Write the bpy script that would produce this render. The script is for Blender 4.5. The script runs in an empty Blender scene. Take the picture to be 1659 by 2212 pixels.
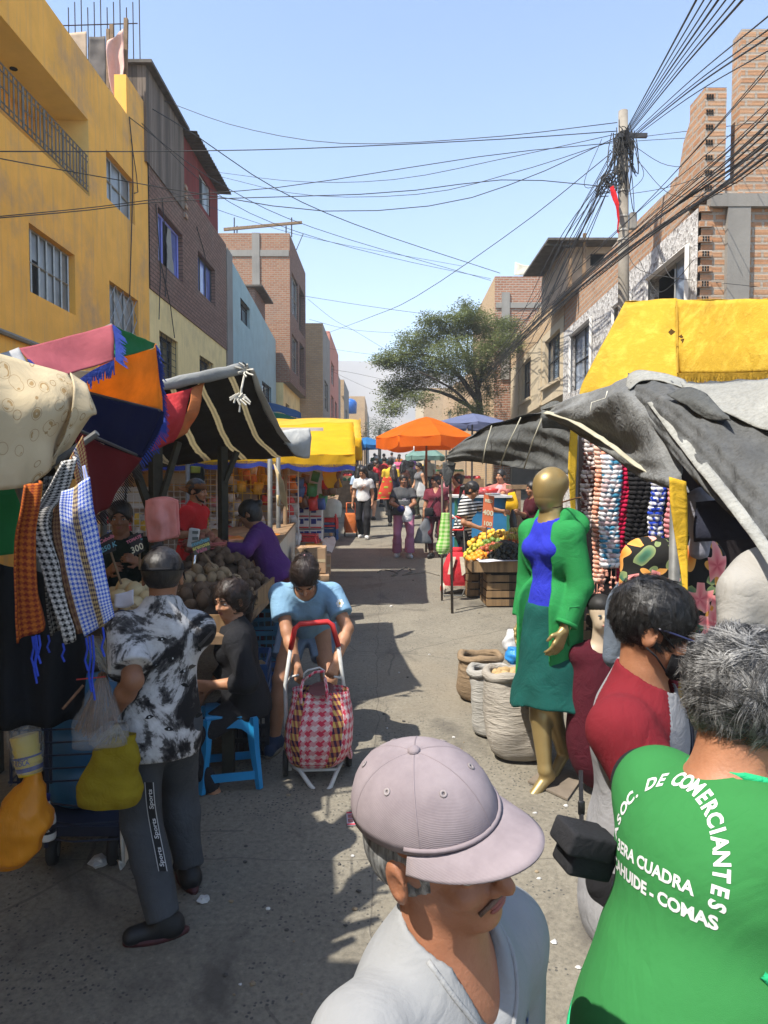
import bpy,bmesh,math,random
import numpy as np
from mathutils import Vector,Matrix,Euler
from mathutils.bvhtree import BVHTree
from mathutils import noise as mnoise
random.seed(7);rng=np.random.default_rng(7)
R=math.radians;MR=Matrix.Rotation
V=Vector
SC=bpy.context.scene
COL=SC.collection
# camera
CAMH=2.10;FPX=1534.0;PITCH=math.atan(66/1534.0);SLOPE=0.05
cd=bpy.data.cameras.new('camera');cam=bpy.data.objects.new('camera',cd);COL.objects.link(cam)
cam.location=(0,0,CAMH);cam.rotation_euler=(math.pi/2-PITCH,0,0)
cd.sensor_fit='HORIZONTAL';cd.sensor_width=36;cd.lens=FPX/1659*36
cd.clip_start=0.05;cd.clip_end=6000
SC.camera=cam
# world, sun, exposure
SUN_EL=58.5;SUN_DIR2=V((0.80,0.60))  # ground direction in which shadows fall
w=bpy.data.worlds.new('World');SC.world=w;w.use_nodes=True
nt=w.node_tree;bg=nt.nodes['Background']
sky=nt.nodes.new('ShaderNodeTexSky');sky.sky_type='NISHITA';sky.sun_disc=False
sky.sun_elevation=R(SUN_EL);sky.sun_rotation=math.atan2(-SUN_DIR2.x,-SUN_DIR2.y)
sky.altitude=0;sky.air_density=1.0;sky.dust_density=1.0;sky.ozone_density=1.6
nt.links.new(sky.outputs[0],bg.inputs[0]);bg.inputs[1].default_value=0.13
sd=bpy.data.lights.new('sun','SUN');sun=bpy.data.objects.new('sun',sd);COL.objects.link(sun)
sd.energy=4.2;sd.angle=R(0.6);sd.color=(1.0,0.95,0.86)
ce,se=math.cos(R(SUN_EL)),math.sin(R(SUN_EL))
sdir=V((SUN_DIR2.x*ce,SUN_DIR2.y*ce,-se))
sun.rotation_euler=sdir.to_track_quat('-Z','Y').to_euler()
SC.view_settings.view_transform='Standard';SC.view_settings.look='None'
SC.view_settings.exposure=1.36;SC.view_settings.gamma=1
SC.cycles.max_bounces=8;SC.cycles.transparent_max_bounces=12
SC.cycles.volume_bounces=0
try:SC.cycles.use_denoising=True
except Exception:pass
# pixel helpers (pixels of the 1659 x 2212 view)
cp,sp_=math.cos(PITCH),math.sin(PITCH)
def ray(px,py):
 u=(px-829.5)/FPX;v=-(py-1106)/FPX
 return V((u,cp+v*sp_,-sp_+v*cp))
def at(px,py,Y):
 d=ray(px,py);return V((0,0,CAMH))+d*(Y/d.y)
def gz(y):return SLOPE*y if y<80 else SLOPE*80+0.02*(y-80)
def gnd(px,py):
 d=ray(px,py);t=CAMH/(SLOPE*d.y-d.z);return V((0,0,CAMH))+d*t
LX0,LK=-5.5,0.0088
RX0,RK=4.75,0.0264
def lfac(px,py,off=0):  # point on the left row of facades
 d=ray(px,py);t=(LX0+off)/(d.x-LK*d.y);return V((0,0,CAMH))+d*t
def rfac(px,py,off=0):
 d=ray(px,py);t=(RX0+off)/(d.x-RK*d.y);return V((0,0,CAMH))+d*t
# objects and tags
ORG={}
def tag(o,label=None,cat=None,group=None,kind=None):
 if label:o['label']=label
 if cat:o['category']=cat
 if group:o['group']=group
 if kind:o['kind']=kind
 return o
def thing(name,label,cat,loc=(0,0,0),rz=0,group=None):
 o=bpy.data.objects.new(name,None);COL.objects.link(o);o.empty_display_size=0.1
 o.location=loc;o.rotation_euler=(0,0,rz);ORG[o.name]=V(loc)
 return tag(o,label,cat,group)
def copy_tree(o,parent=None):
 c=o.copy();COL.objects.link(c)
 if parent is not None:c.parent=parent
 for ch in o.children:copy_tree(ch,c)
 return c
def dup(o,loc,rz=None,label=None,scale=None,rot=None):
 c=copy_tree(o);c.location=loc
 if rz is not None:c.rotation_euler=(0,0,rz)
 if rot is not None:c.rotation_euler=rot
 if label:c['label']=label
 if scale is not None:c.scale=(scale,)*3 if not hasattr(scale,'__len__')else scale
 return c
def frame(d):
 d=V(d).normalized();a=V((0,0,1))if abs(d.z)<0.9 else V((1,0,0))
 x=d.cross(a).normalized();return x,x.cross(d).normalized(),d
class MB:
 def __init__(s):s.v=[];s.f=[];s.m=[];s.uv=[];s.hasuv=False;s.cm=0
 def face(s,idx,uv=None):
  s.f.append(idx);s.m.append(s.cm);s.uv.append(uv)
  if uv:s.hasuv=True
 def poly(s,pts,uv=None):
  n=len(s.v);s.v+=[V(p)for p in pts];s.face(list(range(n,n+len(pts))),uv)
 def box(s,c,size,rz=0,rot=None,taper=1.0):
  c=V(c);h=V(size)/2;M=rot if rot is not None else MR(rz,3,'Z')
  n=len(s.v)
  for z in(-1,1):
   t=taper if z>0 else 1
   for x,y in((-1,-1),(1,-1),(1,1),(-1,1)):
    s.v.append(c+M@V((x*h.x*t,y*h.y*t,z*h.z)))
  for q in((3,2,1,0),(4,5,6,7),(0,1,5,4),(1,2,6,5),(2,3,7,6),(3,0,4,7)):s.face([n+i for i in q])
  return s
 def rbox(s,c,size,r=0.01,rz=0,rot=None,seg=2):
  bm=bmesh.new();bmesh.ops.create_cube(bm,size=1)
  for v in bm.verts:v.co=V((v.co.x*size[0],v.co.y*size[1],v.co.z*size[2]))
  bmesh.ops.bevel(bm,geom=bm.edges[:],offset=r,segments=seg,affect='EDGES',profile=0.5)
  M=rot if rot is not None else MR(rz,3,'Z')
  return s.addbm(bm,lambda p:V(c)+M@p)
 def addbm(s,bm,fn=lambda p:p):
  n=len(s.v);bm.verts.index_update()
  s.v+=[fn(v.co.copy())for v in bm.verts]
  for f in bm.faces:s.face([n+v.index for v in f.verts])
  bm.free();return s
 def tube(s,path,r,n=6,cap=True,rs=None):
  path=[V(p)for p in path];b=len(s.v);L=len(path);px=None
  for i,p in enumerate(path):
   d=path[min(i+1,L-1)]-path[max(i-1,0)]
   if d.length<1e-9:d=V((0,0,1))
   if px is None:x,y,d=frame(d)
   else:
    d=d.normalized();x=(px-d*px.dot(d))
    if x.length<1e-6:x,y,d=frame(d)
    else:x.normalize();y=x.cross(d).normalized()
   px=x;rr=rs[i]if rs else r
   for k in range(n):
    a=2*math.pi*k/n;s.v.append(p+x*(rr*math.cos(a))+y*(rr*math.sin(a)))
  for i in range(L-1):
   for k in range(n):
    k2=(k+1)%n
    s.face([b+i*n+k,b+i*n+k2,b+(i+1)*n+k2,b+(i+1)*n+k])
  if cap:s.face([b+k for k in range(n)][::-1]);s.face([b+(L-1)*n+k for k in range(n)])
  return s
 def cyl(s,a,b,r,n=8,r2=None):return s.tube([a,b],r,n,True,[r,r if r2 is None else r2])
 def lathe(s,prof,c=(0,0,0),n=16,axis=(0,0,1),sx=1,sy=1):
  x,y,d=frame(axis);c=V(c);b=len(s.v)
  for r,z in prof:
   for k in range(n):
    a=2*math.pi*k/n;s.v.append(c+x*(r*sx*math.cos(a))+y*(r*sy*math.sin(a))+d*z)
  for i in range(len(prof)-1):
   for k in range(n):
    k2=(k+1)%n;s.face([b+i*n+k2,b+i*n+k,b+(i+1)*n+k,b+(i+1)*n+k2])
  if prof[0][0]>1e-4:s.face([b+k for k in range(n)])
  if prof[-1][0]>1e-4:s.face([b+(len(prof)-1)*n+k for k in range(n)][::-1])
  return s
 def ell(s,c,r,n=12,m=8,rot=None,fn=None):
  c=V(c);b=len(s.v);r=(r,r,r)if not hasattr(r,'__len__')else r
  for i in range(m+1):
   t=math.pi*i/m
   for k in range(n):
    a=2*math.pi*k/n;q=V((math.sin(t)*math.cos(a),math.sin(t)*math.sin(a),math.cos(t)))
    if fn:q=q*fn(q)
    q=V((q.x*r[0],q.y*r[1],q.z*r[2]))
    s.v.append(c+(rot@q if rot is not None else q))
  for i in range(m):
   for k in range(n):
    k2=(k+1)%n;s.face([b+i*n+k,b+(i+1)*n+k,b+(i+1)*n+k2,b+i*n+k2])
  return s
 def grid(s,fn,nu,nv,uvs=(1,1),uvo=(0,0)):
  b=len(s.v)
  for j in range(nv+1):
   for i in range(nu+1):s.v.append(V(fn(i/nu,j/nv)))
  for j in range(nv):
   for i in range(nu):
    q=[(i,j),(i+1,j),(i+1,j+1),(i,j+1)]
    s.face([b+y*(nu+1)+x for x,y in q],[(uvo[0]+x/nu*uvs[0],uvo[1]+y/nv*uvs[1])for x,y in q])
  return s
 def prism(s,pts,d):
  d=V(d);n=len(s.v);k=len(pts);s.v+=[V(p)for p in pts]+[V(p)+d for p in pts]
  s.face(list(range(n,n+k))[::-1]);s.face(list(range(n+k,n+2*k)))
  for i in range(k):j=(i+1)%k;s.face([n+i,n+j,n+k+j,n+k+i])
  return s
 def build(s,name,mat,parent=None,smooth=False,boxuv=True,world=True,thick=0):
  me=bpy.data.meshes.new(name);off=V((0,0,0))
  if parent is not None and world:off=ORG.get(parent.name,off)
  me.from_pydata([tuple(p-off)for p in s.v],[],s.f)
  mats=mat if isinstance(mat,(list,tuple))else[mat]
  for m_ in mats:me.materials.append(m_)
  if len(mats)>1:me.polygons.foreach_set('material_index',s.m)
  if smooth:me.polygons.foreach_set('use_smooth',[True]*len(s.f))
  if s.hasuv or boxuv:
   ul=me.uv_layers.new(name='UVMap').data
   for p,uv in zip(me.polygons,s.uv):
    if uv:
     for li,t in zip(p.loop_indices,uv):ul[li].uv=t
    elif boxuv:
     n=p.normal;ax=max(range(3),key=lambda i:abs(n[i]))
     for li in p.loop_indices:
      q=s.v[me.loops[li].vertex_index]
      ul[li].uv=(q.y,q.z)if ax==0 else((q.x,q.z)if ax==1 else(q.x,q.y))
  me.validate();me.update()
  o=bpy.data.objects.new(name,me);COL.objects.link(o)
  if parent is not None:
   o.parent=parent;ORG[o.name]=off if world else V((0,0,0))
  else:ORG[o.name]=V((0,0,0))
  if thick:
   md=o.modifiers.new('solid','SOLIDIFY');md.thickness=thick;md.offset=0
  return o
def crom(P,t):  # Catmull-Rom through a list of vectors, t in 0..1
 n=len(P)-1;x=min(max(t,0),1)*n;i=min(int(x),n-1);f=x-i
 p0=P[i-1]if i>0 else P[0]*2-P[1];p3=P[i+2]if i+2<=n else P[n]*2-P[n-1]
 p1,p2=P[i],P[i+1]
 return((p1*2)+(p2-p0)*f+(p0*2-p1*5+p2*4-p3)*(f*f)+(p1*3-p0-p2*3+p3)*(f**3))*0.5
def nz(p,s=1.0):return mnoise.noise(V(p)*s)
def cloth(mb,rows,nu=24,nv=18,amp=0.012,sc=5.0,uvs=(1,1),fold=None):
 rows=[[V(p)for p in r]for r in rows]
 mid=sum((p for r in rows for p in r),V((0,0,0)))/sum(len(r)for r in rows)
 nrm=((rows[0][-1]-rows[-1][0]).cross(rows[-1][-1]-rows[0][0])).normalized()
 def fn(u,v):
  p=crom([crom(r,u)for r in rows],v)
  a=amp*(nz(p,sc)+0.5*nz(p+V((7,3,1)),sc*2.3))
  if fold:a+=fold(u,v)
  return p+nrm*a
 return mb.grid(fn,nu,nv,uvs)
def px_rows(rows):return[[at(*p)for p in r]for r in rows]
# text as flat mesh pieces: returns list of vertices (2D) and faces
def text_mesh(s,size=1.0,bold=0.0,shear=0.0,align='CENTER',extr=0.0,res=3):
 c=bpy.data.curves.new('t','FONT');c.body=s;c.size=size;c.align_x=align;c.offset=bold;c.shear=shear
 c.resolution_u=res;c.extrude=extr
 o=bpy.data.objects.new('t',c);COL.objects.link(o)
 dg=bpy.context.evaluated_depsgraph_get();me=bpy.data.meshes.new_from_object(o.evaluated_get(dg))
 vs=[v.co.copy()for v in me.vertices];fs=[list(p.vertices)for p in me.polygons]
 bpy.data.objects.remove(o);bpy.data.curves.remove(c);bpy.data.meshes.remove(me)
 return vs,fs
def put_text(mb,s,org,ux,uy,size,off=0.002,**kw):
 vs,fs=text_mesh(s,size,**kw);ux=V(ux).normalized();uy=V(uy).normalized();n=ux.cross(uy)
 b=len(mb.v);mb.v+=[V(org)+ux*v.x+uy*v.y+n*(off+v.z)for v in vs]
 for f in fs:mb.face([b+i for i in f])
 return mb
# materials
MC={}
def lin(c):
 if isinstance(c,str):
  c=[int(c[i:i+2],16)/255 for i in(0,2,4)];c=[x/12.92 if x<=.04045 else((x+.055)/1.055)**2.4 for x in c]
 return(*c[:3],1)
class NT:
 def __init__(s,name):
  s.m=bpy.data.materials.new(name);s.m.use_nodes=True;s.t=s.m.node_tree;s.b=s.t.nodes['Principled BSDF']
  s.out=s.t.nodes['Material Output']
  s.tc=s.t.nodes.new('ShaderNodeTexCoord')
 def n(s,k,**kw):
  x=s.t.nodes.new(k)
  for a,b in kw.items():setattr(x,a,b)
  return x
 def l(s,a,b):s.t.links.new(a,b)
 def noise(s,scale,detail=5,rough=.55,coord='Object',vec=None,dist=0):
  x=s.n('ShaderNodeTexNoise');x.inputs['Scale'].default_value=scale;x.inputs['Detail'].default_value=detail
  x.inputs['Roughness'].default_value=rough;x.inputs['Distortion'].default_value=dist
  s.l(vec if vec else s.tc.outputs[coord],x.inputs['Vector']);return x.outputs['Fac']
 def ramp(s,fac,stops,interp='LINEAR'):
  x=s.n('ShaderNodeValToRGB');x.color_ramp.interpolation=interp;el=x.color_ramp.elements
  while len(el)<len(stops):el.new(.5)
  for e,(p,c)in zip(el,stops):e.position=p;e.color=lin(c)
  s.l(fac,x.inputs[0]);return x.outputs[0]
 def mix(s,fac,a,b,mode='MIX'):
  x=s.n('ShaderNodeMix',data_type='RGBA',blend_type=mode)
  for i,q in((0,fac),(6,a),(7,b)):
   if hasattr(q,'is_linked'):s.l(q,x.inputs[i])
   elif i==0:x.inputs[0].default_value=q
   else:x.inputs[i].default_value=lin(q)
  return x.outputs[2]
 def math(s,op,a,b=None,clamp=False):
  x=s.n('ShaderNodeMath',operation=op,use_clamp=clamp)
  for i,q in enumerate((a,b)):
   if q is None:continue
   if hasattr(q,'is_linked'):s.l(q,x.inputs[i])
   else:x.inputs[i].default_value=q
  return x.outputs[0]
 def bump(s,h,strength=.3,dist=.01,nrm=None):
  x=s.n('ShaderNodeBump');x.inputs['Strength'].default_value=strength;x.inputs['Distance'].default_value=dist
  s.l(h,x.inputs['Height'])
  if nrm:s.l(nrm,x.inputs['Normal'])
  return x.outputs[0]
 def mapping(s,scale,coord='Object',rot=(0,0,0)):
  x=s.n('ShaderNodeMapping');x.inputs['Scale'].default_value=scale;x.inputs['Rotation'].default_value=rot
  s.l(s.tc.outputs[coord],x.inputs[0]);return x.outputs[0]
 def done(s,col=None,rough=.8,nrm=None,metal=0,spec=.3,trans=0,tcol=None):
  b=s.b
  if col is not None:
   if hasattr(col,'is_linked'):s.l(col,b.inputs['Base Color'])
   else:b.inputs['Base Color'].default_value=lin(col)
  if hasattr(rough,'is_linked'):s.l(rough,b.inputs['Roughness'])
  else:b.inputs['Roughness'].default_value=rough
  b.inputs['Metallic'].default_value=metal;b.inputs['Specular IOR Level'].default_value=spec
  if nrm:s.l(nrm,b.inputs['Normal'])
  if trans:
   t=s.n('ShaderNodeBsdfTranslucent');mx=s.n('ShaderNodeMixShader');mx.inputs[0].default_value=trans
   c=tcol if tcol is not None else col
   if hasattr(c,'is_linked'):s.l(c,t.inputs[0])
   else:t.inputs[0].default_value=lin(c)
   s.l(b.outputs[0],mx.inputs[1]);s.l(t.outputs[0],mx.inputs[2]);s.l(mx.outputs[0],s.out.inputs[0])
  return s.m
def M(name,col,rough=.75,var=.25,scale=6,bump=.25,bscale=40,bdist=.004,metal=0,spec=.3,trans=0,dirt=0):
 if name in MC:return MC[name]
 t=NT(name);c=lin(col);n1=t.noise(scale)
 dk=tuple(x*(1-var)for x in c[:3]);lt=tuple(min(1,x*(1+var*.6))for x in c[:3])
 cc=t.ramp(n1,[(.3,dk),(.7,lt)])
 if dirt:
  n3=t.noise(scale*.37,8,.7);f=t.ramp(n3,[(.5,(0,0,0)),(.72,(dirt,)*3)]);cc=t.mix(f,cc,(.05,.04,.032))
 nb=t.noise(bscale,4)
 MC[name]=t.done(cc,rough,t.bump(nb,bump,bdist)if bump else None,metal,spec,trans);return MC[name]
def fabric(name,col,wr=10,wst=.5,trans=0,var=.16,weave=900,rough=.9,wdist=.02):
 """cloth: fine weave plus soft wrinkles"""
 if name in MC:return MC[name]
 t=NT(name);c=lin(col)
 cc=t.ramp(t.noise(wr*.6,6,.65),[(.25,tuple(x*(1-var)for x in c[:3])),(.75,tuple(min(1,x*(1+var))for x in c[:3]))])
 w1=t.math('ADD',t.math('MULTIPLY',t.math('ABSOLUTE',t.math('SUBTRACT',t.noise(wr*.8,4,.55,dist=.9),.5)),1.6),t.math('MULTIPLY',t.noise(wr*2.2,4,.6),.35));w2=t.noise(weave,1)
 h=t.math('ADD',w1,t.math('MULTIPLY',w2,.06))
 MC[name]=t.done(cc,rough,t.bump(h,wst,wdist),0,.15,trans);return MC[name]
# structure materials
def m_asphalt():
 t=NT('concrete_street')
 big=t.noise(.35,6,.6);mid=t.noise(2.2,8,.7);fine=t.noise(38,7,.75)
 c=t.ramp(big,[(.3,(.152,.136,.106)),(.7,(.208,.187,.146))])
 c=t.mix(t.ramp(mid,[(.42,(0,0,0)),(.75,(.55,)*3)]),c,(.10,.089,.072))
 c=t.mix(t.ramp(fine,[(.38,(.5,)*3),(.52,(0,0,0))]),c,(.075,.068,.056))
 c=t.mix(t.ramp(fine,[(.56,(0,0,0)),(.70,(.4,)*3)]),c,(.30,.275,.225))
 vo=t.n('ShaderNodeTexVoronoi');vo.inputs['Scale'].default_value=46;t.l(t.tc.outputs['Object'],vo.inputs['Vector'])
 sel=t.math('GREATER_THAN',t.noise(3.1,4),.50);peb=t.math('LESS_THAN',vo.outputs['Distance'],.30)
 hh=t.n('ShaderNodeSeparateColor');t.l(vo.outputs['Color'],hh.inputs[0])
 pick=t.math('GREATER_THAN',hh.outputs[0],.55)
 pf=t.math('MULTIPLY',t.math('MULTIPLY',sel,peb),pick)
 c=t.mix(t.math('MULTIPLY',pf,.85),c,(.055,.053,.05))
 ns=t.noise(1.1,6,.62,dist=.6);c=t.mix(t.ramp(ns,[(.57,(0,0,0)),(.68,(.7,)*3)]),c,(.062,.055,.047))
 nt2=t.noise(.23,5,.6);c=t.mix(t.ramp(nt2,[(.52,(0,0,0)),(.66,(.5,)*3)]),c,(.235,.19,.13))
 # slab joints
 br=t.n('ShaderNodeTexBrick');br.offset=0;br.inputs['Scale'].default_value=1;br.inputs['Brick Width'].default_value=3.4
 br.inputs['Row Height'].default_value=3.6;br.inputs['Mortar Size'].default_value=.006;br.inputs['Mortar Smooth'].default_value=.6
 wob=t.n('ShaderNodeVectorMath',operation='ADD');nn=t.n('ShaderNodeTexNoise');nn.inputs['Scale'].default_value=2.5
 t.l(t.tc.outputs['Object'],nn.inputs['Vector']);sc=t.n('ShaderNodeVectorMath',operation='SCALE');sc.inputs['Scale'].default_value=.12
 t.l(nn.outputs['Color'],sc.inputs[0]);t.l(t.tc.outputs['Object'],wob.inputs[0]);t.l(sc.outputs[0],wob.inputs[1]);t.l(wob.outputs[0],br.inputs['Vector'])
 c=t.mix(t.math('MULTIPLY',br.outputs['Fac'],.45),c,(.07,.062,.052))
 ck=t.n('ShaderNodeTexVoronoi',feature='DISTANCE_TO_EDGE');ck.inputs['Scale'].default_value=.42;t.l(wob.outputs[0],ck.inputs['Vector']);cm_=t.math('MULTIPLY',t.math('LESS_THAN',ck.outputs[0],.003),t.math('GREATER_THAN',t.noise(.7,2),.5));c=t.mix(t.math('MULTIPLY',cm_,.45),c,(.06,.054,.045))
 h=t.math('ADD',t.math('MULTIPLY',fine,.5),t.math('ADD',t.math('MULTIPLY',mid,.8),t.math('MULTIPLY',pf,.25)))
 h=t.math('SUBTRACT',h,t.math('MULTIPLY',br.outputs['Fac'],.3))
 return t.done(c,.92,t.bump(h,.55,.02),0,.2)
def m_plaster(name,col,stain=(.24,.19,.15),amt=.6,streak=True,col2=None):
 t=NT(name);big=t.noise(.55,8,.65);c0=lin(col)
 c=t.ramp(t.noise(1.7,6,.6),[(.25,tuple(x*.86 for x in c0[:3])),(.75,tuple(min(1,x*1.08)for x in c0[:3]))])
 if streak:
  st=t.noise(1,6,.6,vec=t.mapping((9,9,.55)));c=t.mix(t.ramp(st,[(.50,(0,0,0)),(.75,(amt*.55,)*3)]),c,stain)
 c=t.mix(t.ramp(big,[(.52,(0,0,0)),(.70,(amt,)*3)]),c,stain)
 if col2:c=t.mix(t.ramp(t.noise(3.5,8,.7),[(.60,(0,0,0)),(.68,(.9,)*3)]),c,col2)
 h=t.math('ADD',t.noise(30,6,.65),t.math('MULTIPLY',t.noise(2.5,4),.8))
 return t.done(c,.92,t.bump(h,.3,.012),0,.15)
def m_brick(name,c1,c2,mortar=(.42,.38,.33),bw=.27,rh=.105,ms=.014,grooves=False,dirt=.4,dirtc=(.2,.17,.14)):
 t=NT(name);uv=t.tc.outputs['UV']
 wob=t.n('ShaderNodeTexNoise');wob.inputs['Scale'].default_value=6;t.l(uv,wob.inputs['Vector'])
 sc=t.n('ShaderNodeVectorMath',operation='SCALE');sc.inputs['Scale'].default_value=.014;t.l(wob.outputs['Color'],sc.inputs[0])
 ad=t.n('ShaderNodeVectorMath',operation='ADD');t.l(uv,ad.inputs[0]);t.l(sc.outputs[0],ad.inputs[1])
 b=t.n('ShaderNodeTexBrick');t.l(ad.outputs[0],b.inputs['Vector'])
 for k,v in(('Scale',1),('Brick Width',bw),('Row Height',rh),('Mortar Size',ms),('Mortar Smooth',.15),('Bias',.1)):b.inputs[k].default_value=v
 b.inputs['Color1'].default_value=lin(c1);b.inputs['Color2'].default_value=lin(c2);b.inputs['Mortar'].default_value=lin(mortar)
 c=t.mix(t.ramp(t.noise(25,5,.7,'UV'),[(.45,(0,0,0)),(.8,(.5,)*3)]),b.outputs['Color'],tuple(x*.5 for x in lin(c1)[:3]))
 c=t.mix(t.ramp(t.noise(7,5,.7,'UV'),[(.56,(0,0,0)),(.66,(.55,)*3)]),c,mortar)
 c=t.mix(t.ramp(t.noise(.8,6,.65,'UV'),[(.5,(0,0,0)),(.75,(dirt,)*3)]),c,dirtc)
 h=t.math('SUBTRACT',t.math('MULTIPLY',t.noise(30,5,.6,'UV'),.5),b.outputs['Fac'])
 if grooves:
  sx=t.n('ShaderNodeSeparateXYZ');t.l(uv,sx.inputs[0]);g=t.math('SINE',t.math('MULTIPLY',sx.outputs[1],2*math.pi/.021))
  h=t.math('ADD',h,t.math('MULTIPLY',g,.22))
  c=t.mix(t.math('MULTIPLY',t.math('GREATER_THAN',t.math('MULTIPLY',g,-1),.55),.35),c,tuple(x*.45 for x in lin(c1)[:3]))
 return t.done(c,.92,t.bump(h,.9,.012),0,.12)
def m_planks(name,c1,c2,w=.11):
 t=NT(name);sx=t.n('ShaderNodeSeparateXYZ');t.l(t.tc.outputs['UV'],sx.inputs[0])
 k=t.math('MULTIPLY',sx.outputs[0],1/w);fl=t.math('FLOOR',k);fr=t.math('FRACT',k)
 wn=t.n('ShaderNodeTexWhiteNoise',noise_dimensions='1D');t.l(fl,wn.inputs['W'])
 c=t.ramp(wn.outputs['Value'],[(0,c1),(1,c2)])
 st=t.noise(1,6,.7,vec=t.mapping((14,14,.8)));c=t.mix(t.ramp(st,[(.4,(0,0,0)),(.75,(.75,)*3)]),c,(.05,.038,.03))
 gap=t.math('LESS_THAN',fr,.09);c=t.mix(t.math('MULTIPLY',gap,.8),c,(.02,.015,.012))
 h=t.math('SUBTRACT',t.math('MULTIPLY',st,.4),gap)
 return t.done(c,.9,t.bump(h,.7,.012),0,.15)
def m_glass(name,col=(.05,.06,.07),rough=.08):
 t=NT(name);return t.done(t.ramp(t.noise(1.3,3),[(.3,tuple(x*.6 for x in col)),(.7,tuple(x*1.7 for x in col))]),rough,t.bump(t.noise(2.2,2),.05,.05),0,.8)
def m_stone(name):
 t=NT(name);vo=t.n('ShaderNodeTexVoronoi');vo.inputs['Scale'].default_value=15;t.l(t.tc.outputs['UV'],vo.inputs['Vector'])
 s_=t.n('ShaderNodeSeparateColor');t.l(vo.outputs['Color'],s_.inputs[0])
 c=t.ramp(s_.outputs[0],[(0,(.16,.14,.125)),(.5,(.42,.40,.375)),(1,(.62,.60,.57))])
 ve=t.n('ShaderNodeTexVoronoi',feature='DISTANCE_TO_EDGE');ve.inputs['Scale'].default_value=15;t.l(t.tc.outputs['UV'],ve.inputs['Vector'])
 e=t.math('LESS_THAN',ve.outputs[0],.045);c=t.mix(e,c,(.55,.53,.5))
 return t.done(c,.8,t.bump(t.math('MINIMUM',ve.outputs[0],.25),.6,.03),0,.3)
ASPH=m_asphalt()
YEL=m_plaster('ochre_plaster',(.86,.45,.095),(.42,.28,.17),.85)
YELP=m_plaster('pale_yellow_plaster',(.80,.58,.22),(.5,.38,.2),.3,False)
CREAM=m_plaster('cream_plaster',(.80,.63,.30),(.3,.24,.16),.45)
BLUEP=m_plaster('blue_plaster',(.34,.46,.47),(.30,.30,.26),.35)
PINKP=m_plaster('pink_plaster',(.50,.22,.17),(.25,.14,.11),.4)
BEIGE=m_plaster('beige_plaster',(.50,.41,.28),(.30,.24,.17),.3,True)
GREYP=m_plaster('grey_cement',(.25,.235,.21),(.14,.13,.12),.5)
BR_BROWN=m_brick('brown_brick',(.21,.125,.095),(.27,.16,.12),(.10,.075,.06),.26,.10,.012)
BR_RED=m_brick('red_brick',(.34,.15,.085),(.41,.20,.12),(.42,.36,.30),.27,.105,.018,True)
BR_OR=m_brick('orange_hollow_brick',(.42,.215,.115),(.49,.29,.17),(.40,.35,.29),.31,.118,.022,True,.35)
BR_DK=m_brick('dark_red_brick',(.27,.120,.068),(.34,.17,.10),(.31,.265,.205),.25,.10,.014)
BR_OC=m_brick('ochre_brick',(.46,.30,.16),(.52,.36,.21),(.36,.28,.19),.27,.105,.014)
PLANK=m_planks('weathered_planks',(.13,.105,.085),(.24,.19,.15))
PLANKR=m_planks('dark_red_boards',(.21,.035,.03),(.27,.05,.042),.16)
GLASS=m_glass('window_glass');GLASSB=m_glass('blue_window_glass',(.12,.15,.36),.18)
GLASSG=m_glass('grey_window_glass',(.16,.18,.19),.35)
STONE=m_stone('pebble_cladding')
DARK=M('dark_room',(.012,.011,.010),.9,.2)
FRAMEM=M('aluminium_frame',(.38,.38,.36),.45,.15,12,.05,metal=.6)
FRAMED=M('dark_iron',(.05,.05,.052),.55,.2,12,.1)
WOODR=M('raw_wood',(.21,.135,.075),.8,.35,9,.4,60)
WOODD=M('dark_wood',(.045,.04,.028),.85,.3,12,.4,50)
CRATEW=m_planks('crate_wood',(.22,.135,.065),(.32,.205,.105),2.0)
STEEL=M('grey_steel_pole',(.12,.12,.115),.55,.3,20,.15,metal=.1,dirt=.4)
CONC=M('pole_concrete',(.22,.195,.16),.9,.25,5,.4,30,dirt=.35)
BLACK=M('black_cable',(.040,.039,.038),.6,.2,20,.05)
ROOFM=M('corrugated_roof',(.10,.085,.07),.8,.4,5,.2)
CARD=M('cardboard',(.33,.21,.12),.85,.15,5,.15)
def door_patch(*a):pass
# street, hills
def build_street():
 mb=MB();ys=[-60,-20,0,10,20,40,60,80,120,200,420]
 xs=[-400,-60,-12,-5,-2,0,2,5,12,60,400]
 n=len(mb.v)
 for y in ys:
  for x in xs:mb.v.append(V((x,y,gz(y))))
 W=len(xs)
 for j in range(len(ys)-1):
  for i in range(W-1):mb.face([j*W+i,j*W+i+1,(j+1)*W+i+1,(j+1)*W+i])
 tag(mb.build('street',ASPH),kind='structure')
build_street()
def build_hills():
 hm=M('hill_earth',(.21,.175,.14),.95,.35,.004,.6,.02,4)
 mb=MB();NX,NY=70,26
 def hf(u,v):
  x=-330+760*u;y=330+360*v
  hgt=(10+112*math.exp(-((x+25)/120)**2)*(.25+.75*v)+50*math.exp(-((x+190)/90)**2)*v+75*math.exp(-((x-230)/140)**2)*v)
  hgt=hgt*(.62+.30*mnoise.fractal(V((x,y,0))*.012,1.0,2.0,6)+.2)
  return V((x,y,min(100,max(hgt,0))*min(1,v*1.3)+9))
 mb.grid(hf,NX,NY);mb.hasuv=False;mb.uv=[None]*len(mb.f)
 tag(mb.build('hills',hm,smooth=True),kind='structure')
build_hills()
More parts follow.
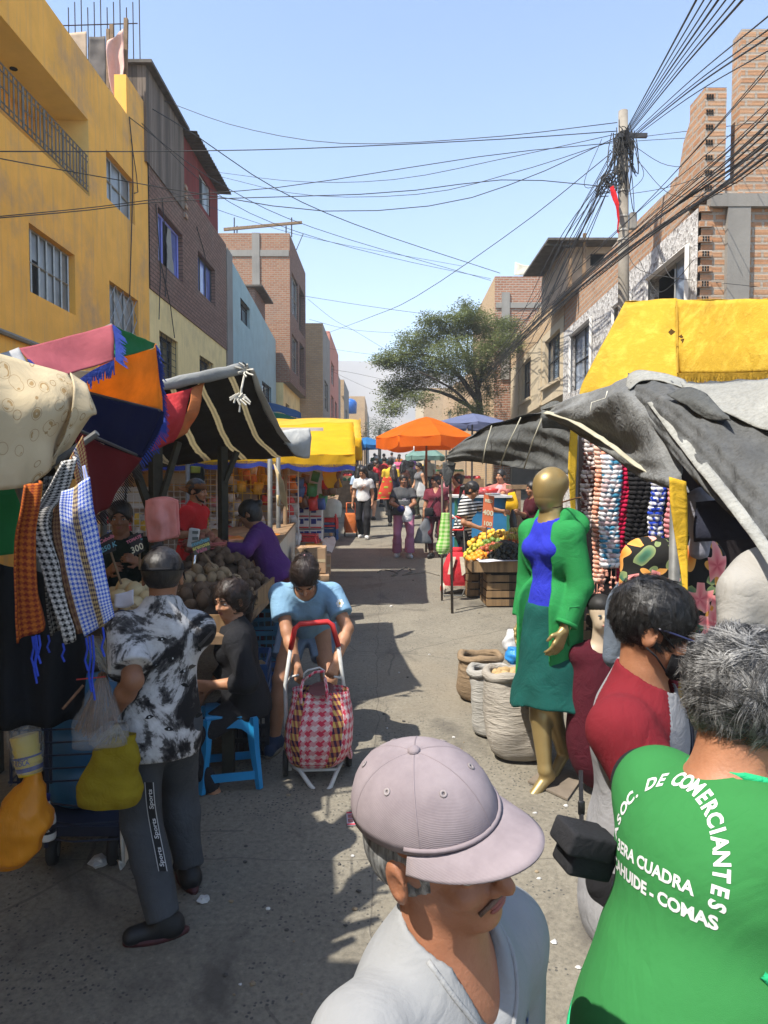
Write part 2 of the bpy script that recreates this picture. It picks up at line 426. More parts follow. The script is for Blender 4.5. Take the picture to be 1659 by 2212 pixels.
# building kit
def wall_open(mb,P,s0,s1,z0,z1,ops,th,inward):
 """wall in the plane of P(s,z); ops = list of (sa,sb,za,zb); inward = vector of the wall thickness"""
 ss=sorted({s0,s1,*[min(max(q,s0),s1)for o in ops for q in o[:2]]});zs=sorted({z0,z1,*[min(max(q,z0),z1)for o in ops for q in o[2:4]]})
 inw=V(inward)*th
 for a,b in zip(ss,ss[1:]):
  for c,d in zip(zs,zs[1:]):
   m_,q=(a+b)/2,(c+d)/2
   if any(o[0]<m_<o[1]and o[2]<q<o[3]for o in ops):continue
   mb.poly([P(a,c),P(b,c),P(b,d),P(a,d)],[(a,c),(b,c),(b,d),(a,d)])
 for a,b,c,d in ops:
  for(p,q)in(((a,c),(b,c)),((b,c),(b,d)),((b,d),(a,d)),((a,d),(a,c))):
   p0,q0=P(*p),P(*q);mb.poly([p0,p0+inw,q0+inw,q0],[(0,p[1]),(th,p[1]),(th,q[1]+.01),(0,q[1]+.01)])
def bars(mb,P,a,b,c,d,nx,nzz,r,off,extra=()):
 for i in range(nx+1):
  s=a+(b-a)*i/nx;mb.cyl(P(s,c)+off,P(s,d)+off,r,4)
 for k in range(nzz+2):
  z=c+(d-c)*k/(nzz+1);mb.cyl(P(a,z)+off,P(b,z)+off,r,4)
def window(parent,P,inw,a,b,c,d,nx=3,nzz=1,fr=FRAMEM,gl=GLASS,depth=.12,r=.018,grille=None,dark=None,label=None):
 off=V(inw)*depth
 f=MB();bars(f,P,a+r,b-r,c+r,d-r,nx,nzz,r,off)
 fo=f.build('window',fr,parent)
 if label:fo['label']=label
 g=MB();g.poly([P(a,c)+off*1.15,P(b,c)+off*1.15,P(b,d)+off*1.15,P(a,d)+off*1.15]);g.build('pane',gl,fo)
 if dark:
  q=MB();(sa,sb,za,zb)=dark;q.poly([P(sa,za)+off*1.1,P(sb,za)+off*1.1,P(sb,zb)+off*1.1,P(sa,zb)+off*1.1]);q.build('opening',DARK,fo)
 if grille:
  gm=MB()
  if grille=='diamond':
   k=4
   for i in range(-k,k+1):
    for sgn in(1,-1):
     pts=[]
     for t in(0,1):
      x=(i/k+t)if sgn>0 else(i/k+1-t);pts.append((x,t))
     (x0,t0),(x1,t1)=pts
     # clip to 0..1 in x
     def cl(xa,ta,xb,tb):
      if xa<0:ta+=(0-xa)*(tb-ta)/(xb-xa);xa=0
      if xa>1:ta+=(1-xa)*(tb-ta)/(xb-xa);xa=1
      return xa,ta
     if max(x0,x1)<=0 or min(x0,x1)>=1:continue
     A=cl(x0,t0,x1,t1);B=cl(x1,t1,x0,t0)
     gm.cyl(P(a+(b-a)*A[0],c+(d-c)*A[1])+off*.3,P(a+(b-a)*B[0],c+(d-c)*B[1])+off*.3,.009,4)
  else:bars(gm,P,a,b,c,d,grille[0],grille[1],.008,off*.3)
  gm.build('grille',FRAMED if grille!='diamond' else FRAMEM,fo)
 return fo
def LP(off=0):return lambda y,z:V((LX0+off+LK*y,y,z))
def RP(off=0):return lambda y,z:V((RX0+off+RK*y,y,z))
INL=(-1,0,0);INR=(1,0,0)
def lq(x0,y0,x1,y1,off=0):  # two pixels (top-left, bottom-right) on left facade -> (ya,yb,za,zb)
 a=lfac(x0,y0,off);b=lfac(x1,y1,off);return a,b
def lwin(xl,ytl,ybl,xr,off=0):
 """left edge px x, its top and bottom px y; right edge px x"""
 a=lfac(xl,ytl,off);b=lfac(xl,ybl,off);c=lfac(xr,ytl,off);return(a.y,c.y,b.z,a.z)
def rwin(xl,xr,ytr,ybr,off=0):
 a=rfac(xr,ytr,off);b=rfac(xr,ybr,off);c=rfac(xl,ytr,off);return(a.y,c.y,b.z,a.z)
# LEFT ROW OF BUILDINGS
def shell(parent,mat,P,s0,s1,z0,z1,ops,inw,depth,name='wall',roof=True,sidemat=None,back=False):
 """facade with openings, two side walls, roof"""
 mb=MB();wall_open(mb,P,s0,s1,z0,z1,ops,.16,inw);o=mb.build(name,mat,parent)
 d=V(inw)*depth
 for s in(s0,s1):
  sm=MB()
  a,b=P(s,z0),P(s,z1);e=V((0,.003 if s==s0 else-.003,0))
  sm.poly([a+e,a+d+e,b+d+e,b+e],[(0,z0),(depth,z0),(depth,z1),(0,z1)])
 sm.build('side_wall',sidemat or mat,parent)
 r=MB();a,b=P(s0,z1),P(s1,z1);r.poly([a,b,b+d,a+d]);r.build('roof',GREYP,parent)
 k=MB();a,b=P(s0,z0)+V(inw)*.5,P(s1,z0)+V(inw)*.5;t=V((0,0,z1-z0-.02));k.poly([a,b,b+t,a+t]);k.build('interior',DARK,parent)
 return o
# ochre house
P=LP();yb=thing('ochre_house','ochre plastered house with recessed balcony and barred windows, beside the brown brick house','house',P(10,0))
bal=(5.0,13.22,7.30,8.67)
W1=lwin(62,480,628,160);W2=lwin(229,322,425,289);W3=lwin(236,605,800,298)
W0=(8.2,9.8,5.0,6.1)
mb=MB();wall_open(mb,P,-14.0,16.4,0,9.76,[W1,W2,W3,W0,bal],.18,INL);mb.build('wall',YEL,yb)
mb=MB();A=P(15.15,9.76);B=P(16.4,9.76);t=V((0,0,.8));mb.prism([A,B,B+t,A+t],V((-.25,0,0)));mb.build('parapet',YEL,yb)
mb=MB();d=V((-7,0,0))
for s in(-14.0,16.397):mb=MB();mb.poly([P(s,0),P(s,0)+d,P(s,9.76)+d,P(s,9.76)]);mb.build('side_wall',YEL,yb)
mb=MB();mb.poly([P(-14,9.76),P(16.4,9.76),P(16.4,9.76)+d,P(2,9.76)+d]);mb.build('roof',GREYP,yb)
mb=MB();y0,y1,z0,z1=bal;q=V((-1.0,0,0))
mb.poly([P(y0,z0)+q,P(y1,z0)+q,P(y1,z1)+q,P(y0,z1)+q]);mb.build('balcony_wall',YEL,yb)
mb=MB();e=.004
mb.poly([P(y0,z1-e),P(y1,z1-e),P(y1,z1-e)+q,P(y0,z1-e)+q]);mb.poly([P(y1-e,z0),P(y1-e,z0)+q,P(y1-e,z1)+q,P(y1-e,z1)]);mb.poly([P(y0+e,z0),P(y0+e,z0)+q,P(y0+e,z1)+q,P(y0+e,z1)])
mb.poly([P(y0,z0+e),P(y1,z0+e),P(y1,z0+e)+q,P(y0,z0+e)+q]);mb.build('balcony_recess',YELP,yb)
mb=MB();mb.cyl(P(11.6,z1-.012)+V((-.5,0,0)),P(11.6,z1-.002)+V((-.5,0,0)),.06,10);mb.build('ceiling_hole',DARK,yb)
mb=MB();off=V((.015,0,0));rz0,rz1=7.36,7.98
for z in(rz0,rz0+.09,rz1-.1,rz1):mb.cyl(P(y0,z)+off,P(y1-.1,z)+off,.016,4)
y=y0;i=0
while y<y1-.1:
 mb.cyl(P(y,rz0)+off,P(y,rz1)+off,.014 if i%5 else .022,4)
 if i%5 in(0,1):mb.cyl(P(y,rz0+.3)+off,P(y+.13,rz0+.3)+off,.014,4)
 y+=.13;i+=1
mb.build('balcony_railing',M('railing_paint',(.17,.16,.14),.5,.2,10,.1),yb)
window(yb,P,INL,*W1,nx=6,nzz=1,gl=GLASSG,dark=(W1[0]+.1,W1[0]+.5,W1[2]+.02,W1[3]-.45));window(yb,P,INL,*W0,nx=6,gl=GLASSG)
f=window(yb,P,INL,*W2,nx=3,nzz=1,gl=GLASSG);f['label']='aluminium window high beside the balcony'
f=window(yb,P,INL,*W3,nx=3,nzz=0,gl=GLASSG,grille='diamond');f['label']='window with diamond grille'
mb=MB();pp=[P(y,4.2)+V((.05,0,0))for y in(4,8,11.5,12.3)];mb.tube(pp,.04,6);mb.build('pipe',GREYP,yb)
mb=MB();mb.tube([lfac(*p)+V((.03,0,0))for p in((276,252),(283,320),(284,400),(281,500),(277,640))],.012,4);mb.build('wall_cable',BLACK,yb);mb=MB();mb.tube([lfac(*p)+V((.03,0,0))for p in((280,300),(292,380),(295,415),(287,418))],.01,4);mb.build('wall_cable',BLACK,yb)
# rebar, boards and a cloth on the ochre roof
rb=thing('rebar_frame','rusty rebar rods standing up from the ochre house roof','rebar',P(15.5,9.7)+V((-1.2,0,0)))
mb=MB()
for k in range(12):
 a=at(150+k*13.9,150,16.6);mb.cyl(V((a.x,16.6,9.7)),V((a.x,16.6,12.85+.12*((k*7)%3))),.012,4)
mb.cyl(V((-7.3,16.6,12.45)),V((-5.6,16.6,12.5)),.014,4);mb.build('rod',M('rust_rebar',(.06,.04,.035),.9,.3,20,.2),rb)
def upright(name,label,cat,rows,mat,amp=.04,sc=2,thick=.012,nu=10,nv=14,uvs=(1,1)):
 mb=MB();cloth(mb,px_rows(rows),nu,nv,amp,sc,uvs);return tag(mb.build(name,mat,None,True,thick=thick),label,cat)
upright('plywood_sheet','pale plywood sheet propped behind the ochre parapet','board',[[(150,72,16),(187,68,16)],[(150,160,16),(189,160,16)]],M('plywood',(.40,.30,.21),.85,.25,4,.2),.01)
upright('tar_sheet','dark tarred sheet nailed up behind the ochre parapet','sheet',[[(192,79,16),(227,77,16)],[(192,130,16),(229,130,16)],[(195,200,16),(230,200,16)]],M('tar_sheet',(.10,.085,.075),.8,.4,3,.4),.05)
upright('pink_cloth','faded pink cloth hanging from a wooden post on the ochre house roof','cloth',[[(233,90,15.6),(250,78,15.6),(266,62,15.6)],[(231,110,15.5),(250,110,15.7),(267,110,15.6)],[(236,170,15.5),(252,170,15.7),(266,175,15.5)],[(244,205,15.5),(254,215,15.6),(263,237,15.5)]],fabric('pink_cloth',(.58,.36,.30),3,.6),.06,2.5)
mb=MB()
for x0,y0,x1,y1,wd in((240,52,240,200,.10),(271,38,268,245,.11),(233,62,233,190,.1)):
 mb.prism([at(x0-4,y0,15.7),at(x0+4,y0,15.7),at(x1+4,y1,15.7),at(x1-4,y1,15.7)],(0,.08,0))
tag(mb.build('roof_posts',WOODR),'weathered wooden posts standing behind the pink cloth on the roof','posts')
# brown brick house over a cream ground floor
P=LP();bh=thing('brick_house','brown brick house over cream ground floor, with grey plank top storey','house',P(20,0))
G1=lwin(344,713,818,384);G2=lwin(431,766,822,461)
mb=MB();wall_open(mb,P,16.4,24.0,0,6.5,[G1,G2],.25,INL);mb.build('ground_floor_wall',CREAM,bh)
U1=lwin(338,445,560,391);U2=lwin(425,540,625,462)
o=V((.03,0,0));P2=lambda y,z:P(y,z)+o
mb=MB();wall_open(mb,P2,16.4,24.0,6.5,9.98,[U1,U2],.25,INL);mb.poly([P2(16.4,6.5),P2(24,6.5),P(24,6.5)-o,P(16.4,6.5)-o]);mb.build('upper_wall',BR_BROWN,bh)
P3=LP(.06);mb=MB();wall_open(mb,P3,16.2,19.1,9.25,11.35,[],.1,INL);mb.poly([P3(16.2,9.25),P3(16.2,11.35),P3(16.2,11.35)+V((-4,0,0)),P3(16.2,9.25)+V((-4,0,0))]);mb.poly([P3(19.1,9.25),P3(19.1,11.35),P3(19.1,11.35)+V((-4,0,0)),P3(19.1,9.25)+V((-4,0,0))]);mb.build('plank_storey',PLANK,bh)
mb=MB();mb.box(P3(17.65,11.39)+V((-1.9,0,0)),(4.1,3.1,.07));mb.build('plank_roof',ROOFM,bh)
mb=MB();d=V((-6,0,0))
for s in(16.43,23.99):mb=MB();mb.poly([P(s,0),P(s,0)+d,P(s,9.9)+d,P(s,9.9)]);mb.build('side_wall',GREYP,bh)
mb=MB();mb.poly([P(16.4,9.9),P(24,9.9),P(24,9.9)+d,P(16.4,9.9)+d]);mb.build('roof',GREYP,bh)
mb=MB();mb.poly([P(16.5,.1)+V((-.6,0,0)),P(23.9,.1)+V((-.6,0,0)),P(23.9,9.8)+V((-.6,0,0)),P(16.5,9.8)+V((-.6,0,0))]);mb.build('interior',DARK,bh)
window(bh,P,INL,*G1,nx=2,nzz=1,fr=FRAMED,gl=GLASS,grille=(4,6),depth=.2)['label']='ground floor window with black iron grille'
window(bh,P,INL,*G2,nx=2,nzz=1,fr=FRAMED,gl=GLASS,grille=(4,4),depth=.2)
BLF=M('blue_frame',(.22,.24,.62),.5,.1,6,.05)
f=window(bh,P2,INL,*U1,nx=3,nzz=0,fr=BLF,gl=GLASSB,depth=.14,r=.03,dark=(U1[0]+.8,U1[1]-.75,U1[2]+.03,U1[3]-.06));f['label']='violet blue window standing open over a grey curtain'
mb=MB();cloth(mb,[[P2(U1[0]+1.0,U1[3]-.1)+V((-.1,0,0)),P2(U1[0]+1.3,U1[3]-.1)+V((-.1,0,0))],[P2(U1[0]+.95,U1[2]+.1)+V((-.1,0,0)),P2(U1[0]+1.5,U1[2]+.1)+V((-.1,0,0))]],8,8,.03,6);mb.build('curtain',fabric('grey_curtain',(.28,.27,.24),8),f,True)
window(bh,P2,INL,*U2,nx=3,nzz=0,fr=FRAMED,gl=GLASSB,depth=.14,r=.02)
for a,b in(((331,440),(338,690)),((345,430),(352,640)),((340,560),(372,730)),((420,490),(440,560))):
 mb=MB();pa,pb=lfac(*a),lfac(*b);mb.tube([pa+V((.06,0,0)),(pa+pb)/2+V((.07,.2,-.1)),pb+V((.06,0,0))],.012,4);mb.build('wall_cable',BLACK,bh)
# hollow bricks of the unfinished wall end
mb=MB()
for k in range(4):mb.box(P2(19.2,9.9-.25*k)+V((0,.02,0)),(.12,.22,.12))
mb.build('hollow_brick',BR_OR,bh)
rs=thing('rooftop_shack','dark red board shack with corrugated roof on top of brick house','shack',P(21,10))
RW=lwin(431,378,480,450);mb=MB();wall_open(mb,P2,19.15,22.9,9.98,11.25,[(20.7,21.9,10.1,10.95)],.08,INL)
for s in(19.15,22.9):mb.poly([P2(s,9.98),P2(s,11.25),P2(s,11.25)+V((-3,0,0)),P2(s,9.98)+V((-3,0,0))])
mb.build('wall',PLANKR,rs);window(rs,P2,INL,20.7,21.9,10.1,10.95,nx=2,nzz=0,gl=GLASSG,depth=.05,dark=(20.72,21.2,10.12,10.93))
mb=MB();nrow=44
mb.grid(lambda u,v:P2(19.0+4.1*u,11.42-.16*v+.022*math.sin(u*nrow*math.pi))+V((-3.1+3.5*v,0,0)),176,1);mb.uv=[None]*len(mb.f);mb.hasuv=False
mb.build('roof',ROOFM,rs,thick=.01)
# blue house with its cement party wall
bl=thing('blue_house','faded blue plastered house with sloping parapet, between the two brick houses','house',P(29,0))
B1=lwin(519,613,690,539);B2=lwin(523,780,850,541);B3=lwin(566,822,870,586);B4=lwin(546,655,700,556)
mb=MB();wall_open(mb,P,24.9,34.4,0,8.85,[B1,B2,B3],.2,INL);mb.poly([P(24.9,8.85),P(34.4,8.85),P(24.9,9.75)]);mb.build('wall',BLUEP,bl)
mb=MB();mb.poly([P(34.4,0),P(34.4,8.85),P(34.4,8.85)+d,P(34.4,0)+d]);mb.poly([P(24.9,0),P(24.9,9.75),P(24.9,9.75)+d,P(24.9,0)+d]);mb.build('side_wall',GREYP,bl)
mb=MB();mb.poly([P(24.9,8.8),P(34.4,8.8),P(34.4,8.8)+d,P(24.9,8.8)+d]);mb.build('roof',GREYP,bl)
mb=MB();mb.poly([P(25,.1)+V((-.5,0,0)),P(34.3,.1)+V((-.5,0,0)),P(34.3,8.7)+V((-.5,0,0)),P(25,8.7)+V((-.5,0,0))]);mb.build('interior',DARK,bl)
mb=MB();mb.box(P(24.45,4.95)+V((-1.5,0,0)),(3.1,.86,9.9));mb.build('party_wall',GREYP,bl)
for W_ in(B1,B2,B3):window(bl,P,INL,*W_,nx=2,nzz=1,fr=FRAMED,gl=GLASS,grille=(3,5)if W_ is B3 else None)
ts=thing('roof_terrace_shed','small brown brick shed with tin roof on blue house terrace','shed',P(31,8.8))
mb=MB();mb.box(V((-5.9,31.6,9.5)),(.9,2.6,1.5));mb.build('wall',BR_BROWN,ts);mb=MB();mb.box(V((-5.75,31.6,10.3)),(1.3,3.0,.07));mb.build('roof',ROOFM,ts)
# tall brick house standing forward
tb=thing('tall_brick_house','tall dark red brick house with concrete column and jutting upper storeys','house',(-5,36,0))
xr=-4.53;Y0=34.6;Y1=41.2
S=lambda x,z:V((x,Y0,z));F=lambda y,z:V((xr+.005*(y-Y0),y,z))
mb=MB();wall_open(mb,S,-8.5,xr,6.9,14.0,[],.2,(0,1,0));mb.build('side_wall',BR_DK,tb)
mb=MB();mb.box(V((-6.15,Y0-.02,9.5)),(.36,.1,9.0));mb.box(V((-6.52,Y0-.015,13.05)),(3.9,.06,.3));mb.build('concrete_frame',GREYP,tb)
ops=[(35.3,37.6,7.6,9.4),(38.3,40.6,7.3,9.6),(35.2,37.8,10.4,12.4),(38.2,40.8,10.2,12.6)]
mb=MB();wall_open(mb,F,Y0,Y1,6.9,14.0,ops,.25,INL);mb.build('wall',BR_BROWN,tb)
mb=MB();mb.poly([F(Y0,6.9),F(Y1,6.9),F(Y1,6.9)+V((-4,0,0)),F(Y0,6.9)+V((-4,0,0))]);mb.poly([F(Y0,14),F(Y1,14),F(Y1,14)+V((-4,0,0)),F(Y0,14)+V((-4,0,0))]);mb.poly([F(Y1,6.9),F(Y1,14),F(Y1,14)+V((-4,0,0)),F(Y1,6.9)+V((-4,0,0))]);mb.build('slab',GREYP,tb)
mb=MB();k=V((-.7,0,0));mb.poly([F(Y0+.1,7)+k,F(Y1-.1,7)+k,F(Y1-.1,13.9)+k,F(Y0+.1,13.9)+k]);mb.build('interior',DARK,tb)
Fl=lambda y,z:V((xr-.35+.005*(y-Y0),y,z));lo=[(35.4,36.8,4.5,6.0),(38.2,39.4,4.4,5.9)]
mb=MB();wall_open(mb,Fl,Y0+.02,Y1-.02,0,6.89,lo,.2,INL);mb.poly([V((-8.5,Y0+.02,0)),Fl(Y0+.02,0),Fl(Y0+.02,6.89),V((-8.5,Y0+.02,6.89))]);mb.build('ground_floor_wall',CREAM,tb)
for W_ in ops[:1]+ops[2:3]:window(tb,F,INL,*W_,nx=2,gl=GLASS)
for W_ in lo:window(tb,Fl,INL,*W_,nx=2,gl=GLASS)
wb=thing('timber_beam_frame','pale timber beam on thin posts across the tall brick house roof','frame',(-6,35,14))
mb=MB();mb.prism([at(483,492,35),at(652,477,35),at(652,482,35),at(483,498,35)],(0,.12,0));mb.build('beam',WOODR,wb)
for px in(506,512,630,618):
 mb=MB();mb.cyl(at(px,512,35.1),at(px,470 if px in(506,630)else 488,35.1),.03,4);mb.build('post',FRAMED,wb)
mb=MB();mb.cyl(at(640,540,36),at(655,505,36),.02,4);mb.build('antenna',FRAMED,wb)
# houses further down on the left
def side_house(name,label,pxl,pxr,pyt,Y,len_,mat,sidem,wins=(),zoff=0,roofm=GREYP,tag_=True):
 a=at(pxl,pyt,Y);b=at(pxr,pyt,Y);g=gz(Y)-.5;h=thing(name,label,'house',(b.x,Y,gz(Y)))
 mb=MB();mb.poly([(a.x,Y,g),(b.x,Y,g),(b.x,Y,b.z),(a.x,Y,b.z)],[(a.x,g),(b.x,g),(b.x,b.z),(a.x,b.z)]);mb.build('side_wall',sidem,h)
 sgn=1 if a.x<b.x else-1;Fp=lambda y,z:V((b.x,y,z));ops=[(Y+len_*u0,Y+len_*u1,z0,z1)for u0,u1,z0,z1 in wins]
 mb=MB();wall_open(mb,Fp,Y,Y+len_,g,b.z,ops,.2,(-sgn,0,0));mb.build('wall',mat,h)
 mb=MB();mb.poly([(a.x,Y,b.z-.004),(b.x,Y,b.z-.004),(b.x,Y+len_,b.z-.004),(a.x,Y+len_,b.z-.004)]);mb.build('roof',roofm,h)
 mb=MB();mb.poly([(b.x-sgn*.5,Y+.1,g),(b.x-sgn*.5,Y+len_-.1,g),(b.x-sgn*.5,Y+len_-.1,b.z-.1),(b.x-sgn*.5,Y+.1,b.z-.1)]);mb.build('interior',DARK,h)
 for o_ in ops:window(h,Fp,(-sgn,0,0),*o_,nx=2,gl=GLASS)
 return h
side_house('ochre_brick_house','narrow ochre brick house just past the tall brick house',640,697,698,41.6,5.5,GREYP,BR_OC,[(.2,.7,6.5,8.2)])
side_house('pink_house','dull pink plastered house past the ochre brick house',690,712,715,47.2,9,PINKP,PINKP,[(.15,.4,6,8),(.55,.8,6,8),(.15,.45,8.8,10.3)])
side_house('cement_house','low grey cement house past the pink house',705,722,790,56.5,8,GREYP,GREYP,[(.2,.5,6,8)])
side_house('pale_brick_tower_house','pale ochre brick block with bare side wall far down the left row',715,743,820,65,9,GREYP,BR_OC,[(.3,.6,7,9)])
side_house('far_brick_house','farthest brick house at the end of the left row',735,788,856,88,14,BR_OC,BR_OC,[(.2,.4,8,10),(.6,.8,8,10)])
side_house('distant_cement_house','grey block far up the street behind the brick houses',757,792,880,120,20,GREYP,GREYP,[])
wt=M('blue_plastic',(.02,.11,.38),.4,.2,5,.05)
mb=MB();mb.lathe([(0,0),(.75,0),(.8,1.3),(.55,1.6),(.2,1.75),(0,1.75)],(at(757,893,86).x,86,at(757,893,86).z),14);tag(mb.build('water_tank',wt,None,True),'blue plastic water tank on a far roof','tank')
# RIGHT ROW OF BUILDINGS
Q=RP();sh=thing('stone_clad_house','unfinished hollow brick house with pebble clad front, behind the yellow canopy','house',Q(12,0))
Ye=11.5;xe=Q(Ye,0).x
D1=rwin(1395,1470,520,655);D2=rwin(1290,1320,640,720);D3=rwin(1235,1275,690,800)
ops=[(11.95,13.9,4.0,6.0),(14.9,16.1,4.0,6.0),(18.0,20.2,4.6,6.2)]
mb=MB();wall_open(mb,Q,11.62,21.2,0,6.5,ops,.2,INR);mb.build('clad_wall',STONE,sh)
off=V((-.03,0,0));WTRIM=M('white_trim',(.62,.60,.56),.7,.15,5,.1)
for a,b,c,d_ in ops:
 mb=MB()
 for(s0,t0,s1,t1)in((a,d_,b,d_),(a,c,a,d_),(b,c,b,d_)):mb.tube([Q(s0,t0)+off,Q(s1,t1)+off],.05,4)
 mb.build('opening_trim',WTRIM,sh)
for W_ in ops[:2]:
 f=window(sh,Q,INR,W_[0],W_[0]+(W_[1]-W_[0])*.45,W_[2],W_[3],nx=1,nzz=0,fr=FRAMEM,gl=m_glass('sky_window_glass',(.20,.24,.30),.1)if 'sg' not in MC else MC['sg'],depth=.1);MC['sg']=f.children[0].active_material
window(sh,Q,INR,*ops[2],nx=2,nzz=1,fr=FRAMED,gl=MC['sg'])
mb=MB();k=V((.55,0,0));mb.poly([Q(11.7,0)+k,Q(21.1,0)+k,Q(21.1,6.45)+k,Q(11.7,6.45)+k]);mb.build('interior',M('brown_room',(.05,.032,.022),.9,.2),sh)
Sx=lambda x,z:V((x,Ye,z));mb=MB();wall_open(mb,Sx,xe+.0,xe+5,0,6.45,[],.2,(0,1,0));mb.build('side_wall',BR_OR,sh)
mb=MB();mb.box((at(1592,600,11.45).x,11.46,4.3),(.36,.1,4.28));mb.box((xe+2.6,11.47,6.54),(5.0,.14,.2));mb.build('concrete_frame',GREYP,sh)
mb=MB()  # toothed brick ends
for kk in range(24):mb.box((xe+.06+.0*kk,Ye-.02,1.0+.236*kk),(.20,.05,.10))
mb.build('hollow_brick',BR_OR,sh)
mb=MB()
for kk in range(22):
 for a in range(2):
  for b in range(3):mb.box((xe+.02+.04*b,Ye-.047,1.0+.236*kk-.022+.044*a),(.026,.006,.03))
mb.build('brick_cell',DARK,sh)
mb=MB();mb.poly([Q(11.5,6.48),Q(21.2,6.48),Q(21.2,6.48)+V((6,0,0)),Q(11.5,6.48)+V((6,0,0))]);mb.build('roof',GREYP,sh)
def bpil(x0,x1,y0,y1,z0,z1,nm='brick_pier'):
 mb=MB();mb.box(((x0+x1)/2,(y0+y1)/2,(z0+z1)/2),(x1-x0,y1-y0,z1-z0));return mb.build(nm,BR_OR,sh)
bpil(xe+.02,at(1568,300,Ye).x,Ye+.0,Ye+.55,6.64,8.32);bpil(at(1600,200,Ye).x,xe+4,Ye,Ye+.3,6.64,9.22)
bpil(at(1568,300,Ye).x,at(1600,200,Ye).x,Ye+.05,Ye+.25,6.64,6.85,'low_brick_wall')
mb=MB()  # cells on the pier corner
for kk in range(7):
 for a in range(2):
  for b in range(3):mb.box((xe+.06+.04*b,Ye-.006,6.76+.236*kk-.022+.044*a),(.028,.012,.032))
mb.build('pier_cell',DARK,sh)
mb=MB();prof=[(Ye+.56,6.5),(Ye+.56,8.1),(12.35,7.85),(12.6,7.3),(13.5,7.35),(16,7.45),(17.5,7.4),(21.2,7.3),(21.2,6.5)]
mb.prism([Q(y,z)+V((.02,0,0))for y,z in prof],(.2,0,0));mb.build('parapet_wall',BR_OR,sh)
mb=MB();mb.box((6.3,15,7.4),(.6,.3,1.9));mb.box((6.1,13.8,7.0),(1.2,.2,1.6));mb.build('back_wall',BR_OR,sh)
# beige house
be=thing('beige_house','beige plastered house with brick parapet and jutting first floor','house',Q(25,0))
E1=rwin(1178,1203,700,800);E2=rwin(1124,1142,768,845)
E1=(21.7,24.0,5.25,6.75);E2=(26.6,28.6,5.25,6.75)
mb=MB();wall_open(mb,Q,21.2,31.5,4.7,7.0,[E1,E2],.2,INR);mb.poly([Q(21.2,4.7),Q(31.5,4.7),Q(31.5,4.7)+V((5,0,0)),Q(21.2,4.7)+V((5,0,0))]);mb.build('upper_wall',BEIGE,be)
mb=MB();wall_open(mb,Q,21.2,31.5,7.0,8.1,[],.2,INR);mb.poly([Q(21.2,7),Q(21.2,8.1),Q(21.2,8.1)+V((4,0,0)),Q(21.2,7)+V((4,0,0))]);mb.build('brick_parapet',BR_OC,be)
q1=RP(1.1);mb=MB();wall_open(mb,q1,21.2,31.5,0,4.72,[(22,24,.5,3.4),(26,29,.5,3.4)],.2,INR);mb.build('ground_floor_wall',GREYP,be)
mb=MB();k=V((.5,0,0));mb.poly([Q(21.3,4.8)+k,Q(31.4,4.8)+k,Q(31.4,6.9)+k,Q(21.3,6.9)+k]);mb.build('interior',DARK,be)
mb=MB();mb.poly([Q(21.2,7.9),Q(31.5,7.9),Q(31.5,7.9)+V((5,0,0)),Q(21.2,7.9)+V((5,0,0))]);mb.poly([Q(31.5,0),Q(31.5,8.1),Q(31.5,8.1)+V((5,0,0)),Q(31.5,0)+V((5,0,0))]);mb.build('roof',GREYP,be)
for W_ in(E1,E2):window(be,Q,INR,*W_,nx=3,nzz=1,fr=FRAMED,gl=GLASS,depth=.14)
mb=MB();off=V((-.05,0,0))
for a,b,c,d_ in(E1,E2):mb.box(Q((a+b)/2,c-.06)+off,(.12,b-a+.3,.1))
for y in(24.6,29.3):mb.box(Q(y,5.85)+V((-.02,0,0)),(.08,.35,2.28))
mb.build('sill',BEIGE,be)
sk=thing('plywood_shack','plywood rooftop shack with dark window and tin roof over beige house','shack',(6.3,20,8))
yk=19.6;mb=MB();A=at(1222,600,yk);Bx=at(1345,600,yk);zt=at(1222,533,yk).z
Sk=lambda x,z:V((x,yk,z));wo=(at(1282,0,yk).x,at(1325,0,yk).x,at(0,574,yk).z,at(0,547,yk).z)
mb=MB();wall_open(mb,Sk,A.x,Bx.x,7.3,zt,[wo],.08,(0,1,0));mb.poly([V((A.x,yk,7.3)),V((A.x,yk,zt)),V((A.x,yk+3,zt)),V((A.x,yk+3,7.3))]);mb.build('wall',M('plywood',()),sk)
mb=MB();mb.poly([V((wo[0],yk+.1,wo[2])),V((wo[1],yk+.1,wo[2])),V((wo[1],yk+.1,wo[3])),V((wo[0],yk+.1,wo[3]))]);mb.build('window',DARK,sk)
mb=MB();mb.box(((A.x+Bx.x)/2-.2,yk+1.2,zt+.05),(Bx.x-A.x+.8,3.4,.06));mb.build('roof',ROOFM,sk)
mb=MB();mb.prism([at(1180,526,yk-.4),at(1240,530,yk-.4),at(1240,534,yk-.4),at(1180,530,yk-.4)],(0,.1,0));mb.build('beam',WOODD,sk)
for px in(1232,1262):
 mb=MB();mb.box((at(px,560,yk-.3).x,yk-.3,(7.3+zt)/2),(.08,.08,zt-7.3+(.5 if px==1262 else 0)));mb.build('post',WOODR,sk)
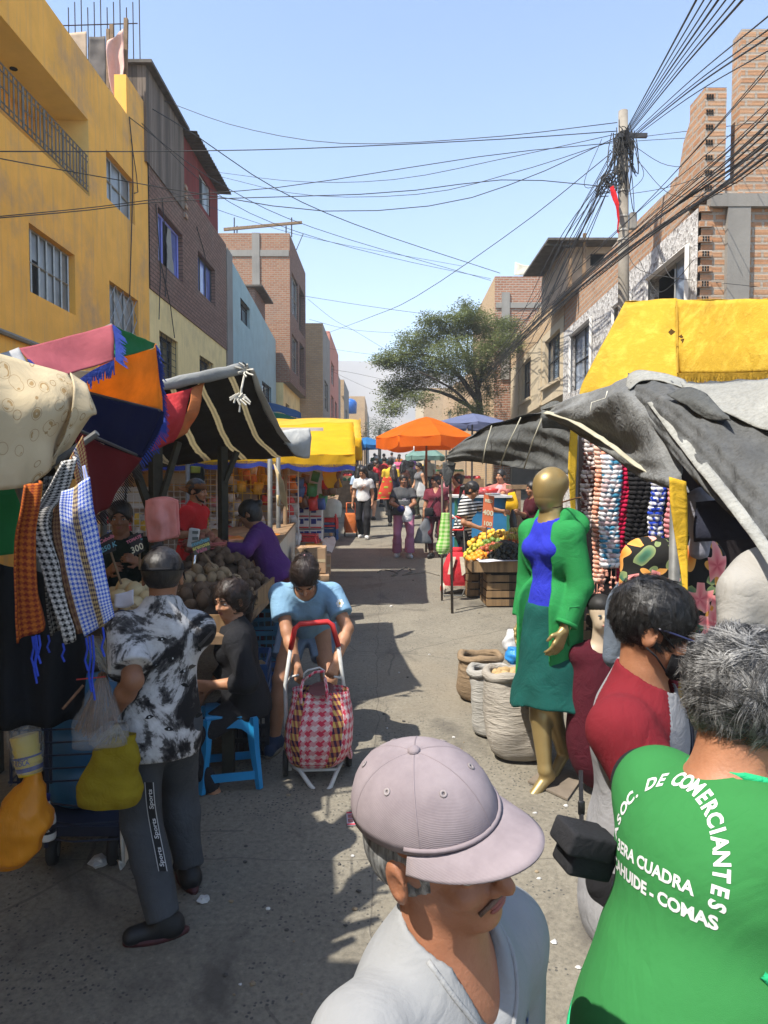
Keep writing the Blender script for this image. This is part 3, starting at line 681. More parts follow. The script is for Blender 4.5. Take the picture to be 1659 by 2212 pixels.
# brick house with laundry, beyond the beige one
bc=thing('brick_house','tall red brick house with laundry on its roof, behind the tree','house',(5,32,0))
Yc=31.6;xc=at(1069,600,Yc).x;zc=at(1069,597,Yc).z
mb=MB();wall_open(mb,lambda x,z:V((x,Yc,z)),xc,xc+5,0,zc,[],.2,(0,1,0));mb.build('side_wall',BR_RED,bc)
mb=MB();mb.box((at(1092,650,Yc).x,Yc-.03,8.5),(.35,.1,3.8));mb.box((xc+2.5,Yc-.02,at(0,660,Yc).z),(4.9,.06,.22));mb.build('concrete_frame',GREYP,bc)
Fc=lambda y,z:V((xc+.01*(y-Yc),y,z));mb=MB();opc=[(33,34.5,5,6.6),(36,37.5,5,6.6)];wall_open(mb,Fc,Yc,40,0,zc,opc,.2,INR);mb.build('wall',BR_OC,bc)
mb=MB();mb.poly([Fc(Yc,zc-.01),Fc(40,zc-.01),Fc(40,zc-.01)+V((5,0,0)),Fc(Yc,zc-.01)+V((5,0,0))]);mb.build('roof',GREYP,bc)
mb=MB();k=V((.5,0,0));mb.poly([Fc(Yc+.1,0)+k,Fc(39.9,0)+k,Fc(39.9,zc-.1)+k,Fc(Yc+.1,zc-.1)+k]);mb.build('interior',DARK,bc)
upright('laundry_sheet','cream sheet drying on the roof of the far brick house','laundry',[[(1113,566,32),(1130,572,32),(1150,575,32)],[(1111,595,32),(1130,595,32),(1152,596,32)]],fabric('cream_sheet',(.62,.58,.46),5),.06,2)
upright('laundry_cloth','red and white checked cloth drying beside a cream sheet','laundry',[[(1152,578,32),(1190,572,32)],[(1153,594,32),(1190,594,32)]],m_brick('red_check',(.45,.06,.07),(.4,.05,.06),(.6,.55,.5),.12,.12,.04),.03,2,uvs=(1.2,.6))
side_house('faded_pink_house','pale pinkish brick house glimpsed under the tree crown',1100,1046,760,42,10,BR_OC,BR_OC,[(.2,.5,5.5,7)])
side_house('far_row_house','far pale brick house beyond the tree on the right',1080,985,825,54,12,BR_OC,BR_OC,[(.3,.6,6,8)])
side_house('farther_row_house','small pale house seen far beyond the tree trunk',1000,915,838,78,20,BEIGE,BR_OC,[(.3,.5,7,9)])
# UTILITY POLE, CABLES, TREE
PY=13.0;ptop=at(1346,240,PY);pbx=at(1349,650,PY).x
up=thing('utility_pole','weathered concrete utility pole wrapped in tangled cables','pole',(pbx,PY,gz(PY)))
mb=MB();mb.tube([(pbx,PY,gz(PY)-.3),(pbx-.01,PY,5),(ptop.x,PY,ptop.z)],.1,16,True,[.125,.10,.082]);mb.build('shaft',CONC,up,True)
mb=MB();
for px,py in((1346,415),(1346,470),(1346,500),(1346,520)):
 c=at(px,py,PY);mb.lathe([(.1,0),(.1,.03),(.1,.03)],c,14)
mb.build('strap',M('pale_strap',(.45,.43,.38),.7),up)
mb=MB();c=at(1350,300,PY);mb.box(c+V((.1,-.12,0)),(.5,.06,.07));mb.build('crossarm',FRAMED,up)
mb=MB();mb.rbox(at(1365,480,PY)+V((0,-.05,0)),(.12,.1,.3),.02);mb.build('junction_box',GREYP,up)
mb=MB();random.seed(3)
for k in range(34):
 a=random.uniform(0,6.28);r=random.uniform(.10,.24);z0=ptop.z-random.uniform(.3,.75);pts=[]
 L=random.uniform(.5,2.0)
 for i in range(9):
  t=i/8;pts.append(V((ptop.x-.03+math.cos(a+t*2.2)*r*(1+.25*math.sin(t*5)),PY-.02+math.sin(a+t*2.2)*r*.6-.05,z0-L*math.sin(t*math.pi)*(.6 if k%2 else .25)+.12*math.sin(t*9+k))))
 mb.tube(pts,.008,4)
for k in range(16):
 a=k*.4;mb.tube([V((ptop.x+math.cos(a+j*.6)*(.13+.01*k*.3),PY+math.sin(a+j*.6)*(.12),ptop.z-.42-.018*k+.03*math.sin(j+k)))for j in range(11)],.009,4)
for k in range(14):  # lower knot left of the pole
 c=at(1316,395,PY-.1);a=k*.9;mb.tube([c+V((math.cos(a+j*.7)*(.09+.012*k),.05*math.sin(j),math.sin(a*.5+j*.7)*(.08+.012*k)))for j in range(9)],.008,4)
mb.build('cable_tangle',BLACK,up)
mb=MB();cloth(mb,px_rows([[(1318,405,12.8),(1326,400,12.85)],[(1322,425,12.8),(1333,425,12.8)],[(1331,455,12.82),(1337,450,12.8)],[(1334,500,12.85),(1337,505,12.85)]]),5,12,.03,8)
tag(mb.build('red_rag',fabric('red_rag',(.55,.02,.025),12,.6),None,True),'red rag caught in the cables of the utility pole','rag')
def cable(pts,r=.011,label=None,group=None,sag=0,name='overhead_cable',mat=BLACK,n=14):
 P_=[at(*p)if len(p)==3 and not isinstance(p,Vector)else V(p)for p in pts]
 path=[crom(P_,i/n)-V((0,0,sag*4*(i/n)*(1-i/n)))for i in range(n+1)]
 mb=MB();mb.tube(path,r*.68,5);return tag(mb.build(name,mat,None,True),label,'cable',group)
PT=lambda dx=0,dz=0:V((ptop.x+dx,PY,ptop.z-.45+dz))
G0='cables spanning the street'
cable([(-60,327,8.9),(320,327,12),(650,321,12.4),(1060,302,12.8),PT(-.1,.1)],.012,'straight pale cable crossing the whole street just above the roofs',G0)
cable([(355,218,17),(520,275,16),(740,310,15),(1050,297,13.5),PT(-.1,.25)],.011,'sagging cable from the plank storey to the utility pole top',G0)
cable([(-40,474,8.8),(180,455,11),(400,432,12),(830,417,12.5),(1100,388,12.8),PT(-.05,-.9)],.011,'cable low across the ochre wall rising to the pole',G0)
cable([(-40,471,8.9),(200,448,11.3),(420,420,12.2),(640,400,12.5),(1060,335,12.8),PT(-.1,-.1)],.010,'cable crossing the ochre wall and climbing to the crossarm',G0)
cable([(-40,335,8.8),(160,372,10.6),(440,420,11.7),(700,456,12.2),(960,440,12.6),(1150,380,12.9),PT(-.1,0)],.011,'deepest sagging cable across the street',G0)
cable([(470,372,23),(640,392,19),(850,388,16),(1100,340,14),PT(-.1,.05)],.010,'cable from the red rooftop shack to the pole',G0)
cable([(470,380,23),(650,420,19),(900,420,15),(1120,370,13.6),PT(-.1,-.05)],.010,'second cable from the red rooftop shack, sagging lower',G0)
cable([(165,140,16),(400,278,17),(600,410,19),(800,497,22),(1080,590,28)],.018,'thick doubled cable running from ochre roof to the far right row',G0)
cable([(275,250,15.3),(480,400,17),(700,500,21),(1060,606,28)],.013,'cable running from the ochre parapet to the far brick house',G0)
cable([(300,260,16),(470,420,18),(640,500,21),(860,560,25),(1060,602,30)],.012,'cable sagging from the brick house toward the laundry roof',G0)
cable([(330,400,16.4),(520,470,20),(700,520,24),(1000,575,28)],.010,'thin cable leaving the plank storey wall',G0)
cable([PT(-.1,-.2),(1120,490,15),(900,640,19),(800,685,24),(700,722,38)],.012,'diagonal cable dropping from the pole to the far left row',G0)
cable([(660,640,40),(800,662,36),(960,682,33),(1160,692,30)],.016,'far level cable above the tree',G0)
cable([(665,646,40),(720,690,40),(765,714,40),(850,765,40),(900,790,40)],.014,'far drooping cable beside the tree',G0)
cable([(668,690,42),(760,712,40),(900,722,38)],.014,'short far cable left of the tree crown',G0)
cable([(715,798,48),(760,805,46),(830,820,44)],.014,'far cable over the street end',G0)
cable([(712,800,48),(800,840,50),(850,850,55)],.013,'far cable sloping past the hill',G0)
cable([(705,752,47),(800,765,44),(900,770,40)],.013,'far cable at half the height of the tree crown',G0)
G1_='cables fanning up from the pole over the camera'
for k,(ex,ey,ed)in enumerate([(1520,-30,4.6),(1538,-30,4.5),(1556,-30,4.4),(1572,-30,4.4),(1590,-30,4.2),(1612,-30,4.0),(1630,-30,4.0),(1690,10,4.2),(1690,42,4.4),(1690,60,4.6),(1690,92,5)]):
 cable([PT(.02,.05-.02*k),(1346+(ex-1346)*.4,285+(ey-285)*.4+6,PY*.55+ed*.25),(ex,ey,ed)],.0085 if k%3 else .012,'black cable rising from the pole top toward the upper right corner',G1_)
G2_='cables strung along the right row of houses'
random.seed(11)
for k in range(20):
 h=random.uniform(-1,1);z8=5.75+.42*h+.1*random.random();zz=6.15+.28*h;e=random.uniform(-.25,.25)
 x8=3.95+.18*random.uniform(-1,1);far=random.uniform(26,40)
 pts=[V((x8-.4,5.0,z8-.25+.3*e)),V((x8,7.8,z8)),V((3.95+.12*e,11.8,zz-.1+.1*e)),V((3.9+.3*e,19,zz+.12+.3*e)),V((3.9+.5*e,far,zz+.15+.8*e))]
 cable(pts,random.choice([.008,.011,.011,.014]),'black cable among the bundle strung along the right row',G2_)
G3_='cables dropping from the pole down the street'
for k in range(16):
 e=random.uniform(-1,1);f_=random.uniform(-1,1);far=random.uniform(26,36);ex=random.uniform(1040,1110);ey=random.uniform(700,860)
 pts=[V((ptop.x-.12+.06*e,PY+.1,ptop.z-.6-.5*abs(f_))),at(1240+18*e-20,560+30*f_+20*e,17+e),at(1150+20*e,700+45*f_,23),at(ex,ey,far)]
 cable(pts,random.choice([.009,.011,.013]),'black cable among the fan dropping from the pole down the street',G3_)
G4_='loose cable loops around the pole'
for a,b,c in(((1300,300,12.9),(1262,400,12.9),(1316,395,12.9)),((1372,330,12.8),(1390,380,12.8),(1352,420,12.8)),((1380,350,12.8),(1450,420,12.3),(1560,420,11)),((1360,310,12.9),(1460,360,12.5),(1640,320,11)),((1355,420,12.8),(1460,400,12),(1660,330,10)),((1350,300,12.8),(1430,290,12.6),(1660,262,11)),((1352,306,12.8),(1450,300,12.6),(1660,290,11.2)),((1400,480,12.5),(1450,600,12),(1500,560,11.3)),((1380,560,12.5),(1420,630,12),(1470,600,11.4)),((1350,540,12.8),(1400,590,12.4),(1640,620,11))):
 cable([a,b,c],.008,'loose cable looping beside the utility pole',G4_)
# trees
def leaf_mat(name,col):
 t=NT(name);c=lin(col);cc=t.ramp(t.noise(1.4,4),[(.3,tuple(x*.6 for x in c[:3])),(.7,tuple(x*1.35 for x in c[:3]))])
 return t.done(cc,.6,None,0,.2,.3)
LEAF=leaf_mat('acacia_leaf',(.150,.175,.062));LEAFF=leaf_mat('far_leaf',(.06,.08,.035));BARK=M('bark',(.055,.042,.032),.95,.3,8,.6,25,.02)
def tree(label,base,clumps,n,leaf,mat,limbs,name='tree'):
 t=thing(name,label,'tree',base);mb=MB()
 for pts,r0,r1 in limbs:
  pts=[V(p)for p in pts];m=8
  pth=[crom(pts,i/m)for i in range(m+1)];mb.tube(pth,r0,7,True,[r0+(r1-r0)*i/m for i in range(m+1)])
 mb.build('trunk',BARK,t,True)
 vs=[];fs=[]
 for c,r,dens in clumps:
  c=np.array(c);r=np.array(r);k=int(n*dens)
  p=rng.normal(size=(k,3));p/=np.linalg.norm(p,axis=1)[:,None]
  rad=rng.random(k)**.45;q=c+p*r*rad[:,None]
  # twigs: sprays of small leaflets along a short twig
  for a in q:
   d=rng.normal(size=3);d[2]=d[2]*.35-.12;d/=np.linalg.norm(d);d+=.5*(a-c)/r.max();L=leaf*rng.uniform(2.5,6)
   s_=np.cross(d,[0,0,1.0]);s_/=(np.linalg.norm(s_)+1e-6);u_=np.cross(s_,d)
   for j in range(6):
    b0=a+d*L*(j/6)+rng.normal(size=3)*leaf*.3;sg=1 if j%2 else-1;w_=(s_*sg+u_*rng.uniform(-.6,.6)+d*.4)*leaf
    b=len(vs);e=d*leaf*.33
    vs+=[b0,b0+w_*.5+e,b0+w_,b0+w_*.5-e];fs.append((b,b+1,b+2,b+3))
 me=bpy.data.meshes.new('crown');o_=np.array(ORG[t.name]);me.from_pydata((np.array(vs)-o_).tolist(),[],fs);me.materials.append(mat)
 o=bpy.data.objects.new('crown',me);COL.objects.link(o);o.parent=t;return t
TY=28.0
def tp(px,py,dy=0):return at(px,py,TY+dy)
tr=[(tp(1040,905),tp(1036,860),tp(1028,800),tp(1040,720))]
clumps=[]
random.seed(5)
for px,py,rx,rz,dn in((870,775,1.0,.42,.9),(905,740,1.0,.5,1),(960,715,1.15,.55,1.1),(1020,700,1.1,.5,1.1),(1070,730,.9,.6,.9),(930,800,1.1,.6,1.2),(990,770,1.2,.7,1.4),(1050,790,.9,.6,.8),(880,830,.8,.5,.8),(850,845,.6,.45,.5),(1000,830,.9,.5,.6),(1085,745,.7,.5,.5),(835,780,.55,.25,.35),(1010,680,.7,.3,.4),(940,690,.6,.3,.35),(1055,840,.6,.5,.35),(845,880,.45,.3,.3),(1020,885,.8,.35,.35),(905,860,.6,.3,.3),(1100,700,.5,.3,.3),(1005,660,.3,.22,.12)):
 c=tp(px,py,random.uniform(-1.2,1.2));clumps.append((tuple(c),(rx,rx*1.1,rz),dn))
limbs=[((tp(1038,965),tp(1037,900),tp(1033,850),tp(1020,790)),.19,.07),((tp(1034,870),tp(985,805),tp(930,770),tp(865,765)),.11,.025),((tp(1030,850),tp(1050,780),tp(1075,730)),.10,.03),((tp(1022,800),tp(990,740),tp(970,700)),.08,.02),((tp(1036,890,.3),tp(960,850,.5),tp(900,840,.6),tp(855,850,.6)),.09,.02),((tp(1036,910,.2),tp(1000,860,-.4),tp(960,830,-.8),tp(900,800,-1)),.08,.02),((tp(1030,830),tp(1010,760,.6),tp(1015,680,.8)),.07,.015)]
tree('spreading acacia tree with feathery grey green crown over the right stalls',(tp(1038,965).x,TY,gz(TY)),clumps,1050,.07,LEAF,limbs)
fy=75;fc=at(820,925,fy)
tree('small dark tree far up the street beside the left row',(fc.x,fy,gz(fy)),[(tuple(fc),(1.6,1.6,1.3),1),(tuple(at(838,940,fy)),(1.2,1.2,1),.7)],260,.16,LEAFF,[((V((fc.x,fy,gz(fy))),V((fc.x,fy,fc.z-.6)),fc),.2,.08)])
# haze
hmat=bpy.data.materials.new('haze_air');hmat.use_nodes=True;ht=hmat.node_tree;ht.nodes.clear()
ho=ht.nodes.new('ShaderNodeOutputMaterial');hv=ht.nodes.new('ShaderNodeVolumePrincipled');hv.inputs['Density'].default_value=.0013
hv.inputs['Color'].default_value=(.80,.86,.92,1);hv.inputs['Anisotropy'].default_value=-.15;ht.links.new(hv.outputs[0],ho.inputs['Volume'])
hz=MB();hz.box((0,330,54),(1400,900,116));tag(hz.build('haze',hmat,boxuv=False),kind='stuff')
# SIGNED-DISTANCE BODY KIT (one continuous surface per garment / body)
class Fld:
 def __init__(s,lo,hi,h):
  s.lo=np.array(lo,float);s.h=h
  s.n=np.maximum(np.ceil((np.array(hi,float)-s.lo)/h).astype(int)+1,4)
  s.F=np.full(s.n,1.0,np.float32);s.ax=[(s.lo[i]+h*np.arange(s.n[i])).astype(np.float32)for i in range(3)]
 def sub(s,lo,hi):
  sl=[]
  for i in range(3):
   a=int(max(0,math.floor((lo[i]-s.lo[i])/s.h)));b=int(min(s.n[i],math.ceil((hi[i]-s.lo[i])/s.h)+1))
   if b<=a:return None,None
   sl.append(slice(a,b))
  X=s.ax[0][sl[0]][:,None,None];Y=s.ax[1][sl[1]][None,:,None];Z=s.ax[2][sl[2]][None,None,:]
  return tuple(sl),(X,Y,Z)
 def put(s,sl,d,k,op='u'):
  A=s.F[sl]
  if op=='s':d=-d;A2=-A;hh=np.clip(.5+.5*(d*-1-A2)/k,0,1);
  if op=='u':
   hh=np.clip(.5+.5*(d-A)/k,0,1);s.F[sl]=d*(1-hh)+A*hh-k*hh*(1-hh)
  else:  # smooth max(A, d)  with d already negated for subtraction
   hh=np.clip(.5-.5*(d-A)/k,0,1);s.F[sl]=d*(1-hh)+A*hh+k*hh*(1-hh)
 def cap(s,a,b,ra,rb,k=.02,op='u',flat=None):
  a=np.array(a,float);b=np.array(b,float);m=max(ra,rb)+k*1.5+s.h*2.5
  sl,c=s.sub(np.minimum(a,b)-m,np.maximum(a,b)+m)
  if sl is None:return s
  ba=b-a;L2=max((ba**2).sum(),1e-9);pa=[c[i]-a[i]for i in range(3)]
  tr=(pa[0]*ba[0]+pa[1]*ba[1]+pa[2]*ba[2])/L2;t=np.clip(tr,0,1)
  d=np.sqrt((pa[0]-t*ba[0])**2+(pa[1]-t*ba[1])**2+(pa[2]-t*ba[2])**2)-(ra+(rb-ra)*t)
  if flat:d=np.maximum(d,(tr-1)*math.sqrt(L2))
  s.put(sl,d,k,op);return s
 def ell(s,c0,r,k=.02,rot=None,op='u'):
  c0=np.array(c0,float);r=np.array(r if hasattr(r,'__len__')else(r,r,r),float);m=r.max()+k*1.5+s.h*2.5
  sl,c=s.sub(c0-m,c0+m)
  if sl is None:return s
  p=[c[i]-c0[i]for i in range(3)]
  if rot is not None:
   Rm=np.array(rot);p=[p[0]*Rm[0][i]+p[1]*Rm[1][i]+p[2]*Rm[2][i]for i in range(3)]
  k0=np.sqrt((p[0]/r[0])**2+(p[1]/r[1])**2+(p[2]/r[2])**2);k1=np.sqrt((p[0]/r[0]**2)**2+(p[1]/r[1]**2)**2+(p[2]/r[2]**2)**2)+1e-9
  s.put(sl,k0*(k0-1)/k1,k,op);return s
 def plane(s,p,n,k=.008):  # keep the side the normal points to
  n=np.array(V(n).normalized());p=np.array(p);X,Y,Z=s.ax[0][:,None,None],s.ax[1][None,:,None],s.ax[2][None,None,:]
  d=-((X-p[0])*n[0]+(Y-p[1])*n[1]+(Z-p[2])*n[2]);s.put((slice(None),)*3,d,k,'i');return s
 def wrinkle(s,amp,fq,seed=0,stretch=(1,1,1),zlo=None,zhi=None):
  X,Y,Z=s.ax[0][:,None,None]*stretch[0],s.ax[1][None,:,None]*stretch[1],s.ax[2][None,None,:]*stretch[2]
  r=np.random.default_rng(seed);w=0
  for i in range(5):
   d=r.normal(size=3);d/=np.linalg.norm(d);d2=r.normal(size=3);f=fq*(.7+.5*i)
   w=w+np.sin((X*d[0]+Y*d[1]+Z*d[2])*f+r.random()*6+1.3*np.sin((X*d2[0]+Y*d2[1]+Z*d2[2])*f*.45))/(1+.6*i)
  s.F+=(amp*w*.5).astype(np.float32);return s
 def mesh(s):
  F=s.F;n=F.shape;ins=F<0
  c=np.zeros([q-1 for q in n],np.uint8)
  cs=[(i,j,k)for i in(0,1)for j in(0,1)for k in(0,1)]
  for(i,j,k)in cs:c+=ins[i:n[0]-1+i,j:n[1]-1+j,k:n[2]-1+k]
  act=np.argwhere((c>0)&(c<8));
  if len(act)==0:return np.zeros((0,3)),np.zeros((0,4),int)
  val={q:F[act[:,0]+q[0],act[:,1]+q[1],act[:,2]+q[2]]for q in cs}
  S=np.zeros((len(act),3));N=np.zeros(len(act))
  for a in cs:
   for ax in range(3):
    if a[ax]:continue
    b=list(a);b[ax]=1;b=tuple(b);va,vb=val[a],val[b];m=(va<0)!=(vb<0)
    t=np.where(m,va/(va-vb+1e-12),0);p=np.array(a,float)[None,:].repeat(len(act),0);p[:,ax]=t
    S+=p*m[:,None];N+=m
  vid=np.full(c.shape,-1,np.int64);vid[act[:,0],act[:,1],act[:,2]]=np.arange(len(act))
  verts=s.lo+s.h*(act+S/N[:,None]);quads=[]
  for ax in range(3):
   o=[i for i in range(3)if i!=ax];A=[slice(None)]*3;B=[slice(None)]*3;A[ax]=slice(0,n[ax]-1);B[ax]=slice(1,n[ax])
   ia,ib=ins[tuple(A)],ins[tuple(B)];e=np.argwhere(ia!=ib)
   e=e[(e[:,o[0]]>0)&(e[:,o[1]]>0)&(e[:,o[0]]<n[o[0]]-1)&(e[:,o[1]]<n[o[1]]-1)]
   if len(e)==0:continue
   def g(d0,d1):
    q=e.copy();q[:,o[0]]+=d0;q[:,o[1]]+=d1;return vid[q[:,0],q[:,1],q[:,2]]
   Q=np.stack([g(-1,-1),g(0,-1),g(0,0),g(-1,0)],1)
   up_=ia[e[:,0],e[:,1],e[:,2]];fl=up_ if ax!=1 else~up_
   Q[~fl]=Q[~fl][:,::-1];quads.append(Q)
  return verts,np.concatenate(quads)
def np_obj(name,vf,mat,parent=None,smooth=True,uv=None):
 v,f=vf;me=bpy.data.meshes.new(name)
 me.vertices.add(len(v));me.vertices.foreach_set('co',np.asarray(v,np.float32).ravel())
 k=f.shape[1];me.loops.add(f.size);me.loops.foreach_set('vertex_index',f.ravel().astype(np.int32))
 me.polygons.add(len(f));me.polygons.foreach_set('loop_start',(np.arange(len(f))*k).astype(np.int32))
 if smooth:me.polygons.foreach_set('use_smooth',np.ones(len(f),bool))
 for m_ in(mat if isinstance(mat,(list,tuple))else[mat]):me.materials.append(m_)
 me.update(calc_edges=True);me.validate()
 o=bpy.data.objects.new(name,me);COL.objects.link(o)
 if parent is not None:o.parent=parent
 return o
# people
def m_skin(name,col,stub=0):
 if name in MC:return MC[name]
 t=NT(name);c=lin(col)
 cc=t.ramp(t.noise(9,6,.65),[(.3,(c[0]*.80,c[1]*.74,c[2]*.70)),(.7,(min(1,c[0]*1.12),c[1]*1.08,c[2]*1.05))])
 cc=t.mix(t.ramp(t.noise(70,4,.7),[(.55,(0,0,0)),(.8,(.35,)*3)]),cc,(c[0]*.55,c[1]*.42,c[2]*.38))
 h=t.math('ADD',t.noise(160,4),t.math('MULTIPLY',t.noise(30,3),.5))
 t.b.inputs['Subsurface Weight'].default_value=.12;t.b.inputs['Subsurface Radius'].default_value=(.012,.005,.003);t.b.inputs['Subsurface Scale'].default_value=.5
 MC[name]=t.done(cc,.52,t.bump(h,.22,.004),0,.35);return MC[name]
SK1=m_skin('skin_warm',(.36,.185,.105));SK2=m_skin('skin_dark',(.25,.120,.066));SK3=m_skin('skin_light',(.46,.255,.155));SK4=m_skin('skin_ruddy',(.30,.135,.075))
def m_hair(name,c,c2):
 t=NT(name);n1=t.noise(1,4,.6,vec=t.mapping((90,90,16)))
 return t.done(t.ramp(n1,[(.35,c),(.72,c2)]),.45,t.bump(n1,.6,.006),0,.4)
HBLACK=m_hair('black_hair',(.006,.005,.005),(.022,.018,.016));HBROWN=m_hair('dark_brown_hair',(.010,.006,.005),(.05,.030,.022));HGREY=m_hair('grey_hair',(.03,.03,.03),(.30,.30,.29))
EYEW=M('eye_white',(.36,.33,.30),.25,.05,5,0,spec=.5);EYEB=M('eye_iris',(.012,.008,.006),.15,.1,5,0,spec=.6);LIP=M('lip',(.24,.075,.06),.45,.2,20,.15)
BROW=M('eyebrow',(.012,.009,.008),.8,.2,30,.3)
def ik(a,t,l1,l2,hint):
 a,t=V(a),V(t);d=t-a;L=min(d.length,(l1+l2)*.999);dn=d.normalized();t=a+dn*L
 x=(l1*l1-l2*l2+L*L)/(2*L);h=math.sqrt(max(l1*l1-x*x,0));hv=V(hint);hv=hv-dn*hv.dot(dn)
 if hv.length<1e-5:hv=V((0,1,0))
 return a+dn*x+hv.normalized()*h,t
def basis(d,up):
 d=V(d).normalized();u=V(up);u=(u-d*u.dot(d)).normalized();return d,u,d.cross(u)
def human(label,loc,yaw=0,H=1.62,fat=1.0,fem=False,lean=0,side=0,twist=0,head=(0,0),roll=0,wl=None,wr=None,hl=None,hr=None,hintl=None,hintr=None,al=None,ar=None,pel=None,
   kl=None,kr=None,skin=SK1,hair='short',hmat=HBLACK,top=None,bottom=None,shoe=None,res=.010,cres=None,group=None,hands=True,name='person',face=True,curl=.6,cat='person',headless=False,footdir=None,shw=1.0,nkl=.082,bald=False,ears=True,seed=None):
 s=H/1.65;seed=seed if seed is not None else sum(map(ord,label))%1000;cres=cres or res*1.15
 Rs=MR(R(side),3,'Y')@MR(R(lean),3,'X');sp=Rs@V((0,0,1));fw=Rs@V((0,-1,0))
 pel=V(pel)if pel is not None else V((0,.01,.90*s))
 chest=pel+sp*.29*s;neck=pel+sp*.48*s;Rt=Rs@MR(R(twist),3,'Z');sx=Rt@V((1,0,0));sf=Rt@V((0,-1,0))
 sw=(.155 if fem else .178)*s*shw;shL=neck-sp*.078*s+sx*sw;shR=neck-sp*.078*s-sx*sw
 hw=(.095 if fem else .085)*s;hipL=pel+V((hw,0,-.03*s));hipR=pel+V((-hw,0,-.03*s))
 Rh=MR(R(head[0]),3,'Z')@MR(R(head[1]),3,'X')@MR(R(roll),3,'Y')
 hu=Rh@V((0,0,1));nd=(sp*.8+hu*.5+sf*.12).normalized();hc=neck+nd*nkl*s+hu*.075*s
 HL=lambda x,y,z:hc+Rh@V((x*s,y*s,z*s))
 L1,L2=.275*s,.245*s
 wl=V(wl)if wl is not None else shL+V((.05*s,-.02*s,-.505*s));wr=V(wr)if wr is not None else shR+V((-.05*s,-.02*s,-.505*s))
 eL,wl=ik(shL,wl,L1,L2,hintl or(.5,.8,-.4));eR,wr=ik(shR,wr,L1,L2,hintr or(-.5,.8,-.4))
 al=V(al)if al is not None else V((.09*s,.01,.085*s));ar=V(ar)if ar is not None else V((-.09*s,.01,.085*s))
 kL,al=ik(hipL,al,.425*s,.41*s,kl or(.15,-1,0));kR,ar=ik(hipR,ar,.425*s,.41*s,kr or(-.15,-1,0))
 fdl,fdr=footdir or(V((.25,-1,0)),V((-.25,-1,0)));fdl,fdr=V(fdl).normalized(),V(fdr).normalized()
 J=dict(pel=pel,chest=chest,neck=neck,shL=shL,shR=shR,eL=eL,eR=eR,wl=wl,wr=wr,hc=hc,Rh=Rh,sp=sp,sf=sf,sx=sx,s=s,hipL=hipL,hipR=hipR,kL=kL,kR=kR,al=al,ar=ar,fw=fw,Rt=Rt)
 pts=[pel,chest,neck,shL,shR,eL,eR,wl,wr,hc,hipL,hipR,kL,kR,al,ar,al+fdl*.2*s,ar+fdr*.2*s,hc+hu*.14*s,al-V((0,0,.09*s)),ar-V((0,0,.09*s))]
 lo=np.min([np.array(p)for p in pts],0)-.24*s*max(1,fat*.9);hi=np.max([np.array(p)for p in pts],0)+.24*s*max(1,fat*.9)
 lo[2]=min(al.z,ar.z)-.12*s
 def torso(f,o,k=.05):
  f.ell(pel+sp*.01*s,(.155*s*fat*(1.06 if fem else 1)+o,.112*s*fat+o,.125*s+o),k,Rs);f.ell(pel+sp*.14*s+fw*.012*(fat-1)*8*s,(.140*s*fat*(.95 if fem else 1)+o,.104*s*fat+o,.14*s+o),k,Rs)
  f.ell(chest+sp*.03*s,(.150*s*(.5+.5*fat)+o,.108*s*(.5+.5*fat)+o,.16*s+o),k,Rt);f.cap(shL-sp*.01*s,shR-sp*.01*s,.056*s+o,.056*s+o,k)
  f.cap(neck-sp*.06*s-sf*.01,neck+nd*.03*s,.075*s+o,.058*s+o,k)
  if fem:
   for g in(1,-1):f.ell(chest+sp*.03*s+sf*(.075*s+.02*(fat-1))+sx*.062*s*g,.058*s*fat**.5+o,.045)
 def arm(f,a,b,c,o,t0=0,t1=1,k=.03):
  f.cap(a,b,.050*s*fat**.5+o,.040*s*fat**.4+o,k);f.cap(b,b+(c-b)*.35,.040*s+o,.041*s*fat**.3+o,.02);f.cap(b+(c-b)*.35,c,.041*s*fat**.3+o,.027*s+o,.02)
 def leg(f,a,b,c,o,k=.035):
  f.cap(a,b,.083*s*fat**.6+o,.056*s+o,k);f.cap(b,b+(c-b)*.35,.054*s+o,.056*s+o,.02);f.cap(b+(c-b)*.35,c,.056*s+o,.036*s+o,.02)
 f=Fld(lo,hi,res);torso(f,0)
 arm(f,shL,eL,wl,0);arm(f,shR,eR,wr,0);leg(f,hipL,kL,al,0);leg(f,hipR,kR,ar,0)
 for a,d in((al,fdl),(ar,fdr)):
  z=a.z-.052*s;h0=V((a.x,a.y,z))-d*.03*s;f.cap(a,h0,.036*s,.033*s,.02);f.cap(h0,h0+d*.16*s,.034*s,.024*s,.02)
 def hand(w,e,n,cl):
  d=V(n[0]).normalized()if n else(w-e).normalized();up=V(n[1])if n else((sx if(w-hc).dot(sx)>0 else-sx))
  d,u,v=basis(d,up)  # d along the hand, u = back of the hand, v = across (thumb side chosen below)
  th=(v if v.dot(sf)>0 else-v)if not(n and len(n)>2)else(v if v.dot(V(n[2]))>0 else-v)
  for q,(lx,ln)in enumerate(((.030,.070),(.010,.080),(-.011,.074),(-.030,.058))):
   b0=w+d*.012*s+th*lx*.55*s;b1=w+d*.085*s+th*lx*s;f.cap(b0,b1,.0165*s,.0125*s,.012)
   a1=cl*.9;d1=(d*math.cos(a1)-u*math.sin(a1));a2=cl*2.0;d2=(d*math.cos(a2)-u*math.sin(a2));a3=cl*2.7;d3=(d*math.cos(a3)-u*math.sin(a3))
   p1=b1+d1*ln*.45*s;p2=p1+d2*ln*.32*s;p3=p2+d3*ln*.23*s
   f.cap(b1,p1,.0100*s,.0088*s,.004);f.cap(p1,p2,.0088*s,.0080*s,.003);f.cap(p2,p3,.0080*s,.0068*s,.003)
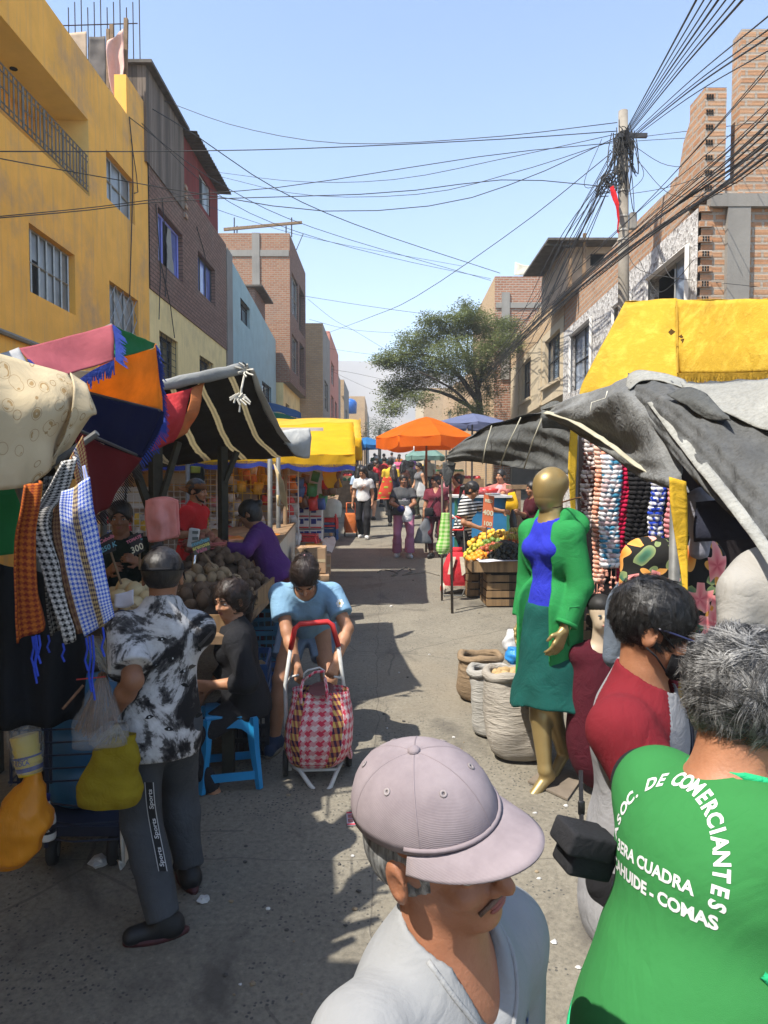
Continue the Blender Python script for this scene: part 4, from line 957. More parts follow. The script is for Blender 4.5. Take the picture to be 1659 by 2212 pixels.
  t0=w+d*.025*s+th*.022*s;t1=t0+(d*.6+th*.75-u*.25).normalized()*.042*s;t2=t1+(d*.9+th*.1-u*(.2+cl*.5)).normalized()*.036*s
  f.cap(t0,t1,.0145*s,.0115*s,.008);f.cap(t1,t2,.0108*s,.0085*s,.004)
 if hands:hand(wl,eL,hl,curl);hand(wr,eR,hr,curl)
 s*=1.07
 if not headless:
  f.cap(neck-sp*.02*s,hc-hu*.05*s+Rh@V((0,.018*s,0)),.054*s,.052*s,.025)
  hd=lambda x,y,z:HL(x,y,z)
  f.ell(hd(0,.012,.030),(.073*s,.092*s,.082*s),.02,Rh);f.ell(hd(0,-.022,-.035),(.058*s,.066*s,.075*s),.02,Rh)
  if face:
   f.ell(hd(0,-.058,-.088),(.026*s,.022*s,.018*s),.018,Rh)
   f.cap(hd(-.03,-.080,.018),hd(.03,-.080,.018),.010*s,.010*s,.012)
   for g in(1,-1):
    f.ell(hd(.033*g,-.074,-.002),(.017*s,.014*s,.011*s),.010,Rh,'s');f.ell(hd(.036*g,-.062,-.028),(.022*s,.022*s,.018*s),.015,Rh);f.ell(hd(.012*g,-.092,-.032),.0085*s,.006)
    f.ell(hd(.033*g,-.071,.001),(.0135*s,.0115*s,.0115*s),.003,Rh)
   f.cap(hd(0,-.086,.008),hd(0,-.106,-.027),.0075*s,.0115*s,.008)
   f.ell(hd(0,-.081,-.052),(.022*s,.010*s,.006*s),.005,Rh);f.ell(hd(0,-.079,-.063),(.019*s,.0105*s,.0065*s),.005,Rh)
  if ears:
   for g in(1,-1):
    f.ell(hd(.077*g,.012,-.006),(.010*s,.021*s,.033*s),.006,Rh@MR(R(18*g),3,'Z'));f.ell(hd(.087*g,.008,-.002),(.006*s,.012*s,.018*s),.004,Rh,'s')
 root=np_obj(name,f.mesh(),skin);root.location=loc;root.rotation_euler=(0,0,yaw);tag(root,label,cat,group)
 ORG[root.name]=V((0,0,0))
 if face and not headless:
  for g in(1,-1):
   mb=MB();mb.ell(HL(.033*g,-.0745,0),(.0125*s,.0095*s,.0072*s),10,8,Rh);e=mb.build('eye',EYEW,root,True,False,False)
   mb=MB();mb.ell(HL(.033*g,-.0805,0),(.0052*s,.004*s,.0052*s),8,6,Rh);mb.build('iris',EYEB,e,True,False,False)
   mb=MB();mb.tube([HL(.014*g,-.0895,.0175),HL(.032*g,-.0885,.0245),HL(.052*g,-.0735,.019)],.0038*s,5,True,[.003*s,.0045*s,.0022*s]);mb.build('eyebrow',BROW if hmat is not HGREY else HGREY,root,True,False,False)
  mb=MB();mb.ell(HL(0,-.0865,-.0535),(.021*s,.0062*s,.0042*s),12,6,Rh);mb.ell(HL(0,-.0850,-.0625),(.018*s,.0066*s,.0052*s),12,6,Rh);mb.build('lips',LIP,root,True,False,False)
 # hair
 if hair and not headless:
  g=Fld(np.array(hc)-.30*s,np.array(hc)+.22*s,max(res*.8,.006));o=.014*s
  if hair in('short','bun','pony','long','grey'):
   g.ell(HL(0,.016,.034),(.073*s+o,.090*s+o,.082*s+o),.015,Rh)
   if hair in('long','bun','pony'):g.ell(HL(0,.03,-.01),(.078*s,.085*s,.095*s),.02,Rh)
   cutz=.045 if hair=='short' else .05
   g.ell(HL(0,-.125,-.045),(.085*s,.088*s,.100*s),.012,Rh,'s')  # face opening
   if hair=='short':g.plane(HL(0,.05,-.075),Rh@V((0,.45,1)),.02)
   for q in(1,-1):g.ell(HL(.09*q,-.01,-.02),(.03*s,.035*s,.042*s),.01,Rh,'s')
   if hair=='bun':g.ell(HL(0,.115,.055),(.036*s,.036*s,.034*s),.012)
   if hair=='pony':g.cap(HL(0,.10,.03),HL(0,.15,-.03),.026*s,.032*s,.02);g.cap(HL(0,.15,-.03),HL(0,.13,-.17),.032*s,.016*s,.02)
   if hair=='long':
    for q in(1,-1):g.cap(HL(.05*q,.05,-.02),HL(.075*q,.06,-.20),.050*s,.035*s,.03)
    g.cap(HL(0,.08,0),HL(0,.09,-.24),.07*s,.045*s,.03)
  elif hair=='cap_under':
   g.ell(HL(0,.02,.01),(.080*s,.095*s,.080*s),.012,Rh);g.plane(HL(0,0,.045),Rh@V((0,0,-1)),.004);g.plane(HL(0,.03,-.055),Rh@V((0,.5,1)),.01);g.plane(HL(0,-.035,0),Rh@V((0,1,0)),.01)
   for q in(1,-1):g.ell(HL(.09*q,.0,-.02),(.03*s,.034*s,.046*s),.01,Rh,'s')
  g.wrinkle(.0025,90,seed);np_obj('hair',g.mesh(),hmat,root)
 s/=1.07
 # clothes
 if top:
  ease=top.get('ease',.016);sl=top.get('sleeve',.55);f=Fld(lo-.03,hi+.03,top.get('res',cres));torso(f,ease,.06)
  hemz=top.get('hem',.10)  # distance of hem below pelvis centre along the spine
  f.cap(pel+sp*.08*s,pel-sp*(hemz+.05)*s,.10*s*fat+ease,.11*s*fat+ease,.05)
  f.ell(pel-sp*(hemz*.6)*s,(.165*s*fat+ease,.125*s*fat+ease,.14*s+ease),.05,Rs)
  f.plane(pel-sp*hemz*s,sp,.006)
  for a,b,c in((shL,eL,wl),(shR,eR,wr)):
   o=ease+top.get('loose',.012)
   if sl<=0:continue
   if sl<=1:f.cap(a,a+(b-a)*sl,.056*s*fat**.5+o*.7,.052*s*fat**.4+o,.03,flat=True)
   else:
    f.cap(a,b,.054*s*fat**.5+o*.8,.046*s+o*.7,.03);f.cap(b,b+(c-b)*(sl-1),.046*s+o*.7,.036*s+o*.5,.02,flat=True)
  if sl<=0:
   for a in(shL,shR):f.ell(a+(a-neck)*.35,.075*s,.02,None,'s')
  f.wrinkle(top.get('wr',.0055),top.get('wf',17),seed,(1,1,.6))
  nr=top.get('neck',.066)*s
  f.cap(neck-sp*.012*s+sf*.012,neck+nd*.2*s,nr,nr*1.25,.016,'s')
  if top.get('vneck'):f.cap(neck+sf*.07*s,neck-sp*.085*s+sf*.13*s,.050*s,.022*s,.016,'s')
  o=np_obj(top.get('name','shirt'),f.mesh(),top['mat'],root);J['top']=o
  if 'collar' in top:
   g=Fld(np.array(neck)-.2*s,np.array(neck)+.2*s,cres*.8);g.cap(neck-sp*.03*s,neck+nd*.045*s,.082*s,.070*s,.01);g.cap(neck-sp*.02*s,neck+nd*.2*s,.062*s,.064*s,.005,'s');g.plane(neck+nd*.035*s,-nd,.004);g.plane(neck-sp*.035*s,sp,.004)
   np_obj('collar',g.mesh(),top['collar'],o)
 if bottom:
  ease=bottom.get('ease',.014);f=Fld(lo-.02,hi+.02,bottom.get('res',cres));L=bottom.get('len',1.0);fl=bottom.get('flare',0)
  pe=min(ease,.006)if top else ease;f.ell(pel+sp*.01*s,(.152*s*fat*(1.06 if fem else 1)+pe,.112*s*fat+pe,.12*s+pe),.04,Rs);f.ell(pel-V((0,0,.06*s)),(.15*s*fat+pe,.118*s*fat+pe,.11*s),.04)
  if bottom.get('skirt'):
   c0=pel-V((0,0,.05));c1=(al+ar)/2;c1=c0+(c1-c0)*L;f.cap(c0,c1,.15*s*fat,.15*s*fat+fl,.05,flat=True)
  else:
   for a,b,c in((hipL,kL,al),(hipR,kR,ar)):
    if L<=.5:f.cap(a,a+(b-a)*(L*2),.090*s*fat**.6+ease,.074*s*fat**.5+ease+fl,.035,flat=True)
    else:
     q=L*2-1;f.cap(a,b,.088*s*fat**.6+ease,.062*s+ease*.9,.035);e=b+(c-b)*q
     f.cap(b,b+(e-b)*.4,.061*s+ease*.9,.060*s+ease*.8+fl*.4,.02);f.cap(b+(e-b)*.4,e,.060*s+ease*.8+fl*.4,.043*s+ease*.9+fl,.02,flat=True)
  f.plane(pel+sp*bottom.get('rise',.03)*s,-sp,.005);f.wrinkle(bottom.get('wr',.005),bottom.get('wf',19),seed+3,(1,1,.9))
  J['bottom']=np_obj(bottom.get('name','trousers'),f.mesh(),bottom['mat'],root)
 if shoe:
  for a,d in((al,fdl),(ar,fdr)):
   z=a.z-.055*s;g=Fld(np.array(a)-.26*s,np.array(a)+.26*s,min(cres,.010));h0=V((a.x,a.y,z))-d*.035*s;sdv=d.cross(V((0,0,1)))
   g.cap(h0+V((0,0,.012)),h0+d*.06*s+V((0,0,.02)),.046*s,.044*s,.03);g.cap(h0,h0+d*.165*s,.042*s,.036*s,.025);g.cap(h0+d*.10*s+sdv*.015*s,h0+d*.17*s-sdv*.006*s,.036*s,.030*s,.02)
   if not shoe.get('open'):g.cap(a,h0+V((0,0,.02)),.047*s,.044*s,.03)
   g.plane((a.x,a.y,a.z+.02*s),(-d*.15+V((0,0,-1))),.004);g.plane((a.x,a.y,z-.030*s),(0,0,1),.004)
   so=np_obj(shoe.get('name','shoe'),g.mesh(),shoe['mat'],root)
   mb=MB();n=16;prof=[]
   for i in range(n):
    t=2*math.pi*i/n;L_=math.cos(t);W_=math.sin(t);prof.append(h0+d*(.066*s+L_*(.138*s))+sdv*(W_*.047*s*(1-.15*abs(L_)))-V((0,0,.036*s)))
   mb.prism(prof,(0,0,.024*s));mb.build('sole',shoe.get('sole',shoe['mat']),so,True,False,False)
 return root,J
def child_np(name,root,fld,mat):return np_obj(name,fld.mesh(),mat,root)
def strands(name,hairobj,root,mat,n,length,width,flow,lift=.35,seed=1,wave=0,base=0,clump=0,spread=.006,avoid=()):
 """thin tapering ribbons combed over a hair cap, optionally gathered in wavy locks"""
 me=hairobj.data;N=len(me.vertices);co=np.empty(N*3,np.float32);me.vertices.foreach_get('co',co);co=co.reshape(-1,3).astype(float)
 no=np.empty(N*3,np.float32);me.vertices.foreach_get('normal',no);no=no.reshape(-1,3).astype(float)
 r=np.random.default_rng(seed);nrm=lambda a:a/(np.linalg.norm(a,axis=1)[:,None]+1e-9)
 if clump:
  ci=r.integers(0,N,clump);k=r.integers(0,clump,n);idx=ci[k];cf=flow(co[ci])+r.normal(size=(clump,3))*.40;fl=cf[k]+r.normal(size=(n,3))*.07
  nn=no[idx];j=r.normal(size=(n,3))*spread;j-=nn*(j*nn).sum(1)[:,None];p=co[idx]+j;ph=(r.random((clump,1))*6.3)[k]+r.normal(size=(n,1))*.25;cu=(r.normal(size=(clump,1))*.7)[k];h0=(r.random((clump,1)))[k]*base
  tip=-j*.75
 else:
  idx=r.integers(0,N,n);nn=no[idx];p=co[idx]+r.normal(size=(n,3))*.002;fl=flow(p)+r.normal(size=(n,3))*.20;ph=r.random((n,1))*6.3;cu=r.normal(size=(n,1))*.5;h0=base*r.random((n,1));tip=0
 fl-=nn*(fl*nn).sum(1)[:,None];fl=nrm(fl);p=p+nn*h0;L0=np.full((n,1),length)
 for c_,r_ in avoid:L0[np.linalg.norm(p+fl*length*.6-np.array(c_),axis=1)<r_]*=.12
 L=L0*r.uniform(.6,1.2,n)[:,None];sd_=nrm(np.cross(fl,nn));vs=[];K=7 if wave else 4
 for k in range(K+1):
  t=k/K;c=p+tip*t*t+fl*L*t+nn*(lift*L*t*(1-.75*t))-nn*(L*L*t*t*3.2)+sd_*(cu*L*t*t*.6)+(sd_*(np.sin(5.0*t+ph)-np.sin(ph))+nn*(np.cos(5.0*t+ph)-np.cos(ph))*.45)*wave-nn*.001
  w_=width*(1-t**2*.85);vs.append(c-sd_*w_);vs.append(c+sd_*w_)
 vs=np.stack(vs,1);fs=[];base_=np.arange(n)[:,None]*(2*(K+1))
 for k in range(K):fs.append(np.concatenate([base_+2*k,base_+2*k+1,base_+2*k+3,base_+2*k+2],1))
 return np_obj(name,(vs.reshape(-1,3),np.concatenate(fs)),mat,root)
def surf_text(mb,tree_,lines,org,ux,uy,dirv,off=.003,place=None):
 """flat lettering dropped on a surface along dirv; place maps (x,y) in metres to the plane"""
 for s_,size,x,y,kw in lines:
  vs,fs=text_mesh(s_,size,**kw);b=len(mb.v)
  for v in vs:
   q=place(v.x+x,v.y+y)if place else(v.x+x,v.y+y);p=V(org)+V(ux)*q[0]+V(uy)*q[1]
   hit=tree_.ray_cast(p-V(dirv)*.6,V(dirv));h=hit[0]if hit[0]is not None else p
   mb.v.append(h-V(dirv)*off)
  for f_ in fs:mb.face([b+i for i in f_])
def bvh(o):return BVHTree.FromPolygons([v.co.copy()for v in o.data.vertices],[list(p.vertices)for p in o.data.polygons])
# GOODS KIT
def m_plaid(name,c1,c2,n=10,m=None,band=None,trans=0,hound=True):
 """woven checks on UV; band = (u0,u1,colA,colB,colC) gives a striped centre band"""
 if name in MC:return MC[name]
 t=NT(name);sx=t.n('ShaderNodeSeparateXYZ');t.l(t.tc.outputs['UV'],sx.inputs[0]);m=m or n
 def st(o,k,off=0):return t.math('GREATER_THAN',t.math('FRACT',t.math('ADD',t.math('MULTIPLY',o,k),off)),.5)
 u,v=sx.outputs[0],sx.outputs[1]
 if hound:u2=t.math('ADD',u,t.math('MULTIPLY',t.math('SUBTRACT',t.math('PINGPONG',t.math('MULTIPLY',v,m*2),.5),.25),.45/n));v2=t.math('ADD',v,t.math('MULTIPLY',t.math('SUBTRACT',t.math('PINGPONG',t.math('MULTIPLY',u,n*2),.5),.25),.45/m))
 else:u2,v2=u,v
 a,b=st(u2,n),st(v2,m);f=t.math('MULTIPLY',t.math('ADD',a,b),.5)
 c1,c2=lin(c1)[:3],lin(c2)[:3];mid=tuple(.45*x+.55*y for x,y in zip(c1,c2));c=t.ramp(f,[(0,c1),(.5,mid),(1,c2)],'CONSTANT' if False else 'LINEAR')
 for bd in(band or[]):
  u0,u1,ca,cb,cc=bd;k=t.ramp(t.math('MULTIPLY',t.math('ADD',st(v,m*.8),st(t.math('ADD',u,t.math('MULTIPLY',v,.2)),n*1.3)),.5),[(0,ca),(.5,cb),(1,cc)])
  ins=t.math('MULTIPLY',t.math('GREATER_THAN',u,u0),t.math('LESS_THAN',u,u1));c=t.mix(ins,c,k)
 c=t.mix(t.ramp(t.noise(5,5),[(.4,(0,0,0)),(.8,(.35,)*3)]),c,tuple(x*.5 for x in c2))
 h=t.math('ADD',t.noise(9,3),t.math('MULTIPLY',t.noise(700,1),.1))
 MC[name]=t.done(c,.92,t.bump(h,.45,.015),0,.1,trans);return MC[name]
def loft(mb,rings,n=20,amp=0,sc=8,uvs=(1,1),cap0=True,cap1=True,power=2.0,m=14,uvrep=None):
 """rings: (centre, ax, ay) ; smooth closed section along the rings"""
 C=[V(r[0])for r in rings];A=[V(r[1])for r in rings];B=[V(r[2])for r in rings];b=len(mb.v)
 for j in range(m+1):
  t=j/m;c,ax,ay=crom(C,t),crom(A,t),crom(B,t)
  for k in range(n+1):
   a=2*math.pi*k/n;ca,sa=math.cos(a),math.sin(a);q=2/power
   p=c+ax*(abs(ca)**q*math.copysign(1,ca))+ay*(abs(sa)**q*math.copysign(1,sa))
   if amp:
    p0=c+ax*ca+ay*sa;kk=nz(p0,sc)+.5*nz(p0+V((3,1,7)),sc*2.1)
    if k==n:kk=nz(c+ax+ay*0,sc)+.5*nz(c+ax+V((3,1,7)),sc*2.1)
    d=(p-c);p=p+d.normalized()*amp*kk if d.length>1e-6 else p
   mb.v.append(p)
 W=n+1
 for j in range(m):
  for k in range(n):
   mb.face([b+j*W+k,b+j*W+k+1,b+(j+1)*W+k+1,b+(j+1)*W+k],[(k/n*uvs[0],j/m*uvs[1]),((k+1)/n*uvs[0],j/m*uvs[1]),((k+1)/n*uvs[0],(j+1)/m*uvs[1]),(k/n*uvs[0],(j+1)/m*uvs[1])])
 for jj,cc in((0,cap0),(m,cap1)):
  if cc:mb.face([b+jj*W+k for k in range(n)],[(.5,.5)]*n)
 return mb
def fringe(mb,pts,L,n,d=(0,0,-1),wd=.004,jit=.3):
 P_=[V(p)for p in pts];d=V(d)
 for i in range(n):
  p=crom(P_,(i+.5)/n);l=L*(1+random.uniform(-jit,jit));s_=V((random.uniform(-1,1),random.uniform(-1,1),0))*L*.12;e=V((wd,wd*.3,0))
  q=p+d*l+s_;m_=p+d*l*.5+s_*.2
  mb.poly([p-e,p+e,m_+e,m_-e]);mb.poly([m_-e,m_+e,q+e*.6,q-e*.6])
 return mb
XA,YA,ZA=V((1,0,0)),V((0,1,0)),V((0,0,1))
def sheet(name,rows,mat,label=None,cat='cloth',parent=None,nu=26,nv=20,amp=.012,sc=5,uvs=(1,1),thick=.004,fold=None,group=None):
 mb=MB();cloth(mb,px_rows(rows)if not isinstance(rows[0][0],Vector)else rows,nu,nv,amp,sc,uvs,fold)
 o=mb.build(name,mat,parent,True,thick=thick);return tag(o,label,cat if label and not parent else None,group)
def part(root,name,mat,fn,smooth=False):
 mb=MB();fn(mb);return mb.build(name,mat,root,smooth)
def heap(protos,c,rx,ry,h,n,gap,label,cat,group,tilt=(0,0),up=None):
 """pile of single objects on a mound"""
 out=[];tries=0;c=V(c)
 while len(out)<n and tries<n*60:
  tries+=1;a=random.uniform(0,6.283);d=math.sqrt(random.random());x,y=d*math.cos(a),d*math.sin(a)
  z=h*(1-d**1.7)+tilt[0]*x*rx+tilt[1]*y*ry;p=c+V((x*rx,y*ry,z))
  if any((p-q).length<gap for q in out):continue
  out.append(p);src=random.choice(protos)
  o=src.copy();COL.objects.link(o);o.location=p;o.rotation_euler=(random.uniform(0,6),random.uniform(0,6),random.uniform(0,6))if up is None else(random.uniform(-up,up),random.uniform(-up,up),random.uniform(0,6))
  k=random.uniform(.85,1.15);o.scale=(k,)*3;tag(o,label,cat,group)
 return out
def proto(name,mat,r,fn=None,n=12,m=8):
 mb=MB();mb.ell((0,0,0),r,n,m,fn=fn);o=mb.build(name,mat,None,True,False);COL.objects.unlink(o);return o
def lump(k,seed=0,sc=1.5):return lambda q:1+k*mnoise.noise(q*sc+V((seed,seed*2,3)))
def crate(name,label,c,size,rz,mat,group=None,nsl=7,rows=3,cat='crate'):
 """slatted plastic crate, c = centre of the base"""
 t=thing(name,label,cat,c,rz,group);x,y,z=size;M_=MR(0,3,'Z');w_=.012
 body=MB()
 def bx(cx,cy,cz,sx,sy,sz):body.box(V((cx,cy,cz)),(sx,sy,sz))
 bx(0,0,.012,x-.01,y-.01,.016)
 for k in range(rows+1):
  zz=.015+(z-.03)*k/rows;hh=.03 if k<rows else .04
  for sg in(1,-1):bx(0,sg*(y/2-w_/2),zz,x,w_,hh);bx(sg*(x/2-w_/2),0,zz,w_,y-2*w_-.002,hh)
 for i in range(nsl+1):
  u=-x/2+.012+(x-.024)*i/nsl
  for sg in(1,-1):bx(u,sg*(y/2-w_/2),z/2,.010 if 0<i<nsl else .03,w_*.7,z-.01)
 for i in range(nsl):
  v=-y/2+.02+(y-.04)*i/(nsl-1)
  for sg in(1,-1):bx(sg*(x/2-w_/2),v,z/2,w_*.7,.010 if 0<i<nsl-1 else .03,z-.012)
 body.build('body',mat,t,world=False);return t
def wood_crate(label,c,size,rz,slats=4,mat=None,group=None):
 t=thing('wooden_crate',label,'crate',c,rz,group);x,y,z=size;mat=mat or CRATEW
 for sx in(1,-1):
  for sy in(1,-1):
   mb=MB();mb.box((sx*(x/2-.025),sy*(y/2-.025),z/2),(.045,.045,z));mb.build('corner_post',mat,t,world=False)
 hh=z/slats
 for sg in(1,-1):
  for nm,ax in(('front_slats',0),('side_slats',1)):
   mb=MB()
   for k in range(slats):
    zz=hh*(k+.5);sz=hh*.80
    if ax==0:mb.box((0,sg*(y/2+.006),zz+random.uniform(-.004,.004)),(x+.02,.012,sz))
    else:mb.box((sg*(x/2+.006),0,zz),(.012,y-.004,sz))
   mb.build(nm,mat,t,world=False)
 mb=MB();mb.box((0,0,.02),(x-.06,y-.06,.015));mb.build('bottom',mat,t,world=False);return t
# LEFT SIDE: NEAR STALL
random.seed(21)
# --- cream sheet with ring pattern
def m_rings():
 t=NT('ring_cloth');uv=t.tc.outputs['UV'];vo=t.n('ShaderNodeTexVoronoi');vo.inputs['Scale'].default_value=4.6;vo.inputs['Randomness'].default_value=.9
 t.l(uv,vo.inputs['Vector']);d=vo.outputs['Distance']
 r1=t.math('LESS_THAN',t.math('ABSOLUTE',t.math('SUBTRACT',d,.40)),.013);r2=t.math('MULTIPLY',t.math('LESS_THAN',t.math('ABSOLUTE',t.math('SUBTRACT',d,.30)),.045),t.math('GREATER_THAN',t.noise(5,2,.5,'UV'),.52))
 c=t.ramp(t.noise(3,4),[(.3,(.43,.345,.215)),(.7,(.52,.425,.275))]);c=t.mix(t.math('MULTIPLY',r1,.8),c,(.24,.15,.06));c=t.mix(t.math('MULTIPLY',r2,.8),c,(.28,.17,.06))
 return t.done(c,.85,t.bump(t.math('ADD',t.noise(7,4,dist=1),t.math('MULTIPLY',t.noise(600,1),.05)),.5,.02),0,.2,.15)
RINGS=m_rings()
sheet('draped_cloth',[[(-330,690,2.1),(-140,735,2.3),(0,764,2.5),(90,790,2.6),(148,806,2.65)],[(-330,800,2.0),(-140,850,2.15),(0,860,2.32),(100,870,2.42),(180,868,2.6)],[(-330,900,1.95),(-140,950,2.1),(0,960,2.28),(80,965,2.38),(150,930,2.55)],[(-330,1010,1.95),(-140,1060,2.1),(0,1056,2.26),(70,1044,2.36),(133,990,2.52)]],RINGS,
  'cream cloth with brown ring pattern draped over the near left stall','cloth',None,34,26,.02,4.5,(2.4,1.6),fold=lambda u,v:.03*math.sin(u*21)*v*(.4+.6*math.sin(u*7+1)))
sheet('cloth_corner',[[(150,806,2.62),(185,828,2.62),(187,838,2.62)],[(158,850,2.52),(190,880,2.55),(207,890,2.58)],[(140,935,2.5),(165,925,2.53),(190,905,2.58)],[(100,1015,2.46),(120,1000,2.5),(138,985,2.55)]],RINGS,
  'loose folded corner of cream cloth hanging in front of scarves','cloth',None,16,20,.02,6,(.6,.9))
# unseen tarps added over the near left stall to put the road in shade
sheet('shade_tarp',[[V((-3.2,-2.0,3.55)),V((-2.4,-2.0,3.45)),V((-1.45,-2.0,3.35))],[V((-3.2,.2,3.5)),V((-2.4,.2,3.4)),V((-1.48,.2,3.3))],[V((-3.2,1.65,3.5)),V((-2.4,1.65,3.4)),V((-1.5,1.65,3.3))]],fabric('grey_shade_tarp',(.36,.36,.34),4,.5,.5),'unseen grey tarp added over the near left stall to shade the road','tarp',nu=14,nv=10,amp=.04,sc=1.5)
sheet('shade_tarp',[[V((-3.4,1.35,2.95)),V((-2.4,1.35,2.9)),V((-1.62,1.35,2.95))],[V((-3.4,2.6,3.0)),V((-2.4,2.6,2.95)),V((-1.62,2.6,2.95))],[V((-3.4,3.7,2.9)),V((-2.7,3.7,2.85)),V((-2.06,3.7,2.82))]],fabric('grey_shade_tarp',()),'second unseen grey tarp added nearer the parasol to shade the road','tarp',nu=12,nv=8,amp=.03,sc=1.5)  # extra unseen occluder, closes sunlit gaps left on the road
# --- patchwork parasol
pu=thing('patchwork_parasol','big patchwork parasol of maroon, green, orange and navy panels with blue fringe','parasol',gnd(150,1900))
MAR=fabric('maroon_cloth',(.30,.075,.09),5,.4,.10,.35);GRN=fabric('green_cloth',(.02,.16,.05),6,.4,.25);ORA=fabric('orange_cloth',(.68,.29,.03),9,.5,.55,.25)
NAV=fabric('navy_cloth',(.003,.005,.032),5,.4,.06);DRD=fabric('dark_red_cloth',(.11,.008,.010),4,.3,.25);FRI=fabric('blue_fringe',(.025,.045,.22),30,.3)
A,B,B2,C_,E_,F_,G_,H_,I_=(40,752,2.95),(243,702,3.35),(250,778,3.2),(334,742,3.9),(346,885,4.0),(300,985,3.9),(233,1092,3.75),(160,925,3.15),(150,838,3.2)
sheet('maroon_panel',[[A,(140,728,3.15),B],[(70,790,2.9),(150,765,3.1),(246,740,3.25)],[(100,836,2.9),(165,802,3.05),(246,778,3.2)]],MAR,parent=pu,amp=.02,sc=3)
sheet('shade_panel',[[V((-3.0,3.5,2.62)),at(60,800,3.9),at(240,800,4.15),at(336,790,4.25)],[V((-3.1,4.0,2.6)),at(80,830,4.2),at(240,815,4.4),at(340,812,4.5)],[V((-3.2,4.6,2.5)),at(110,860,4.6),at(245,840,4.7),at(345,835,4.85)]],fabric('grey_shade_cloth',(.45,.42,.38),5,.4,.5),parent=pu,amp=.02,sc=2)  # hidden cloth added so the parasol throws a broad shade
sheet('grey_panel',[[(-20,772,2.8),A],[(-10,790,2.8),(66,800,2.85)]],fabric('pale_grey_cloth',(.30,.30,.30),5),parent=pu,nu=8,nv=4)
sheet('green_panel',[[B,(290,722,3.6),C_],[(247,740,3.4),(290,742,3.6),(332,748,3.88)],[(248,772,3.3),(285,766,3.5),(330,752,3.86)]],GRN,parent=pu,nu=12,nv=8)
sheet('orange_panel',[[(236,780,3.42),(285,766,3.6),(335,750,3.9)],[(205,810,3.42),(275,815,3.6),(341,812,3.95)],[(165,838,3.42),(250,868,3.65),(346,886,4.0)]],ORA,parent=pu,amp=.02,sc=4)
sheet('orange_panel',[[(334,745,3.9),(337,742,3.95)],[(340,812,3.95),(345,820,4.0)],[(338,850,3.98),(351,880,4.02)],[(346,886,4.0),(352,905,4.02)]],ORA,parent=pu,nu=4,nv=12)
sheet('navy_panel',[[(150,836,3.35),(250,866,3.6),(346,886,3.98)],[(150,880,3.35),(240,925,3.6),(330,935,3.96)],[(158,926,3.3),(225,960,3.6),(302,988,3.9)]],NAV,parent=pu,amp=.03,sc=3)
sheet('navy_panel',[[(346,886,3.98),(354,890,4.0)],[(330,935,3.95),(348,925,4.0)],[(302,988,3.9),(318,985,3.95)]],NAV,parent=pu,nu=4,nv=10)
sheet('dark_red_panel',[[(158,926,3.25),(230,962,3.55),(303,990,3.88)],[(165,1000,3.25),(222,1030,3.5),(268,1040,3.8)],[(175,1110,3.2),(210,1115,3.4),(232,1094,3.72)]],DRD,parent=pu,amp=.03,sc=3)
for q_,l_,n_,d_,w_ in((((150,835,3.0),(200,800,3.1),(246,778,3.19)),.055,34,(0,0,-1),.004),(((336,743,3.9),(343,810,3.98),(350,885,4.02),(345,930,3.98),(300,1000,3.9)),.055,60,(.55,0,-.8),.0045),
      (((60,775,2.88),(85,800,2.88),(90,825,2.88)),.05,24,(.6,0,-.7),.006),(((243,700,3.34),(249,740,3.25),(250,778,3.2)),.06,26,(.7,0,-.6),.005)):
 part(pu,'blue_fringe',FRI,lambda mb:fringe(mb,[at(*q)for q in q_],l_,n_,d_,w_))
part(pu,'dark_fringe',M('dark_fringe',(.02,.012,.012),.9),lambda mb:fringe(mb,[at(*q)for q in((303,992,3.88),(268,1042,3.8),(233,1094,3.72),(200,1118,3.4))],.06,46,(.6,0,-.75),.003))
part(pu,'rib',FRAMED,lambda mb:(mb.cyl(at(*H_),at(*F_),.008,6),mb.cyl(at(150,838,3.33),at(346,887,3.97),.007,6),mb.cyl(at(90,770,3.3),at(*B),.01,6)))
part(pu,'mast',STEEL,lambda mb:mb.cyl(at(60,780,3.5),gnd(120,1800),.022,10))
# --- scarves hanging in a row
SC_G='checked scarves hanging in the near left stall'
def scarf(label,rows,mat,uvs,fold=None,tassel=None,amp=.012):
 t=thing('checked_scarf',label,'scarf',at(*rows[0][0]),0,SC_G)
 sheet('cloth',rows,mat,parent=t,uvs=uvs,nu=16,nv=30,amp=amp,sc=6,thick=.006,fold=fold)
 if tassel:
  def f(mb):
   for(px,py,D,L)in tassel:
    p=at(px,py,D);mb.tube([p,p+V((.004,0,-L*.35)),p+V((-.006,.004,-L*.7)),p+V((.004,0,-L))],.0035,5)
  part(t,'tassel',fabric('blue_yarn',(.03,.06,.40),40),f)
 return t
scarf('orange and red checked scarf, outermost on the left of the row',[[(55,1050,2.2),(90,1038,2.25)],[(45,1120,2.18),(84,1110,2.25)],[(32,1250,2.18),(82,1250,2.25)],[(38,1390,2.2),(100,1350,2.28)]],m_plaid('orange_plaid',(.42,.12,.02),(.16,.025,.015),6,30),(1,1),lambda u,v:.02*math.sin(u*7),[(70,1375,2.2,.10),(78,1372,2.2,.13),(84,1372,2.2,.09),(75,1374,2.2,.15)])
scarf('grey and black houndstooth scarf behind the black and white one',[[(95,1030,2.4),(135,1025,2.45)],[(88,1150,2.4),(128,1150,2.45)],[(100,1270,2.4),(140,1260,2.45)],[(110,1375,2.42),(160,1340,2.48)]],m_plaid('grey_hound',(.20,.19,.17),(.012,.011,.011),6,26),(1,1),lambda u,v:.015*math.sin(u*8),[(104,1372,2.4,.06)])
